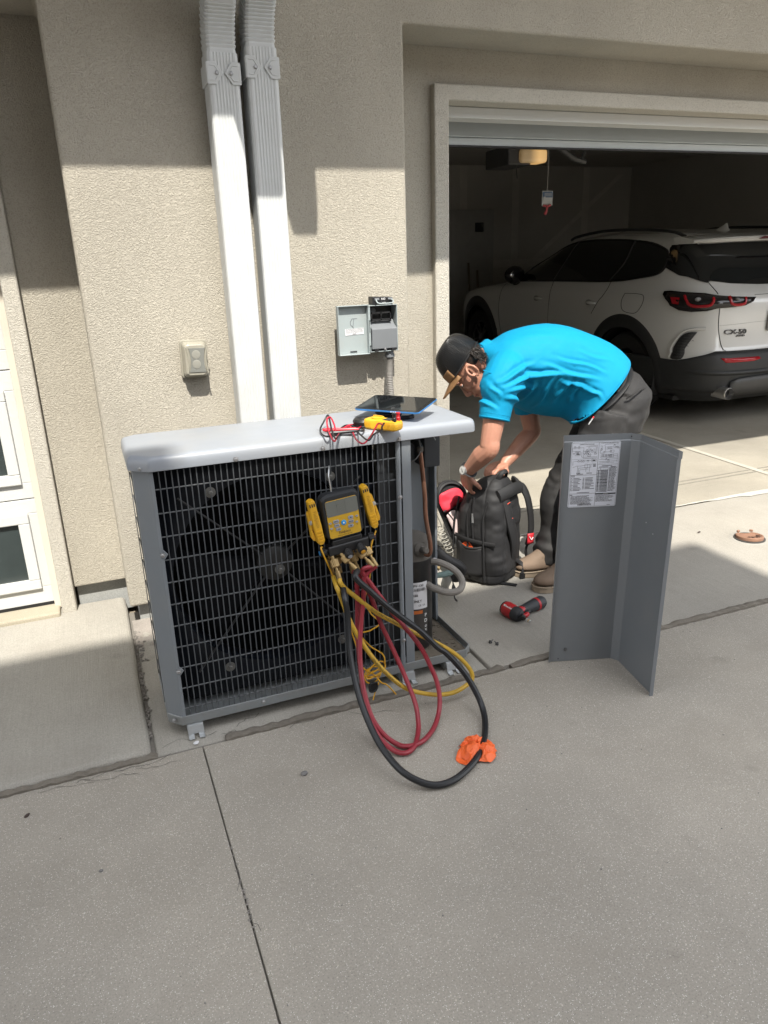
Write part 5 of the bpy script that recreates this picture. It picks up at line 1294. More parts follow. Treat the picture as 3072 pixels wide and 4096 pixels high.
# grit on the drive by the joint
mb = MB(); r_ = random.Random(31)
for k in range(120):
    x, y = r_.uniform(-.6, 2.6), r_.choice((r_.uniform(.9, 2.1), r_.gauss(2.12, .04)))
    s_ = r_.uniform(.001, .0028); mb.ellip((x, y, .001), (s_, s_ * .8, s_ * .6), (0, 0, r_.uniform(0, 3)), 5, 3)
stuff(mb.build('grit', M_PEB))

# ================================================================ line set behind the unit
lsx = thing('line_set', 'black insulated refrigerant pipe with a tarnished valve behind the unit', 'pipe', (1.30, 2.75, .3))
mb = MB(); mb.tube(catmull([(1.262,2.660,0.322), (1.299,2.660,0.280), (1.337,2.660,0.249), (1.373,2.660,0.225), (1.396,2.670,0.197), (1.398,2.700,0.167), (1.397,2.780,0.142), (1.30, 3.0, .34), (1.30, 3.12, .34)], 6), .026, 12); mb.build('insulated_pipe', M_RUBBER, lsx)
mb = MB(); mb.tube([(1.251,2.630,0.212), (1.291,2.630,0.211), (1.336,2.640,0.209)], [.011, .014, .013], 10); mb.build('valve', mat('verdigris', (.13, .19, .18), .75, var=.35, vscale=60), lsx)
mb = MB(); mb.tube([(1.256,2.640,0.246), (1.274,2.640,0.238)], .011, 6); mb.build('valve_cap', M_BRASS, lsx)
mb = MB(); mb.tube(catmull([(1.338,2.640,0.191), (1.342,2.640,0.151), (1.342,2.630,0.120), (1.339,2.620,0.094), (1.412,2.736,0.012)], 5), [.010, .008, .006, .004, .003, .004, .007, .010, .011, .010, .006, .004, .003, .003, .003, .003, .004, .005, .005, .004, .003], 6, flat=.25, up=(0, 1, 0)); mb.build('tape_tail', M_RUBBER, lsx)
mb = MB(); mb.tube(catmull([(1.300,2.740,0.245), (1.338,2.740,0.218), (1.361,2.740,0.178), (1.363,2.740,0.133), (1.429,2.893,0.030)], 5), .022, 12); mb.build('drain_pipe', M_WHITE, lsx)
cw = thing('coiled_wire', 'pale coiled control wire hanging between the unit and the backpack', 'wire', (1.330,2.700,0.331))
a, b = Vector((1.295,2.680,0.407)), Vector((1.347,2.680,0.287))
pts = [Vector((1.275,2.660,0.475))]
ax_ = (b - a).normalized(); e1_ = ax_.cross(Vector((0, 1, 0))).normalized(); e2_ = Vector((0, 1, 0))
for k in range(60):
    t = k / 59; ang = k * R(43); pts.append(a.lerp(b, t) + (e1_ * math.cos(ang) + e2_ * math.sin(ang)) * .015)
pts += [Vector((1.360,2.680,0.263)), Vector((1.320,2.680,0.277)), Vector((1.293,2.660,0.283))]
mb = MB(); mb.tube(catmull(pts, 3), .0022, 6); mb.build('strand', mat('pale_wire', (.26, .25, .215), .5), cw)

# ================================================================ backpack
A_ = Vector((-.50, .866, 0)); B_ = Vector((.866, .50, 0)); BC = Vector((1.695, 2.955, 0))
bp = thing('backpack', 'open black work backpack with red lining standing on the concrete under the person', 'backpack', BC)
M_NYL = mat('black_pack_fabric', (.011, .011, .012), .7, var=.3, vscale=9, bump=.3, bscale=420, bdist=.001, dirt=(.026, .025, .024), dirt_amt=.35, dirt_scale=4)
M_NYL2 = mat('black_webbing', (.009, .009, .010), .7, var=.2, bump=.4, bscale=400)
def W(a, b, z): return BC + A_ * a + B_ * b + Vector((0, 0, z))
mb = MB(); rings = []
for z, sa, sb, da in ((.008, .100, .110, 0), (.02, .116, .128, 0), (.06, .122, .134, 0), (.15, .122, .135, 0), (.26, .118, .132, -.002), (.36, .110, .126, -.006), (.43, .096, .114, -.012), (.48, .074, .092, -.020), (.505, .050, .064, -.028), (.515, .020, .03, -.03)):
    rings.append([tuple(W(da + sa * 2.12 * x, sb * 2.06 * y, z)) for x, y in rrect(1, 1, .27, 6)])
mb.loft(rings, True, True, True)
me = remesh(mb, .006, 3)
def cloth(co, no):
    d = .007 * vnoise(co * np.array([11, 11, 16]) + 2) + .003 * vnoise(co * np.array([26, 26, 44]))
    # panel seams: thin recesses round the gusset
    loc = (co - np.array(BC)); a = loc @ np.array(A_); b = loc @ np.array(B_); z = co[:, 2]
    for s_ in (.03, -.055): d -= .004 * np.exp(-((a - s_ - .05 * (z - .25)) / .004) ** 2) * (b < 0)
    for s_ in (.0, .07, -.07): d -= .004 * np.exp(-((b - s_) / .005) ** 2) * (a < -.05) * (z < .46)
    d -= .004 * np.exp(-((z - .055) / .004) ** 2)
    return d
me = displace(me, cloth)
for v in me.vertices: v.co.z = max(v.co.z, .008)
link('body', me, M_NYL, bp, angle=0)
# side pocket with something orange in it
mb = MB(); mb.grid(lambda u, v: W(lerp(.085, -.045, u), -.135 - .022 * math.sin(math.pi * u) ** .6 * (1 - .15 * v) * (v > -.1), lerp(.055, .205, v) - .012 * math.sin(math.pi * u) * v), 12, 8)
mb.build('side_pocket', M_NYL2, bp, solid=.004)
mb = MB(); mb.tube(catmull([W(.085, -.135, .206), W(.05, -.150, .198), W(.02, -.156, .194), (W(-.02, -.150, .198)), W(-.045, -.136, .205)], 5), .0045, 7); mb.build('pocket_trim', M_NYL, bp)
mb = MB(); mb.grid(lambda u, v: W(lerp(.070, .0, u), -.138 - .004 * nz((u * 4, v * 4, 1)), .185 + .030 * v * math.sin(math.pi * min(1, u * 1.05)) ** .5), 10, 4)
tag(mb.build('orange_cloth', mat('orange_cloth', (.75, .10, .02), .6, var=.1), None, solid=.004), 'orange cloth poking out of the backpack side pocket', 'cloth')
# piping and compression straps on the side
for a_ in (.03, -.055):
    mb = MB(); mb.tube(catmull([W(a_ - .012, -.128, .43), W(a_ + .004, -.141, .34), W(a_, -.143, .22), W(a_ - .004, -.142, .10), W(a_ - .004, -.138, .03)], 6), .0042, 6); mb.build('piping', M_NYL2, bp)
mb = MB(); mb.tube(catmull([W(.11, -.125, .235), W(.05, -.146, .232), W(-.02, -.147, .228), W(-.11, -.130, .222)], 6), .011, 8, flat=.25, up=(B_.x, B_.y, 0)); mb.build('webbing', M_NYL2, bp)
# zippers
def zip_(pts, name='zipper'):
    mb = MB(); mb.tube(catmull(pts, 6), .0045, 6); mb.build(name, M_NYL2, bp)
def puller(p, d, L=.03):
    p = Vector(p); d = Vector(d).normalized(); mb = MB(); mb.tube([p, p + d * L * .35], [.004, .004], 7); mb.tube([p + d * L * .3, p + d * L], [.0045, .0055], 4, flat=.35); mb.build('zip_pull', M_STEEL, bp)
zip_([W(.0, -.138, .44), W(.005, -.142, .36), W(.005, -.142, .30), W(.0, -.142, .22)]); puller(W(.004, -.146, .365), (0, -.1, -1), .045)
zip_([W(.105, -.10, .42), W(.118, -.115, .32), W(.125, -.12, .22), W(.128, -.115, .12)])
# open front flap: black rim, red lining, mesh pocket
FL = [(1.472,3.060,0.367), (1.472,3.060,0.428), (1.495,3.070,0.462), (1.534,3.080,0.474), (1.577,3.080,0.466), (1.607,3.070,0.443), (1.624,3.060,0.406), (1.614,3.050,0.341), (1.589,3.040,0.240), (1.561,3.030,0.171), (1.541,3.030,0.189), (1.508,3.050,0.275)]
loop = catmull(FL + [FL[0]], 5)[:-1]
fc = sum((Vector(p) for p in FL), Vector()) / len(FL)
mb = MB(); n_ = len(loop)
rings = [[p + Vector((0, .022, 0)) for p in loop], [p + Vector((0, -.004, 0)) for p in loop], [fc + (p - fc) * .93 + Vector((0, -.012, 0)) for p in loop], [fc + (p - fc) * .84 + Vector((0, .002, 0)) for p in loop], [fc + (p - fc) * .3 + Vector((0, .004, 0)) for p in loop]]
mb.loft(rings, True, True, True); fl_ = mb.build('flap', M_NYL, bp)
mb = MB(); mb.tube(loop + [loop[0]], .0055, 7); mb.build('flap_piping', M_NYL2, fl_)
def patch(name, P, m, off, parent):
    P = [Vector(p) for p in P]; c = sum(P, Vector()) / len(P); lp = catmull(P + [P[0]], 4)[:-1]; n_ = len(lp)
    mb = MB(); vs = []
    for s_ in (1, .66, .33):
        for p in lp:
            q = c + (p - c) * s_; vs.append(q + Vector((0, off - .006 * (1 - s_) + .006 * nz(q, 24), 0)))
    vs.append(c + Vector((0, off - .006, 0)))
    fs = [(r_ * n_ + k, r_ * n_ + (k + 1) % n_, (r_ + 1) * n_ + (k + 1) % n_, (r_ + 1) * n_ + k) for r_ in range(2) for k in range(n_)] + [(2 * n_ + k, 2 * n_ + (k + 1) % n_, 3 * n_) for k in range(n_)]
    mb.add(vs, fs, True); return mb.build(name, m, parent, solid=.002)
patch('lining', [(1.472,3.050,0.384), (1.472,3.050,0.422), (1.494,3.050,0.437), (1.554,3.060,0.446), (1.589,3.060,0.434), (1.604,3.050,0.402), (1.589,3.050,0.376), (1.541,3.040,0.358), (1.494,3.040,0.339)], mat('red_lining', (.62, .035, .06), .65, var=.1, vscale=30), -.012, fl_)
M_MESH = mat('white_mesh_pocket', (.55, .43, .42), .7, var=.3, vscale=60, bump=.5, bscale=420)
patch('mesh_pocket', [(1.504,3.040,0.321), (1.539,3.040,0.344), (1.594,3.040,0.312), (1.579,3.030,0.257), (1.556,3.020,0.209), (1.546,3.020,0.206), (1.528,3.030,0.259)], M_MESH, -.012, fl_)
mb = MB(); mb.tube(catmull([(1.489,3.030,0.341), (1.534,3.030,0.357), (1.594,3.030,0.329)], 5), .005, 6); mb.tube(catmull([(1.511,3.025,0.334), (1.538,3.020,0.291), (1.551,3.015,0.219)], 5), .0025, 6); mb.build('pocket_binding', M_NYL2, fl_)
puller((1.541,3.005,0.217), Vector((.02, -.1, -1)), .055)
# straps on the back panel, top handle
def strap(name, pts, w_, m, th=.012, up=(.5, -.866, 0)):
    mb = MB(); P = catmull(pts, 6); mb.tube(P, w_, 10, flat=th / w_, up=up); return mb.build(name, m, bp)
strap('shoulder_strap', [(1.728,2.900,0.481), (1.719,2.855,0.445), (1.724,2.835,0.382), (1.740,2.830,0.307), (1.763,2.835,0.232), (1.779,2.850,0.158), (1.783,2.870,0.092)], .032, M_NYL, .013)
strap('shoulder_strap', [(1.852,3.000,0.460), (1.863,2.950,0.448), (1.886,2.930,0.399), (1.900,2.920,0.334), (1.911,2.920,0.260), (1.910,2.920,0.197), (1.903,2.930,0.141)], .024, M_NYL, .012)
strap('webbing', [(1.908,2.930,0.155), (1.893,2.930,0.108), (1.907,2.940,0.057), (1.899,2.930,0.022)], .012, M_NYL2, .004)
strap('webbing', [(1.779,2.860,0.111), (1.814,2.860,0.085), (1.832,2.850,0.061), (1.819,2.840,0.028), (1.828,2.840,-0.003)], .011, M_NYL2, .005)
strap('webbing', [(1.628,2.856,0.020), (1.667,2.835,0.016), (1.709,2.812,0.012), (1.748,2.775,0.010)], .014, M_NYL2, .003, (0, 0, 1))
strap('webbing', [(1.920,2.950,0.011), (1.968,2.980,-0.028), (2.027,3.000,-0.052), (2.092,3.020,-0.080)], .013, M_NYL2, .004, (0, 0, 1))
mb = MB(); p = Vector((1.818,2.835,0.020)); mb.box(p, (.030, .010, .040), (0, .1, 0)); mb.build('buckle', M_BLACKP, bp, bevel=.004)
mb = MB(); c_ = Vector((1.899,2.905,0.180)); mb.grid(lambda u, v: c_ + Vector((lerp(-.018, .018, u), -.004 - .003 * math.sin(math.pi * u), lerp(-.028, .026, v) )), 4, 4); tg = mb.build('red_tag', mat('red_tag', (.45, .02, .03), .5), bp, solid=.002)
mb = MB(); mb.tube(catmull([c_ + Vector((-.010, -.011, .012)), c_ + Vector((.0, -.012, -.004)), c_ + Vector((.010, -.011, .006))], 4), .0018, 5); mb.build('tag_mark', M_INKW, tg)
for p in ([(1.707,2.825,0.401), (1.732,2.825,0.413)], [(1.727,2.822,0.321), (1.747,2.822,0.334)]):
    mb = MB(); mb.tube(p, .0018, 5); mb.build('red_stitch', mat('red_thread', (.55, .06, .03), .6), bp)
strap('yoke', [W(-.10, -.09, .45), W(-.118, .0, .462), W(-.11, .10, .45)], .03, M_NYL, .016, (.5, -.866, .3))
mb = MB(); mb.tube(catmull([W(-.055, -.035, .49), W(-.075, -.03, .535), W(-.085, .0, .548), W(-.075, .03, .535), W(-.06, .04, .49)], 5), .011, 8, flat=.4); mb.build('grab_handle', M_NYL2, bp)


# ================================================================ the person bending over the bag
pe = thing('person', 'person in bright blue polo shirt and mesh cap bent over the open backpack', 'person', (1.95, 2.80, .006))
M_SKIN = mat('skin', (.385, .19, .128), .5, var=.10, vscale=30, bump=.12, bscale=260, bdist=.001, dirt=(.33, .125, .085), dirt_amt=.4, dirt_scale=22)
M_SKIN.node_tree.nodes['Principled BSDF'].inputs['Subsurface Weight'].default_value = .12
M_SKIN.node_tree.nodes['Principled BSDF'].inputs['Subsurface Radius'].default_value = (.012, .005, .003)
M_SHIRT = mat('blue_polo_knit', (.0, .215, .385), .75, spec=.25, var=.05, vscale=20, bump=.25, bscale=700, bdist=.0008)
M_PANTS = mat('charcoal_work_cloth', (.013, .0125, .0128), .75, var=.25, vscale=12, bump=.3, bscale=420, bdist=.001, dirt=(.035, .032, .029), dirt_amt=.4, dirt_scale=7)
M_HAIR = mat('dark_brown_hair', (.016, .011, .008), .38, var=.3, vscale=60)
M_BOOT = mat('tan_nubuck', (.165, .115, .080), .8, var=.2, vscale=14, bump=.3, bscale=200, dirt=(.10, .08, .06), dirt_amt=.4)
M_SOLE = mat('boot_sole', (.27, .215, .155), .8, var=.15, vscale=30)
PM = 1 / 466.0
def ring_sec(c, up, a, b, n=40, sq=2.3, yaw=0.0, tuck=0.0):
    """cross-section of the trunk: centre c, up direction (in the x-z plane), half depth a, half width b"""
    up = Vector(up).normalized(); lat = Vector((math.sin(yaw), math.cos(yaw), 0)); out = []
    for k in range(n):
        t = 2 * math.pi * k / n; ct, st = math.cos(t), math.sin(t)
        x = math.copysign(abs(ct) ** (2 / sq), ct) * b; z = math.copysign(abs(st) ** (2 / sq), st) * a
        if tuck and st < 0: x *= 1 - tuck * abs(st) ** .9
        out.append(Vector(c) + lat * x + up * z)
    return out
SH_Y = R(-24)
secs = [  # centre, up in the x-z plane, half depth, half width
    ((1.677,3.000,1.052), (-.10, 1), .066, .070),
    ((1.693,2.990,1.045), (-.05, 1), .080, .100),
    ((1.726,2.980,1.033), (0, 1), .105, .155),
    ((1.774,2.970,1.020), (0, 1), .145, .195),
    ((1.835,2.950,1.005), (0, 1), .180, .205),
    ((1.902,2.930,0.996), (.02, 1), .202, .205),
    ((1.983,2.910,0.987), (.06, 1), .210, .200),
    ((2.067,2.890,0.968), (.16, 1), .205, .196),
    ((2.142,2.870,0.934), (.36, .93), .203, .194),
    ((2.186,2.850,0.903), (.62, .78), .206, .196),
    ((2.207,2.845,0.886), (.76, .65), .205, .198)]
def dens(secs, n=6):
    C_ = catmull([s_[0] for s_ in secs], n); U = catmull([(s_[1][0], 0, s_[1][1]) for s_ in secs], n); A = catmull([(s_[2], s_[3], 0) for s_ in secs], n)
    N_ = len(C_) - 1
    return [ring_sec(c, u, a.x, a.y, 56, 2.25, -SH_Y, .62 * min(1, i / N_ * 3) * (1 if i / N_ < .72 else 1 - (i / N_ - .72) / .28 * .95)) for i, (c, u, a) in enumerate(zip(C_, U, A))]
trunk = dens(secs)
def limb(mb, pts, radii, n=14, flat=1.0, up=None, k=6):
    P = catmull(pts, k); rr = [interp(i / k, range(len(radii)), radii) for i in range(len(P))]
    mb.tube(P, rr, n, True, flat, up)
# near (left) arm and far (right) arm joints
S1 = Vector((1.657,2.800,0.986)); E1 = Vector((1.578,2.760,0.704)); W1 = Vector((1.536,2.885,0.569)); H1 = Vector((1.557,2.925,0.485))
S2 = Vector((1.956,3.100,0.936)); E2 = Vector((2.005,3.080,0.667)); W2 = Vector((1.816,3.030,0.535)); H2 = Vector((1.731,2.990,0.535))
HC = Vector((1.589,3.020,1.038))
_z = Matrix.Rotation(R(-30), 3, 'Z'); CV = (_z @ Vector((-.83, 0, .557))).normalized(); FV = _z @ Vector((-.557, 0, -.83)); FV = (FV - CV * FV.dot(CV)).normalized(); LV = Vector((0, -1, 0)); LV = CV.cross(FV); LV = LV if LV.y < 0 else -LV
def hp(c, f, l=0.0): return HC + CV * c + FV * f + LV * l
HM = Matrix(((FV.x, LV.x, CV.x), (FV.y, LV.y, CV.y), (FV.z, LV.z, CV.z)))   # columns: front, near side, crown
mb = MB()
mb.ellip(hp(.010, -.006), (.098, .076, .104), HM, 28, 18)                     # cranium
mb.ellip(hp(-.060, .028), (.064, .062, .080), HM, 24, 16)                     # face
mb.ellip(hp(-.112, .034), (.050, .050, .050), HM, 20, 14)                     # jaw
mb.ellip(hp(-.148, .060), (.026, .028, .024), HM, 14, 10)                     # chin
mb.ellip(hp(-.024, .082), (.015, .050, .014), HM, 16, 10)                     # brow
mb.ellip(hp(-.080, .064), (.022, .052, .024), HM, 16, 10)                     # cheekbones
mb.tube([hp(-.036, .084), hp(-.068, .094), hp(-.094, .105), hp(-.104, .104)], [.009, .011, .013, .011], 10)   # nose bridge and tip
mb.ellip(hp(-.103, .094), (.012, .018, .009), HM, 10, 8)                      # nostrils
mb.ellip(hp(-.122, .084), (.012, .024, .0055), HM, 12, 8); mb.ellip(hp(-.134, .081), (.012, .022, .006), HM, 12, 8)    # lips
for s_ in (1, -1):
    ear = [hp(-.046 + .030 * math.sin(R(t)), -.012 - .020 * math.cos(R(t)) + .004, s_ * (.078 + .010 * math.cos(R(t)) ** 2)) for t in range(-100, 260, 30)]
    mb.tube(ear, .0058, 7); mb.ellip(hp(-.046, -.012, s_ * .076), (.016, .006, .024), HM, 12, 8); mb.ellip(hp(-.076, -.004, s_ * .077), (.008, .006, .009), HM, 8, 6)
NB = Vector(secs[2][0])
limb(mb, [hp(-.045, -.035), hp(-.065, -.06), Vector(secs[0][0]) + Vector((.0, 0, -.008)), NB + Vector((.06, 0, -.01))], [.060, .058, .062, .085], 18)
# chest and pelvis core under the clothes
limb(mb, [Vector(secs[k][0]) for k in (2, 4, 6, 8, 10)], [.085, .11, .12, .115, .11], 18)
HIP = Vector((2.284,2.830,0.831))
K1 = Vector((2.043,2.730,0.416)); A1 = Vector((2.02, 2.685, .10)); K2 = Vector((2.049,2.900,0.367)); A2 = Vector((1.985, 2.87, .10))
limb(mb, [Vector(secs[10][0]), HIP], [.10, .085], 14)
limb(mb, [HIP, (2.158,2.740,0.721), K1, A1], [.085, .07, .045, .035], 12); limb(mb, [HIP, (2.250,2.910,0.677), K2, A2], [.085, .07, .045, .035], 12)
# arms
limb(mb, [S1 + Vector((.03, .05, .02)), S1, S1.lerp(E1, .35), S1.lerp(E1, .7), E1], [.06, .058, .050, .047, .040], 14)
limb(mb, [E1.lerp(S1, .12), E1 + Vector((.004, .0, -.004)), E1.lerp(W1, .3), E1.lerp(W1, .7), W1], [.041, .042, .045, .035, .0265], 14)
limb(mb, [S2 + Vector((.03, -.05, .02)), S2, S2.lerp(E2, .4), S2.lerp(E2, .75), E2], [.06, .058, .051, .047, .040], 14)
limb(mb, [E2.lerp(S2, .12), E2, E2.lerp(W2, .3), E2.lerp(W2, .7), W2], [.040, .042, .044, .035, .0265], 14)
def hand(mb, w_, h, palm_n, thumb_side, curl):
    """palm from the wrist w_ to the knuckles around h; palm_n is the way the palm faces"""
    d = (h - w_).normalized(); n_ = (palm_n - d * palm_n.dot(d)).normalized(); s_ = d.cross(n_) * thumb_side
    kn = w_ + d * .088
    for t in (-.024, -.008, .008, .024): mb.tube([w_ - d * .01 + s_ * t * .55, w_ + d * .045 + s_ * t * .95, kn + s_ * t], [.0155, .0160, .0115], 10, True)
    for i, (t, L) in enumerate(((.027, .070), (.009, .078), (-.009, .073), (-.026, .058))):
        p0 = kn + s_ * t; a = R(curl * .55); p1 = p0 + (d * math.cos(a) + n_ * math.sin(a)) * L * .44
        a2 = a + R(curl); p2 = p1 + (d * math.cos(a2) + n_ * math.sin(a2)) * L * .32
        a3 = a2 + R(curl * .7); p3 = p2 + (d * math.cos(a3) + n_ * math.sin(a3)) * L * .26
        mb.tube([p0 - d * .02, p0, p1, p2, p3], [.0095, .0092, .0084, .0076, .0058], 9)
    t0 = w_ + d * .018 + s_ * .022; t1 = t0 + (d * .6 + s_ * .7 + n_ * .35).normalized() * .040; t2 = t1 + (d * .85 + s_ * .2 + n_ * .5).normalized() * .030; t3 = t2 + (d * .9 + n_ * .45).normalized() * .022
    mb.tube([t0 - d * .012 - s_ * .01, t0, t1, t2, t3], [.013, .014, .0105, .0095, .007], 9)
hand(mb, W1, H1, Vector((.75, .3, -.3)), 1, 34)
hand(mb, W2, H2, Vector((-.1, .1, -1)), 1, 52)
body = link('body', remesh(mb, .0036, 3, .4), M_SKIN, pe, angle=0)
# eyes (half closed, looking down), brows, lips colour
M_BROW = M_HAIR
for s_ in (1, -1):
    mb = MB(); mb.ellip(hp(-.048, .0785, s_ * .031), (.0095, .0125, .0085), HM, 12, 8); mb.build('eye', mat('eye_white', (.22, .18, .16), .2), pe)
    mb = MB(); mb.ellip(hp(-.051, .0865, s_ * .031), (.0028, .0052, .0050), HM, 10, 6); mb.build('iris', mat('iris', (.02, .014, .01), .1), pe)
    mb = MB(); mb.ellip(hp(-.0435, .0795, s_ * .031), (.0105, .0140, .0062), HM, 12, 8); mb.build('eyelid', M_SKIN, pe)
    mb = MB(); mb.tube([hp(-.052, .0845, s_ * .018), hp(-.0515, .0895, s_ * .031), hp(-.050, .0815, s_ * .043)], .0012, 5); mb.build('lashes', M_HAIR, pe)
    mb = MB(); mb.tube(catmull([hp(-.030, .092, s_ * .012), hp(-.022, .092, s_ * .028), hp(-.030, .078, s_ * .050)], 5), .0038, 6, flat=.6); mb.build('eyebrow', M_HAIR, pe)
mb = MB(); mb.tube(catmull([hp(-.128, .080, .022), hp(-.127, .091, .010), hp(-.127, .0925, 0), hp(-.127, .091, -.010), hp(-.128, .080, -.022)], 4), .0030, 6); mb.build('mouth', mat('lip_line', (.24, .085, .07), .5), pe)
# hair at the nape and temple
mb = MB(); r_ = random.Random(6)
mb.ellip(hp(-.008, -.040), (.068, .0775, .058), HM, 22, 14)
mb.ellip(hp(-.036, -.066), (.036, .060, .040), HM, 18, 12)
base = remesh(mb, .005, 2)
hair = MB()
for k in range(900):
    th = r_.uniform(-1.75, 1.75); c0 = r_.uniform(-.055, .012) ; 
    f0 = -.028 - .072 * math.cos(th * .62) ; l0 = .079 * math.sin(th * .9)
    p0 = hp(c0, f0 * .97, l0); dirn = (-CV * r_.uniform(.7, 1.1) - FV * r_.uniform(-.1, .55) + LV * (l0 * 2 + r_.uniform(-.4, .4)) + Vector((r_.uniform(-.2, .3), 0, r_.uniform(-.25, .15)))).normalized()
    L = r_.uniform(.018, .036) * (.55 if abs(th) > 1.3 else 1)
    cu = Vector((r_.uniform(-.4, .4), r_.uniform(-.3, .3), r_.uniform(-.5, .2)))
    p1 = p0 + dirn * L * .5; p2 = p1 + (dirn + cu * .5).normalized() * L * .5
    hair.tube([p0, p1, p2], [.0017, .0015, .0004], 4)
hm = hair.mesh('h')
bm = bmesh.new(); bm.from_mesh(base); bm.from_mesh(hm); me = bpy.data.meshes.new('hair'); bm.to_mesh(me); bm.free()
link('hair', me, M_HAIR, pe, angle=0)
# cap: mesh crown, tan front underside, curved brim
M_CAPM, _nt, _b = nodes('black_cap_mesh', (.012, .012, .013), .33)
_wv = _nt.nodes.new('ShaderNodeTexWave'); _wv.inputs['Scale'].default_value = 62; _wv.bands_direction = 'Z'; _wv.inputs['Distortion'].default_value = .4
_tc = _nt.nodes.new('ShaderNodeTexCoord'); _nt.links.new(_tc.outputs['Object'], _wv.inputs['Vector']); _bump(_nt, _b, _wv.outputs['Fac'], 1.0, .004)
capt = bpy.data.objects.new('cap', None)
M_TAN = mat('tan_cap_cloth', (.20, .105, .042), .7, var=.12, bump=.2, bscale=500)
mb = MB()
def crown(u, v):
    t = u * 2 * math.pi; e = v * math.pi / 2
    rf = .110 if math.cos(t) > 0 else .106
    c = .002 + .125 * math.sin(e) ** .9; q = max(math.cos(e), .0) ** .62
    f = rf * math.cos(t) * q - .004 - .012 * math.sin(e); l = .084 * math.sin(t) * q
    return (f, l, c)
mb.grid(crown, 48, 14, True, True)
CAPM4 = Matrix(((FV.x, LV.x, CV.x, HC.x), (FV.y, LV.y, CV.y, HC.y), (FV.z, LV.z, CV.z, HC.z), (0, 0, 0, 1)))
bpy.data.objects.remove(capt)
crown_o = mb.build('cap', M_CAPM, pe, solid=.003)
crown_o.matrix_basis = CAPM4
mb = MB()
def fpanel(u, v):
    t = lerp(-.98, .98, u); e = v * .34
    c = .000 + .125 * math.sin(e) ** .9; q = max(math.cos(e), .0) ** .62
    return ((.110 * math.cos(t) * q - .004 - .012 * math.sin(e)) * 1.022, .084 * math.sin(t) * q * 1.022, c)
mb.grid(fpanel, 20, 6); mb.build('front_panel', M_TAN, crown_o, local=True, solid=.003)
mb = MB(); mb.tube([(.107 * math.cos(2 * math.pi * k / 40) - .004, .0845 * math.sin(2 * math.pi * k / 40), .004) for k in range(41)], .006, 6, flat=.5); mb.build('sweatband', M_BLACKP, crown_o, local=True)
mb = MB()
def brim(u, v):
    t = lerp(-1.12, 1.12, u); f0 = .103 * math.cos(t); l0 = .083 * math.sin(t)
    ext = .078 * (1 - (abs(t) / 1.13) ** 2.4) ** .8 if abs(t) < 1.12 else 0
    f = f0 + ext * v; l = l0 * (1 + .02 * v); c = .004 - .12 * l * l / .083 - .016 * v
    return (f, l, c)
mb.grid(brim, 26, 8); mb.build('brim', M_TAN, crown_o, local=True, solid=.005)
mb = MB(); mb.tube([Vector(brim(k / 26, 1.0)) for k in range(27)], .0034, 6); mb.build('brim_edge', M_TAN, crown_o, local=True)

# shirt: trunk and two short sleeves, one surface, then folds
mb = MB(); mb.loft(trunk, True, True, True)
def sleeve(S_, E_, out):
    d = (E_ - S_).normalized()
    pts = [S_ + Vector((.075, -.06 * out, .05)), S_ + Vector((.035, -.022 * out, .020)), S_ + d * .03, S_ + d * .09, S_ + d * .160, S_ + d * .172]
    limb(mb, pts, [.085, .094, .090, .074, .067, .066], 20)
sleeve(S1, E1, -1); sleeve(S2, E2, 1)
shirt_me = remesh(mb, .0052, 5)
SEAMS = [  # fold ridges on the near flank: (from, to, width, height), in x and z
    ((1.60, .990), (1.80, 1.060), .010, .012), ((1.60, .970), (1.88, 1.010), .010, .014), ((1.61, .955), (1.84, .950), .011, .014), ((1.62, .935), (1.76, .88), .012, .013),
    ((1.72, 1.02), (1.98, .985), .009, .010), ((1.70, .915), (1.79, .83), .012, .014), ((1.80, .98), (1.80, .83), .012, .014), ((1.88, .99), (1.86, .83), .012, .013), ((1.95, .99), (1.93, .85), .012, .012),
    ((1.84, 1.04), (2.10, .955), .009, .010), ((1.90, 1.07), (2.14, .99), .008, .008), ((2.00, 1.09), (2.18, 1.03), .009, .005),
    ((1.92, .97), (2.08, .91), .009, .011), ((1.99, .94), (2.00, .85), .009, .010), ((2.05, .93), (2.10, .88), .008, .008),
    ((1.53, .95), (1.59, .87), .008, .008), ((1.50, 1.00), (1.57, .89), .008, .007), ((1.57, .99), (1.61, .92), .008, .008), ((1.55, 1.10), (1.75, 1.14), .012, .004), ((1.72, 1.17), (1.95, 1.15), .014, .004)]
def folds(co, no):
    d = .0028 * vnoise(co * np.array([7, 7, 14]) + 4) + .0010 * vnoise(co * 30)
    near = np.clip((2.93 - co[:, 1]) / .10, 0, 1)
    p = co[:, [0, 2]]
    for a, b, w_, h in SEAMS:
        a = np.array(a); b = np.array(b); ab = b - a; L = np.dot(ab, ab)
        t = np.clip(((p - a) @ ab) / L, 0, 1); q = a + t[:, None] * ab
        wob = .005 * np.sin(t * 7 + a[0] * 40)
        ds = (p - q) @ np.array([-ab[1], ab[0]]) / math.sqrt(L) + wob
        de = np.sqrt(((p - q) ** 2).sum(1))
        de = np.where((t > 0) & (t < 1), np.abs(ds), de)
        env = np.sin(np.pi * np.clip(t * .9 + .08, 0, 1))
        d += near * env * h * (np.exp(-(de / w_) ** 2) - .7 * np.exp(-((ds - 1.7 * w_) / w_) ** 2) * (de < 4 * w_))
    # armhole and side seams
    s1 = np.array(S1); dd = np.array((E1 - S1).normalized())
    return d
shirt_me = displace(shirt_me, folds)
shirt = link('shirt', shirt_me, M_SHIRT, pe, angle=0)
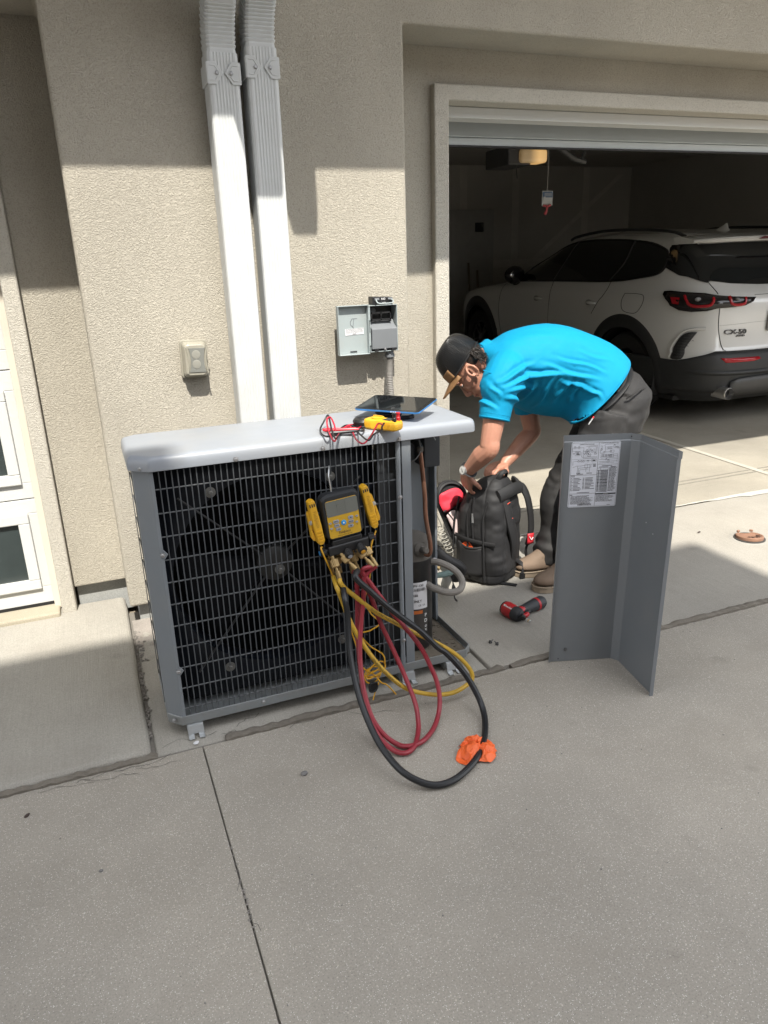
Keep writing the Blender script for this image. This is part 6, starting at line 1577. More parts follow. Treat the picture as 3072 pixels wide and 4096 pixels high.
def hem_ring(c, axis, r_, rad, name, flat=1.0):
    a = Vector(axis).normalized(); e = a.orthogonal().normalized(); b = a.cross(e)
    mb = MB(); mb.tube([c + (e * math.cos(2 * math.pi * k / 32) + b * math.sin(2 * math.pi * k / 32)) * r_ for k in range(33)], rad, 7, True); return mb.build(name, M_SHIRT, shirt)
d1 = (E1 - S1).normalized(); d2 = (E2 - S2).normalized()
hem_ring(S1 + d1 * .166, d1, .0655, .0035, 'sleeve_hem'); hem_ring(S1 + d1 * .148, d1, .0683, .0012, 'sleeve_hem'); hem_ring(S2 + d2 * .166, d2, .0655, .0035, 'sleeve_hem')
mb = MB(); mb.tube(ring_sec(secs[-1][0], (secs[-1][1][0], 0, secs[-1][1][1]) if len(secs[-1][1]) == 2 else secs[-1][1], .199, .192, 44, 2.25, -SH_Y, .03) + ring_sec(secs[-1][0], (secs[-1][1][0], 0, secs[-1][1][1]), .199, .192, 44, 2.25, -SH_Y, .03)[:1], .004, 7); mb.build('shirt_hem', M_SHIRT, shirt)
# collar: a stand of two folded layers round the neck
mb = MB(); cc = Vector(secs[0][0])
for off, rr, h in ((0, .066, .030), (.006, .073, .024)):
    rings = []
    for x, k in ((-.016, .96), (-.004, 1.0), (.014, 1.10), (.026, 1.22)):
        rings.append([cc + Vector((x + off, 0, 0)) + Vector((0, rr * k * math.cos(2 * math.pi * j / 36), rr * k * 1.02 * math.sin(2 * math.pi * j / 36) - .002)) + Vector((-.10 * rr * math.sin(2 * math.pi * j / 36), 0, 0)) for j in range(36)])
    mb.loft(rings, True, False, True)
mb.build('collar', M_SHIRT, shirt, solid=.003)
# armhole seam line on the near side
mb = MB(); mb.tube(catmull([(1.568,2.800,1.037), (1.593,2.772,1.026), (1.625,2.758,1.017), (1.659,2.752,0.992), (1.684,2.762,0.957), (1.705,2.785,0.923)], 6), .0022, 5); mb.build('armhole_seam', M_SHIRT, shirt)

# trousers: seat and two legs
mb = MB()
mb.loft([ring_sec(c, u, a, b, 36, 2.3, R(8)) for c, u, a, b in (
    ((2.203,2.850,0.888), (.76, 0, .65), .150, .158), ((2.250,2.840,0.864), (.80, 0, .60), .165, .174), ((2.293,2.830,0.826), (.90, 0, .44), .168, .184), ((2.284,2.820,0.769), (1, 0, .08), .158, .182), ((2.252,2.820,0.706), (1, 0, -.05), .150, .178))], True, True, True)
limb(mb, [(2.178,2.735,0.805), (2.127,2.730,0.617), K1, K1.lerp(A1, .5), A1, A1 + Vector((-.005, 0, -.04))], [.105, .105, .084, .080, .079, .074], 22)
limb(mb, [(2.306,2.920,0.760), (2.202,2.920,0.576), K2, K2.lerp(A2, .5) + Vector((.02, 0, 0)), A2, A2 + Vector((-.005, 0, -.04))], [.105, .106, .084, .078, .078, .072], 22)
pm_ = remesh(mb, .0075, 4)
def pfold(co, no):
    d = .008 * vnoise(co * np.array([9, 9, 15]) + 1) + .003 * vnoise(co * 34)
    z = co[:, 2]; near = np.clip((2.80 - co[:, 1]) / .06, 0, 1); p = co[:, [0, 2]]
    for a, b, w_, h in (((1.90, .80), (2.08, .70), .010, .012), ((1.90, .76), (2.12, .80), .010, .010), ((1.92, .83), (2.10, .90), .009, .009), ((1.98, .72), (2.18, .66), .011, .010), ((2.12, .93), (2.27, .88), .006, .008), ((2.12, .915), (2.27, .865), .005, -.006), ((1.93, .66), (2.02, .58), .010, .010)):
        a = np.array(a); b = np.array(b); ab = b - a; L = np.dot(ab, ab)
        t = np.clip(((p - a) @ ab) / L, 0, 1); q = a + t[:, None] * ab; de = np.sqrt(((p - q) ** 2).sum(1))
        d += near * np.sin(np.pi * np.clip(t, .04, .96)) * h * np.exp(-(de / w_) ** 2)
    d += .0045 * np.sin(z * 80 + 9 * vnoise(co * 7) + co[:, 0] * 25) * np.exp(-((z - .14) / .07) ** 2) + .0035 * np.sin(z * 55 + co[:, 0] * 45 + 8 * vnoise(co * 8)) * np.exp(-((z - .52) / .08) ** 2)
    return d
pm_ = displace(pm_, pfold)
trou = link('trousers', pm_, M_PANTS, pe, angle=0)
bc = Vector((2.208,2.850,0.888)); mb = MB(); bp_ = ring_sec(bc, (.76, 0, .65), .166, .178, 40, 2.3, R(8)); mb.tube(bp_ + bp_[:1], .012, 6, flat=.4); mb.build('belt', M_BLACKP, trou)
mb = MB(); mb.tube(catmull([(2.215,2.660,0.873), (2.241,2.645,0.896), (2.293,2.660,0.907), (2.356,2.700,0.904)], 5), .0035, 6); mb.build('pocket_welt', M_PANTS, trou)
pn = thing('pen', 'clear pen with a red tip clipped in the trouser pocket', 'pen', (1.997,2.615,0.808))
a, b = Vector((1.984,2.612,0.792)), Vector((2.010,2.612,0.824))
mb = MB(); mb.tube([a, a.lerp(b, .8)], .0030, 8); mb.build('barrel', M_STEEL, pn)
mb = MB(); mb.tube([a.lerp(b, .78), b], [.0036, .0032], 8); mb.build('cap', M_RED, pn)
# boots
def boot(toe, heel, lab=None):
    toe, heel = Vector(toe), Vector(heel); d = (toe - heel).normalized(); L = (toe - heel).length; s_ = Vector((-d.y, d.x, 0))
    def outline(o): 
        pts = []
        for t, w_ in ((0, .022), (.03, .034), (.15, .040), (.35, .041), (.55, .047), (.72, .052), (.86, .047), (.95, .032), (1, .012)): pts.append((t * L, w_ + o))
        return [heel + d * x + s_ * y for x, y in pts] + [heel + d * x - s_ * y for x, y in pts[::-1]]
    sole = MB(); sole.loft([[p + Vector((0, 0, z)) for p in outline(o)] for z, o in ((.006, 0), (.010, .003), (.030, .003), (.034, 0))], True, True, False)
    welt = MB(); p_ = outline(.004); welt.tube([p + Vector((0, 0, .036)) for p in p_ + p_[:1]], .0035, 6)
    up = MB(); rings = []
    for z, o, h0, t1 in ((.034, -.002, 0, 1), (.055, .001, 0, .995), (.078, -.004, .0, .955), (.098, -.014, .0, .86)):
        q = []
        for p in outline(o):
            x = (p - heel).dot(d); y = (p - heel).dot(s_); x = x * t1
            q.append(heel + d * x + s_ * y + Vector((0, 0, z - (.012 if z > .09 and x > .6 * L else 0))))
        rings.append(q)
    for z, c, a_, b_ in ((.125, .30, .085, .042), (.16, .26, .062, .043), (.20, .24, .060, .045)):
        n_ = len(rings[0]); q = []
        for p in outline(0):
            x = (p - heel).dot(d) / L; y = (p - heel).dot(s_)
            ang = math.atan2(y / .05, (x - .5) * 2); q.append(heel + d * (c * L + a_ * math.cos(ang)) + s_ * b_ * math.sin(ang) + Vector((0, 0, z)))
        rings.append(q)
    up.loft(rings, True, True, True)
    b_ = up.build('boot', M_BOOT, pe, sub=1, angle=0)
    sole.build('boot_sole', M_SOLE, b_, bevel=.002); welt.build('welt', M_SOLE, b_)
    return b_
boot((1.785, 2.690, 0), (2.075, 2.670, 0)); boot((1.800, 2.885, 0), (2.085, 2.835, 0))
# wrist watch
wd = (W1 - E1).normalized(); wc = W1 - wd * .018
e_ = (Vector((-1, -.35, .3)) - wd * Vector((-1, -.35, .3)).dot(wd)).normalized(); b_ = wd.cross(e_)
wt = thing('watch', 'steel wrist watch on a dark strap on the near wrist', 'watch', wc)
mb = MB(); mb.tube([wc + (e_ * math.cos(2 * math.pi * k / 28) + b_ * math.sin(2 * math.pi * k / 28)) * .0325 for k in range(29)], .010, 8, True, .3, None); mb.build('strap', M_RUBBER, wt)
mb = MB(); mb.lathe([(.017, .026), (.0215, .028), (.0215, .037), (.019, .039), (.0175, .039)], wc, e_, 24); cs = mb.build('case', M_STEEL, wt)
mb = MB(); mb.lathe([(.0172, .0392), (.0165, .0398)], wc, e_, 24); mb.build('dial', mat('watch_dial', (.50, .50, .48), .25), cs)


# ================================================================ the car in the garage
CARM = Euler((R(1.32), 0, R(-1.8))).to_matrix()
car = thing('car', 'white compact SUV with dark windows parked nose-in inside the garage', 'car', (5.541, 4.634, .038), CARM)
M_CARP, _nt, _b = nodes('white_car_paint', (.56, .56, .545), .22, 0, .5, 1.0)
_b.inputs['Coat Roughness'].default_value = .06
M_CLAD = mat('black_cladding', (.022, .023, .024), .6, var=.15, bump=.15, bscale=350)
M_CGLASS = mat('tinted_car_glass', (.006, .007, .008), .04, spec=.6, var=.1, rvar=.02)
M_TYRE = mat('tyre_rubber', (.016, .016, .017), .8, var=.2)
M_RIM = mat('dark_alloy', (.10, .10, .105), .4, metal=.7)
M_LENS = mat('tail_light_black', (.012, .010, .011), .12, rvar=.03)
M_LRED = mat('tail_light_red', (.30, .008, .014), .18, rvar=.03)
M_CHROME = mat('chrome', (.85, .84, .82), .38, metal=1.0, rvar=.03)
M_SEAM = mat('shut_line', (.012, .012, .012), .7)
VR = ([.20, .30, .42, .52, .62, .66, .80, .95, 1.04, 1.10, 1.14, 1.18, 1.30, 1.45, 1.50, 1.54, 1.57, 1.592, 1.605, 1.612], [.22, .06, .015, .0, .02, .055, .075, .075, .085, .12, .17, .21, .275, .37, .41, .455, .62, .95, 1.30, 1.75])
VF = ([.20, .35, .60, .80, .92, 1.00, 1.06, 1.10, 1.20, 1.30, 1.42, 1.50, 1.54, 1.57, 1.592, 1.605, 1.612], [4.60, 4.74, 4.78, 4.74, 4.60, 4.20, 3.70, 3.45, 3.18, 2.92, 2.62, 2.42, 2.28, 2.15, 2.02, 1.92, 1.80])
UU = ([.20, .30, .45, .62, .80, .95, 1.04, 1.10, 1.16, 1.25, 1.36, 1.47, 1.52, 1.55, 1.575, 1.592, 1.605, 1.612], [.86, .92, .945, .955, .955, .945, .93, .905, .885, .855, .815, .770, .735, .69, .61, .50, .33, .12])
WB0, WB1, WW, WRAD = 1.0, 3.92, .365, .53
def plan(w):
    a0, a1, U = smooth_interp(w, *VR), smooth_interp(w, *VF), smooth_interp(w, *UU)
    return (a0 + a1) / 2, (a1 - a0) / 2, U
def flare(v, w):
    h = math.exp(-((w - .80) / .26) ** 2)
    return h * (.030 * math.exp(-((v - WB0) / .62) ** 2) + .022 * math.exp(-((v - WB1) / .6) ** 2))
def cpt(th, w):
    """point at plan angle th (0 = rear centre, positive to the left flank, pi = nose) and height w"""
    vc, a, U = plan(w); n_ = 6.5
    s, c = math.sin(th), math.cos(th)
    u = U * math.copysign(abs(s) ** (2 / n_), s); v = vc - a * math.copysign(abs(c) ** (2 / n_), c)
    return Vector((-(abs(u) + flare(v, w) * abs(s) ** .3) * (1 if u >= 0 else -1), v, w))
_arc = {}
def arc(w):
    k = round(w, 2)
    if k not in _arc:
        ths = [math.pi * .5 * (i / 260) ** 1.0 * 1.7 for i in range(261)]
        P = [cpt(t, k) for t in ths]; s_ = [0]
        for a, b in zip(P, P[1:]): s_.append(s_[-1] + (b - a).length)
        _arc[k] = (s_, ths)
    return _arc[k]
def onrear(u, w, off=0.0):
    """rear skin at lateral position u (negative = left)"""
    vc, a, U = plan(w); r_ = min(abs(u) / U, .9995)
    v = vc - a * (1 - r_ ** 6.5) ** (1 / 6.5)
    e = .004
    return Vector((u, v - off, w))
def onside(v, w, off=0.0):
    vc, a, U = plan(w); t = min(abs((v - vc) / a), .9995)
    return Vector((-(U * (1 - t ** 6.5) ** (1 / 6.5) + flare(v, w)) - off, v, w))
def onwrap(s, w, off=0.0):
    """skin at arc distance s from the rear centre line towards the left flank"""
    S_, T_ = arc(w); th = float(np.interp(s, S_, T_)); p = cpt(th, w)
    d = .002; q = cpt(th + d, w) - cpt(th - d, w); n_ = Vector((q.y, -q.x, 0)).normalized()
    c = Vector((0, plan(w)[0], w)); 
    if n_.dot(p - c) < 0: n_ = -n_
    return p + n_ * off
def patch_on(fn, poly, off, cuts=3, thick=0.0):
    bm = bmesh.new(); vs = [bm.verts.new((x, y, 0)) for x, y in poly]
    f = bm.faces.new(vs); bmesh.ops.triangulate(bm, faces=[f])
    for _ in range(cuts): 
        L = [e for e in bm.edges if e.calc_length() > .07]
        if not L: break
        bmesh.ops.subdivide_edges(bm, edges=L, cuts=1, use_grid_fill=False); bmesh.ops.triangulate(bm, faces=bm.faces)
    mb = MB(); bm.verts.ensure_lookup_table(); bm.verts.index_update()
    mb.add([fn(v.co.x, v.co.y, off) for v in bm.verts], [tuple(v.index for v in f.verts) for f in bm.faces], True)
    bm.free(); return mb
def smoothpoly(P, n=4):
    return [(p.x, p.y) for p in catmull([(x, y, 0) for x, y in P] + [(P[0][0], P[0][1], 0)], n)[:-1]]
def line_on(fn, pts, off, r_=.0028, n=6):
    P = catmull([(a, b, 0) for a, b in pts], n); mb = MB(); mb.tube([fn(p.x, p.y, off) for p in P], r_, 5); return mb
# painted skin with the wheel arches cut out, and lower cladding
NT, ws = 300, [.20, .24, .28, .32, .36, .40, .43] + [.43 + .0195 * k for k in range(1, 60)] + [1.588, 1.592, 1.596, 1.600, 1.604, 1.607, 1.610, 1.612]
ws = sorted(set(round(x, 4) for x in ws if x <= 1.612))
grid = [[cpt(2 * math.pi * j / NT, w_) if True else None for j in range(NT)] for w_ in ws]
def cpt_full(j, w_):
    th = 2 * math.pi * j / NT
    if th > math.pi: p = cpt(2 * math.pi - th, w_); return Vector((-p.x, p.y, p.z))
    return cpt(th, w_)
grid = [[cpt_full(j, w_) for j in range(NT)] for w_ in ws]
vs = [p for r_ in grid for p in r_]; fw, fb = [], []
for i in range(len(ws) - 1):
    for j in range(NT):
        k = (j + 1) % NT; q = (i * NT + j, i * NT + k, (i + 1) * NT + k, (i + 1) * NT + j)
        c = (vs[q[0]] + vs[q[2]]) / 2
        d0 = min(math.hypot(c.y - WB0, c.z - WW), math.hypot(c.y - WB1, c.z - WW))
        side = abs(c.x) > .55 * smooth_interp(c.z, *UU)
        if side and d0 < .435: continue
        dark = (side and d0 < .50) or c.z < .43
        (fb if dark else fw).append(q)
mb = MB(); mb.add(vs, fw, True); mb.f.append(tuple((len(ws) - 1) * NT + j for j in range(NT))); mb.sm.append(True); mb.mi.append(0)
body_c = mb.build('body', M_CARP, car, local=True, angle=50)
mb = MB(); mb.add(vs, fb, True); mb.build('cladding', M_CLAD, car, local=True, angle=50)
for v0 in (WB0, WB1):
    mb = MB()
    mb.grid(lambda u, q: (lambda a, r_: onside(v0 + r_ * math.cos(a), max(.22, WW + r_ * math.sin(a)), .010 * (1 - (2 * q - 1) ** 4)))(lerp(R(-14), R(194), u), lerp(.415, WRAD, q)), 60, 5)
    mb.build('arch_trim', M_CLAD, car, local=True)
    for sx in (-1, 1):
        mb = MB(); mb.grid(lambda u, q: (sx * lerp(.93, .55, q), v0 + .43 * math.cos(lerp(R(-20), R(200), u)), WW + .43 * math.sin(lerp(R(-20), R(200), u))), 24, 1)
        mb.bb(sx * .53, sx * .55, v0 - .45, v0 + .45, .2, .85); mb.build('wheel_well', M_SEAM, car, local=True)
def wheel(v0, sx):
    mb = MB(); mb.lathe([(.225, -.105), (.30, -.112), (.345, -.108), (.364, -.085), (.366, -.04), (.366, .04), (.364, .085), (.345, .108), (.30, .112), (.225, .105)], (sx * .815, v0, WW), (sx, 0, 0), 48, False); ty = mb.build('tyre', M_TYRE, car, local=True, angle=40)
    tr = MB()
    for k in range(5):
        x = -.075 + .0375 * k
        tr.lathe([(.3645, x - .004), (.3672, x - .002), (.3672, x + .002), (.3645, x + .004)], (sx * .815, v0, WW), (sx, 0, 0), 48, False)
    tr.build('tread_groove', M_SEAM, ty, local=True)
    mb = MB(); mb.lathe([(.230, .100), (.236, .085), (.215, .07), (.205, -.08)], (sx * .815, v0, WW), (sx, 0, 0), 36, False)
    for k in range(10):
        a = R(36 * k + (8 if k % 2 else -8)); c_ = Vector((sx * (.815 + .075), v0, WW)); e = Vector((0, math.cos(a), math.sin(a)))
        mb.tube([c_ + e * .05, c_ + e * .215], [.018, .014], 5)
    mb.lathe([(.07, .055), (.07, .085), (.03, .09)], (sx * .815, v0, WW), (sx, 0, 0), 20); mb.build('rim', M_RIM, ty, local=True)
for v0 in (WB0, WB1):
    for sx in (-1, 1): wheel(v0, sx)
mb = MB()
def btop(s_): return lerp(.650, .560, max(0, min(1, (abs(s_) - .72) / .34)))
def bfn(u, v):
    s_ = lerp(-1.80, 1.80, u); w_ = lerp(.30, btop(s_), v); p = onwrap(abs(s_), w_, .005 if v > .04 else .001)
    return Vector((p.x if s_ >= 0 else -p.x, p.y, p.z))
mb.grid(bfn, 120, 12); mb.build('rear_bumper', M_CLAD, car, local=True, solid=.006)
mb = MB()
def lip_(u, v):
    s_ = lerp(-1.0, 1.0, u); d_ = .022 * math.sin(math.pi * v) * (1 - abs(2 * u - 1) ** 6); p = onwrap(abs(s_), lerp(.455, .50, v), .006 + d_); return Vector((p.x if s_ >= 0 else -p.x, p.y, p.z))
mb.grid(lip_, 60, 6); mb.build('bumper_step', M_CLAD, car, local=True)
# side glass and its surround
DLO = [(3.05, 1.102), (2.2, 1.135), (1.32, 1.165), (.92, 1.212), (.74, 1.245), (.68, 1.30), (.70, 1.40), (.77, 1.452), (1.04, 1.505), (1.6, 1.527), (2.12, 1.508), (2.50, 1.425), (2.85, 1.285)]
dl = smoothpoly(DLO, 4)
patch_on(onside, dl, .008, 5).build('side_window', M_CGLASS, car, local=True)
line_on(onside, dl + dl[:1], .006, .010, 1).build('window_surround', M_LENS, car, local=True)
for pts in (([(2.30, 1.13), (2.20, 1.30), (2.10, 1.51)]), ([(1.35, 1.165), (1.22, 1.33), (1.20, 1.52)])): line_on(onside, pts, .006, .010).build('window_pillar', M_SEAM, car, local=True)
# shut lines, handles, fuel flap, creases
for pts in ([(3.30, 1.10), (3.36, .9), (3.34, .60), (3.28, .45)], [(2.30, 1.128), (2.29, .9), (2.27, .5), (2.25, .44)], [(1.33, 1.163), (1.36, 1.05), (1.42, .98), (1.50, .86)]): line_on(onside, pts, .001, .0026).build('shut_line', M_SEAM, car, local=True)
for v_, w_ in ((2.50, .945), (1.52, .962)):
    mb = MB(); mb.ellip(onside(v_, w_, .012), (.018, .085, .020), None, 16, 8); mb.build('door_handle', M_CARP, car, local=True)
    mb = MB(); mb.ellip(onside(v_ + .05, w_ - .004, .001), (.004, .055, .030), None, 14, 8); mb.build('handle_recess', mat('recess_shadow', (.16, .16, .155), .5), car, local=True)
fp = smoothpoly([(1.06, 1.07), (.90, 1.075), (.80, 1.06), (.79, .99), (.84, .92), (.93, .91), (1.03, .93), (1.07, 1.0)], 4); line_on(onside, fp + fp[:1], .001, .0024, 1).build('fuel_flap', M_SEAM, car, local=True)
# mirror
mb = MB(); c_ = onside(3.02, 1.17, .13); mb.ellip(c_, (.135, .08, .10), (0, 0, .2), 20, 12); mr = mb.build('door_mirror', M_LENS, car, local=True)
mb = MB(); mb.tube([onside(3.02, 1.10, -.02), onside(3.02, 1.09, .06), c_ - Vector((.0, 0, .07))], [.04, .04, .045], 8, flat=.6); mb.build('mirror_foot', M_LENS, mr, local=True)
mb = MB(); mb.ellip(c_ + Vector((-.005, -.055, .005)), (.09, .012, .06), (0, 0, .2), 16, 8); mb.build('mirror_glass', mat('mirror_glass', (.30, .30, .30), .05, metal=1, rvar=.02), mr, local=True)
# rear: window, spoiler, lights, lettering, bumper
RW = [(-.80, 1.478), (-.84, 1.40), (-.85, 1.30), (-.82, 1.24), (-.74, 1.205), (-.55, 1.178), (-.28, 1.162), (0, 1.158), (.28, 1.162), (.55, 1.178), (.74, 1.205), (.82, 1.24), (.85, 1.30), (.84, 1.40), (.80, 1.478), (.4, 1.49), (0, 1.492), (-.4, 1.49)]
def onrear_n(u, w, off=0.0):
    U = plan(w)[2]; u = max(-U * .985, min(U * .985, u)); p = onrear(u, w); 
    k = (abs(u) / U) ** 7; return p + Vector((math.copysign(k, u) * off, -off * (1 - .5 * k), 0))
def wr(s, w, off=0.0): return onwrap(s, w, off)
patch_on(onrear_n, RW, .010, 5).build('rear_window', M_CGLASS, car, local=True)
mb = MB(); secs_ = []
for k in range(25):
    u = lerp(-.80, .80, k / 24); q = (abs(u) / .80); sw = .16 * q ** 4; dz = -.022 * q ** 3
    secs_.append([(u, .60 + sw * .3, 1.572 + dz - .012 * q), (u, .40 + sw, 1.566 + dz), (u, .245 + sw, 1.540 + dz), (u, .235 + sw, 1.528 + dz), (u, .26 + sw, 1.502 + dz * .6), (u, .46 + sw, 1.496 + dz * .6)])
mb.loft(secs_, True, True, True); sp_ = mb.build('roof_spoiler', M_CARP, car, local=True, angle=40)
mb = MB(); mb.prism([(-.30, -.010), (-.24, .011), (.24, .011), (.30, -.010)], (0, .2345, 1.523), (1, 0, 0), (0, .25, 1), .006); mb.build('brake_light', mat('dark_red_lens', (.09, .008, .008), .2), sp_, local=True)
for off_w, r_ in ((0, .003),): line_on(lambda a, b, o: onrear_n(a, b, o), [(-.715, 1.205), (-.70, 1.14), (-.70, 1.10)], .002, .003).build('shut_line', M_SEAM, car, local=True)
line_on(lambda a, b, o: onrear_n(a, b, o), [(-.705, .99), (-.700, .86), (-.675, .72), (-.655, .665), (-.635, .652)], .002, .0035).build('shut_line', M_SEAM, car, local=True)
line_on(lambda a, b, o: onrear_n(a, b, o), [(-.69, .855), (-.3, .872), (.3, .872), (.69, .855)], .001, .0016).build('shut_line', mat('soft_crease', (.25, .25, .245), .5), car, local=True)
line_on(lambda a, b, o: onrear_n(a, b, o), [(-.38, 1.085), (0, 1.09), (.38, 1.085)], .001, .002).build('shut_line', M_SEAM, car, local=True)
def garnish(mirror):
    def fn(s, w, off=0.0):
        p = wr(s, w, off); return Vector((-p.x, p.y, p.z)) if mirror else p
    patch_on(fn, smoothpoly([(.70, 1.500), (.84, 1.485), (.96, 1.462), (.985, 1.40), (.955, 1.32), (.90, 1.25), (.82, 1.215), (.70, 1.205)], 3), .012, 5).build('window_garnish', M_CGLASS, car, local=True)
garnish(False); garnish(True)
def tail_light(mirror):
    def fn(s, w, off=0.0):
        p = wr(s, w, off); return Vector((-p.x, p.y, p.z)) if mirror else p
    sl = [(.385, 1.068), (.42, 1.035), (.50, 1.008), (.62, .998), (.73, .992), (.80, .972), (.92, .960), (1.03, .968), (1.12, 1.0), (1.17, 1.05), (1.185, 1.085), (1.16, 1.112), (1.08, 1.118), (.95, 1.112), (.80, 1.108), (.72, 1.092), (.60, 1.080)]
    mb = patch_on(fn, sl, .010, 4); L_ = mb.build('tail_light', M_LENS, car, local=True, solid=.010)
    for c0, w_, h_ in ((.860, .105, .052), (.560, .070, .036)):
        pts = [(c0 + w_, 1.085), (c0 + w_ * .95, 1.035), (c0 + w_ * .55, 1.040 - h_ * .6), (c0, 1.038 - h_ * .62), (c0 - w_ * .7, 1.042 - h_ * .5), (c0 - w_ * .95, 1.05), (c0 - w_, 1.075)]
        P = catmull([(a, b, 0) for a, b in pts], 5); t = MB(); t.tube([fn(p.x, p.y, .018) for p in P], (.017 if w_ > .09 else .012), 7, flat=.7); t.build('light_ring', M_LRED, L_, local=True)
        t = MB(); t.ellip(fn(c0 + .01, 1.062, .017), (.030 if w_ > .09 else .02, .02, .018 if w_ > .09 else .012), None, 12, 8); t.build('reverse_lamp', mat('lamp_clear', (.16, .16, .16), .15), L_, local=True)
    t = patch_on(fn, [(1.02, 1.07), (1.11, 1.07), (1.10, 1.02), (1.04, 1.015)], .017, 2); t.build('side_reflector', M_LRED, L_, local=True)
    rf = patch_on(lambda a, b, o: onrear_n(-a if not mirror else a, b, o), [(.70, .600), (.35, .598), (.33, .580), (.40, .565), (.66, .562)], .010, 3); rf.build('bumper_reflector', M_LRED, car, local=True, solid=.006)
    vt = patch_on(fn, smoothpoly([(.86, .80), (.93, .795), (.99, .76), (1.06, .66), (1.12, .575), (1.02, .575), (.96, .66)], 3), .008, 3); v_o = vt.build('corner_vent', M_CLAD, car, local=True, solid=.006)
    hx = MB()
    for r_ in range(9):
        for k in range(4):
            w_ = .59 + .023 * r_; s_ = lerp(1.10, .90, r_ / 9) - .026 * k + (.013 if r_ % 2 else 0) + .01
            if s_ < .89: continue
            a = fn(s_, w_, .013); b = fn(s_ - .010, w_ + .006, .013); c = fn(s_ - .018, w_, .013); hx.tube([a, b, c], .0022, 4)
    stuff(hx.build('vent_mesh', mat('vent_mesh', (.05, .05, .052), .5), v_o, local=True))
    ed = line_on(fn, [(.80, .83), (.90, .822), (.985, .785), (1.07, .68), (1.135, .575)], .006, .012); ed.build('fender_crease', M_CARP, car, local=True)
    pp = MB(); sg = 1 if mirror else -1; c_ = Vector((sg * .635, .035, .312)); pp.lathe([(.046, -.06), (.050, -.055), (.050, .12), (.043, .12), (.043, -.05)], c_, (0, 1, 0), 28, False); ex_ = pp.build('exhaust_tip', M_CHROME, car, local=True)
    pp = MB(); pp.lathe([(.044, -.01), (.001, -.01)], c_, (0, 1, 0), 20, False); pp.build('exhaust_bore', M_SEAM, ex_, local=True)
tail_light(False); tail_light(True)
mb = MB(); mb.grid(lambda u, v: onrear_n(lerp(-.60, .60, u), lerp(.27, .40 + .045 * math.sin(math.pi * u) ** .3, v), .022 + .012 * math.sin(math.pi * v)), 20, 4); mb.build('skid_plate', mat('grey_skid_plate', (.05, .05, .05), .5), car, local=True, solid=.01)
def carword(body, u, w_, size, m=M_CHROME):
    me = textmesh(body, True, 0, .25).copy()
    for v in me.vertices:
        x, y, z = v.co.x * size * 1.15, v.co.y * size * .8, v.co.z * size * .5
        p = onrear_n(u + x, w_ + y, .004 + z); v.co = p
    return link('lettering', me, mat('badge_metal', (.12, .12, .12), .35, metal=.6), car, local=True, angle=0)
carword('CX-50', -.555, .800, .066); carword('AWD', -.505, .768, .030)
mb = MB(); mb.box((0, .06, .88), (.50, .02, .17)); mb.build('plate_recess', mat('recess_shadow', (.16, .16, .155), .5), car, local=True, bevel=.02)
# roof rails and antenna
for s_ in (-1, 1):
    mb = MB(); mb.tube(catmull([(s_ * .70, .62, 1.545), (s_ * .715, .80, 1.590), (s_ * .705, 1.3, 1.612), (s_ * .69, 1.8, 1.605), (s_ * .66, 2.25, 1.562), (s_ * .64, 2.4, 1.530)], 8), .014, 8); mb.build('roof_rail', M_CLAD, car, local=True)
mb = MB(); rings = []
for k, (h, L0, L1, wd) in enumerate(((1.585, -.12, .10, .036), (1.605, -.10, .03, .026), (1.63, -.085, -.035, .013), (1.648, -.085, -.065, .004))):
    rings.append([(wd * math.cos(2 * math.pi * j / 14), .985 + (L0 + L1) / 2 + (L1 - L0) / 2 * math.sin(2 * math.pi * j / 14), h) for j in range(14)])
mb.loft(rings, True, True, True); mb.build('antenna_fin', M_CARP, car, local=True)
mb = MB(); mb.bb(-.84, .84, .4, 4.3, .20, .24); mb.build('underbody', M_SEAM, car, local=True)

# ================================================================ things inside the garage
op = thing('garage_opener', 'garage door opener with a glowing amber lamp under the ceiling', 'door opener', (3.75, 6.0, 2.3))
mb = MB(); x0, _, z0 = (3.578,6.000,2.219); x1, _, z1 = (3.701,6.000,2.342)
mb.bb(x0, x1 + .10, 6.0, 6.40, z0, z1 + .03); mb.build('motor_box', mat('dark_opener_case', (.05, .05, .052), .5), op, bevel=.012)
lx0, _, lz0 = (3.680,5.960,2.234); lx1, _, lz1 = (3.942,5.960,2.345)
M_AMB, _nt, _b = nodes('amber_lamp_lens', (.62, .50, .34), .35)
_b.inputs['Emission Color'].default_value = (1, .58, .20, 1)
_t = _nt.nodes.new('ShaderNodeTexCoord'); _s = _nt.nodes.new('ShaderNodeSeparateXYZ'); _nt.links.new(_t.outputs['Generated'], _s.inputs[0])
_nt.links.new(_ramp(_nt, _s.outputs[0], [(.30, .02), (.66, .155), (.95, .12)]), _b.inputs['Emission Strength'])
mb = MB(); mb.bb(lx0, lx1, 5.95, 6.12, lz0, lz1); mb.build('lamp_lens', M_AMB, op, bevel=.03, seg=4)
mb = MB(); mb.tube([((x0 + x1) / 2, 6.4, z1), ((x0 + x1) / 2, 6.4, 2.70)], .012, 6); mb.tube([(lx1 - .05, 6.1, z1), (lx1 - .05, 6.1, 2.70)], .012, 6); mb.build('hanger', M_STEEL, op)
mb = MB(); mb.bb(lx1 - .12, lx1 - .07, 3.75, 6.0, z1 + .01, z1 + .05); mb.build('rail', mat('rail_grey', (.12, .12, .12), .5), op)
mb = MB(); mb.tube(catmull([(3.651,6.000,2.220), (3.662,6.000,2.163), (3.668,6.000,2.112)], 4), .004, 5); mb.build('antenna_wire', M_INK, op)
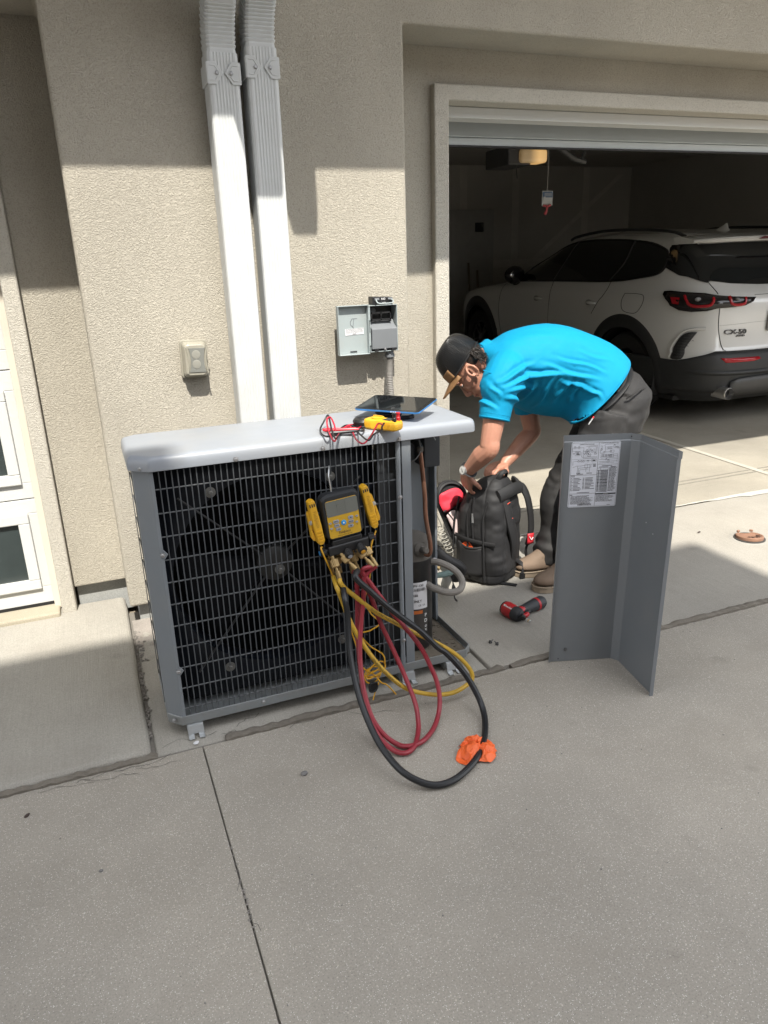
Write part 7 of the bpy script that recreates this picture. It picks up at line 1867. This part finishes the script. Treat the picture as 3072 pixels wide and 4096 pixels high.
ar = MB(); ar.tube([(2.939,4.300,2.109), (3.038,4.300,2.055), (3.123,4.300,2.038)], .016, 6); ar.tube([(3.130,4.300,2.139), (3.101,4.300,2.051)], .012, 6); ar.build('door_arm', mat('black_bracket', (.03, .03, .03), .5), op)
cdp = Vector((3.580,5.400,1.911))
ct = thing('hanging_card', 'white and blue card with a red ribbon hanging from a string in the garage', 'card', cdp)
mb = MB(); p0 = Vector((3.531,5.400,1.965)); p1 = Vector((3.630,5.400,1.857)); mb.bb(p0.x, p1.x, 5.398, 5.402, p1.z, p0.z); cdo = mb.build('card', mat('card_white', (.40, .41, .42), .5), ct)
mb = MB(); mb.bb(p0.x + .004, p1.x - .004, 5.395, 5.397, lerp(p1.z, p0.z, .55), lerp(p1.z, p0.z, .93)); mb.build('print', mat('card_blue', (.06, .11, .20), .5), cdo)
mb = MB()
for k in range(3): mb.bb(p0.x + .02, p1.x - .012, 5.393, 5.3945, lerp(p1.z, p0.z, .80 - .08 * k), lerp(p1.z, p0.z, .83 - .08 * k))
mb.bb(p0.x + .01, p0.x + .03, 5.393, 5.3945, lerp(p1.z, p0.z, .3), lerp(p1.z, p0.z, .6)); mb.build('print', mat('card_white', (.40, .41, .42), .5), cdo)
mb = MB(); mb.tube([(3.577,5.400,1.965), (3.581,5.400,2.171), (3.576,5.400,2.263)], .0035, 5); mb.build('string', mat('grey_string', (.22, .21, .2), .8), ct)
mb = MB(); mb.tube(catmull([(3.541,5.395,1.857), (3.576,5.390,1.850), (3.569,5.390,1.819), (3.553,5.390,1.792)], 4), .010, 6, flat=.3, up=(0, 1, 0)); mb.tube(catmull([(3.614,5.395,1.860), (3.573,5.385,1.846), (3.570,5.385,1.815), (3.558,5.385,1.788)], 4), .009, 6, flat=.3, up=(0, 1, 0)); mb.build('ribbon', mat('red_ribbon', (.34, .05, .06), .6), ct)
wp = thing('wall_panel', 'small dark electrical panel on the back wall of the garage', 'wall panel', (5.518,10.090,1.890))
mb = MB(); a = Vector((5.472,10.090,1.947)); b = Vector((5.609,10.090,1.820)); mb.bb(a.x, b.x, 10.05, 10.09, b.z, a.z); mb.build('plate', mat('dark_panel', (.03, .032, .035), .5), wp, bevel=.005)
mb = MB(); mb.bb(a.x + .1, b.x - .02, 10.044, 10.049, lerp(b.z, a.z, .5), lerp(b.z, a.z, .9)); mb.build('cover', mat('dark_panel_lid', (.10, .10, .10), .4), wp)
for k, (tp_, b_, lab_) in enumerate((((5.338,10.000,1.403), (5.251,9.750,0.953), 'wooden broom leaning on the back wall of the garage, left one'), ((5.482,10.000,1.296), (5.386,9.750,0.946), 'dark mop handle leaning on the back wall of the garage, nearer the car'))):
    tp_, b_ = Vector(tp_), Vector((b_[0], 9.75, gz(9.75) + .12))
    t = thing('broom' if k == 0 else 'mop', lab_, 'broom' if k == 0 else 'mop', b_)
    mb = MB(); mb.tube([b_, tp_], .016, 7); mb.build('handle', mat('worn_wood', (.13, .10, .07), .7), t)
    mb = MB(); mb.box(b_ - Vector((0, 0, .05)), (.28, .07, .13)); mb.build('head', mat('bristles', (.06, .055, .05), .9), t, bevel=.01)
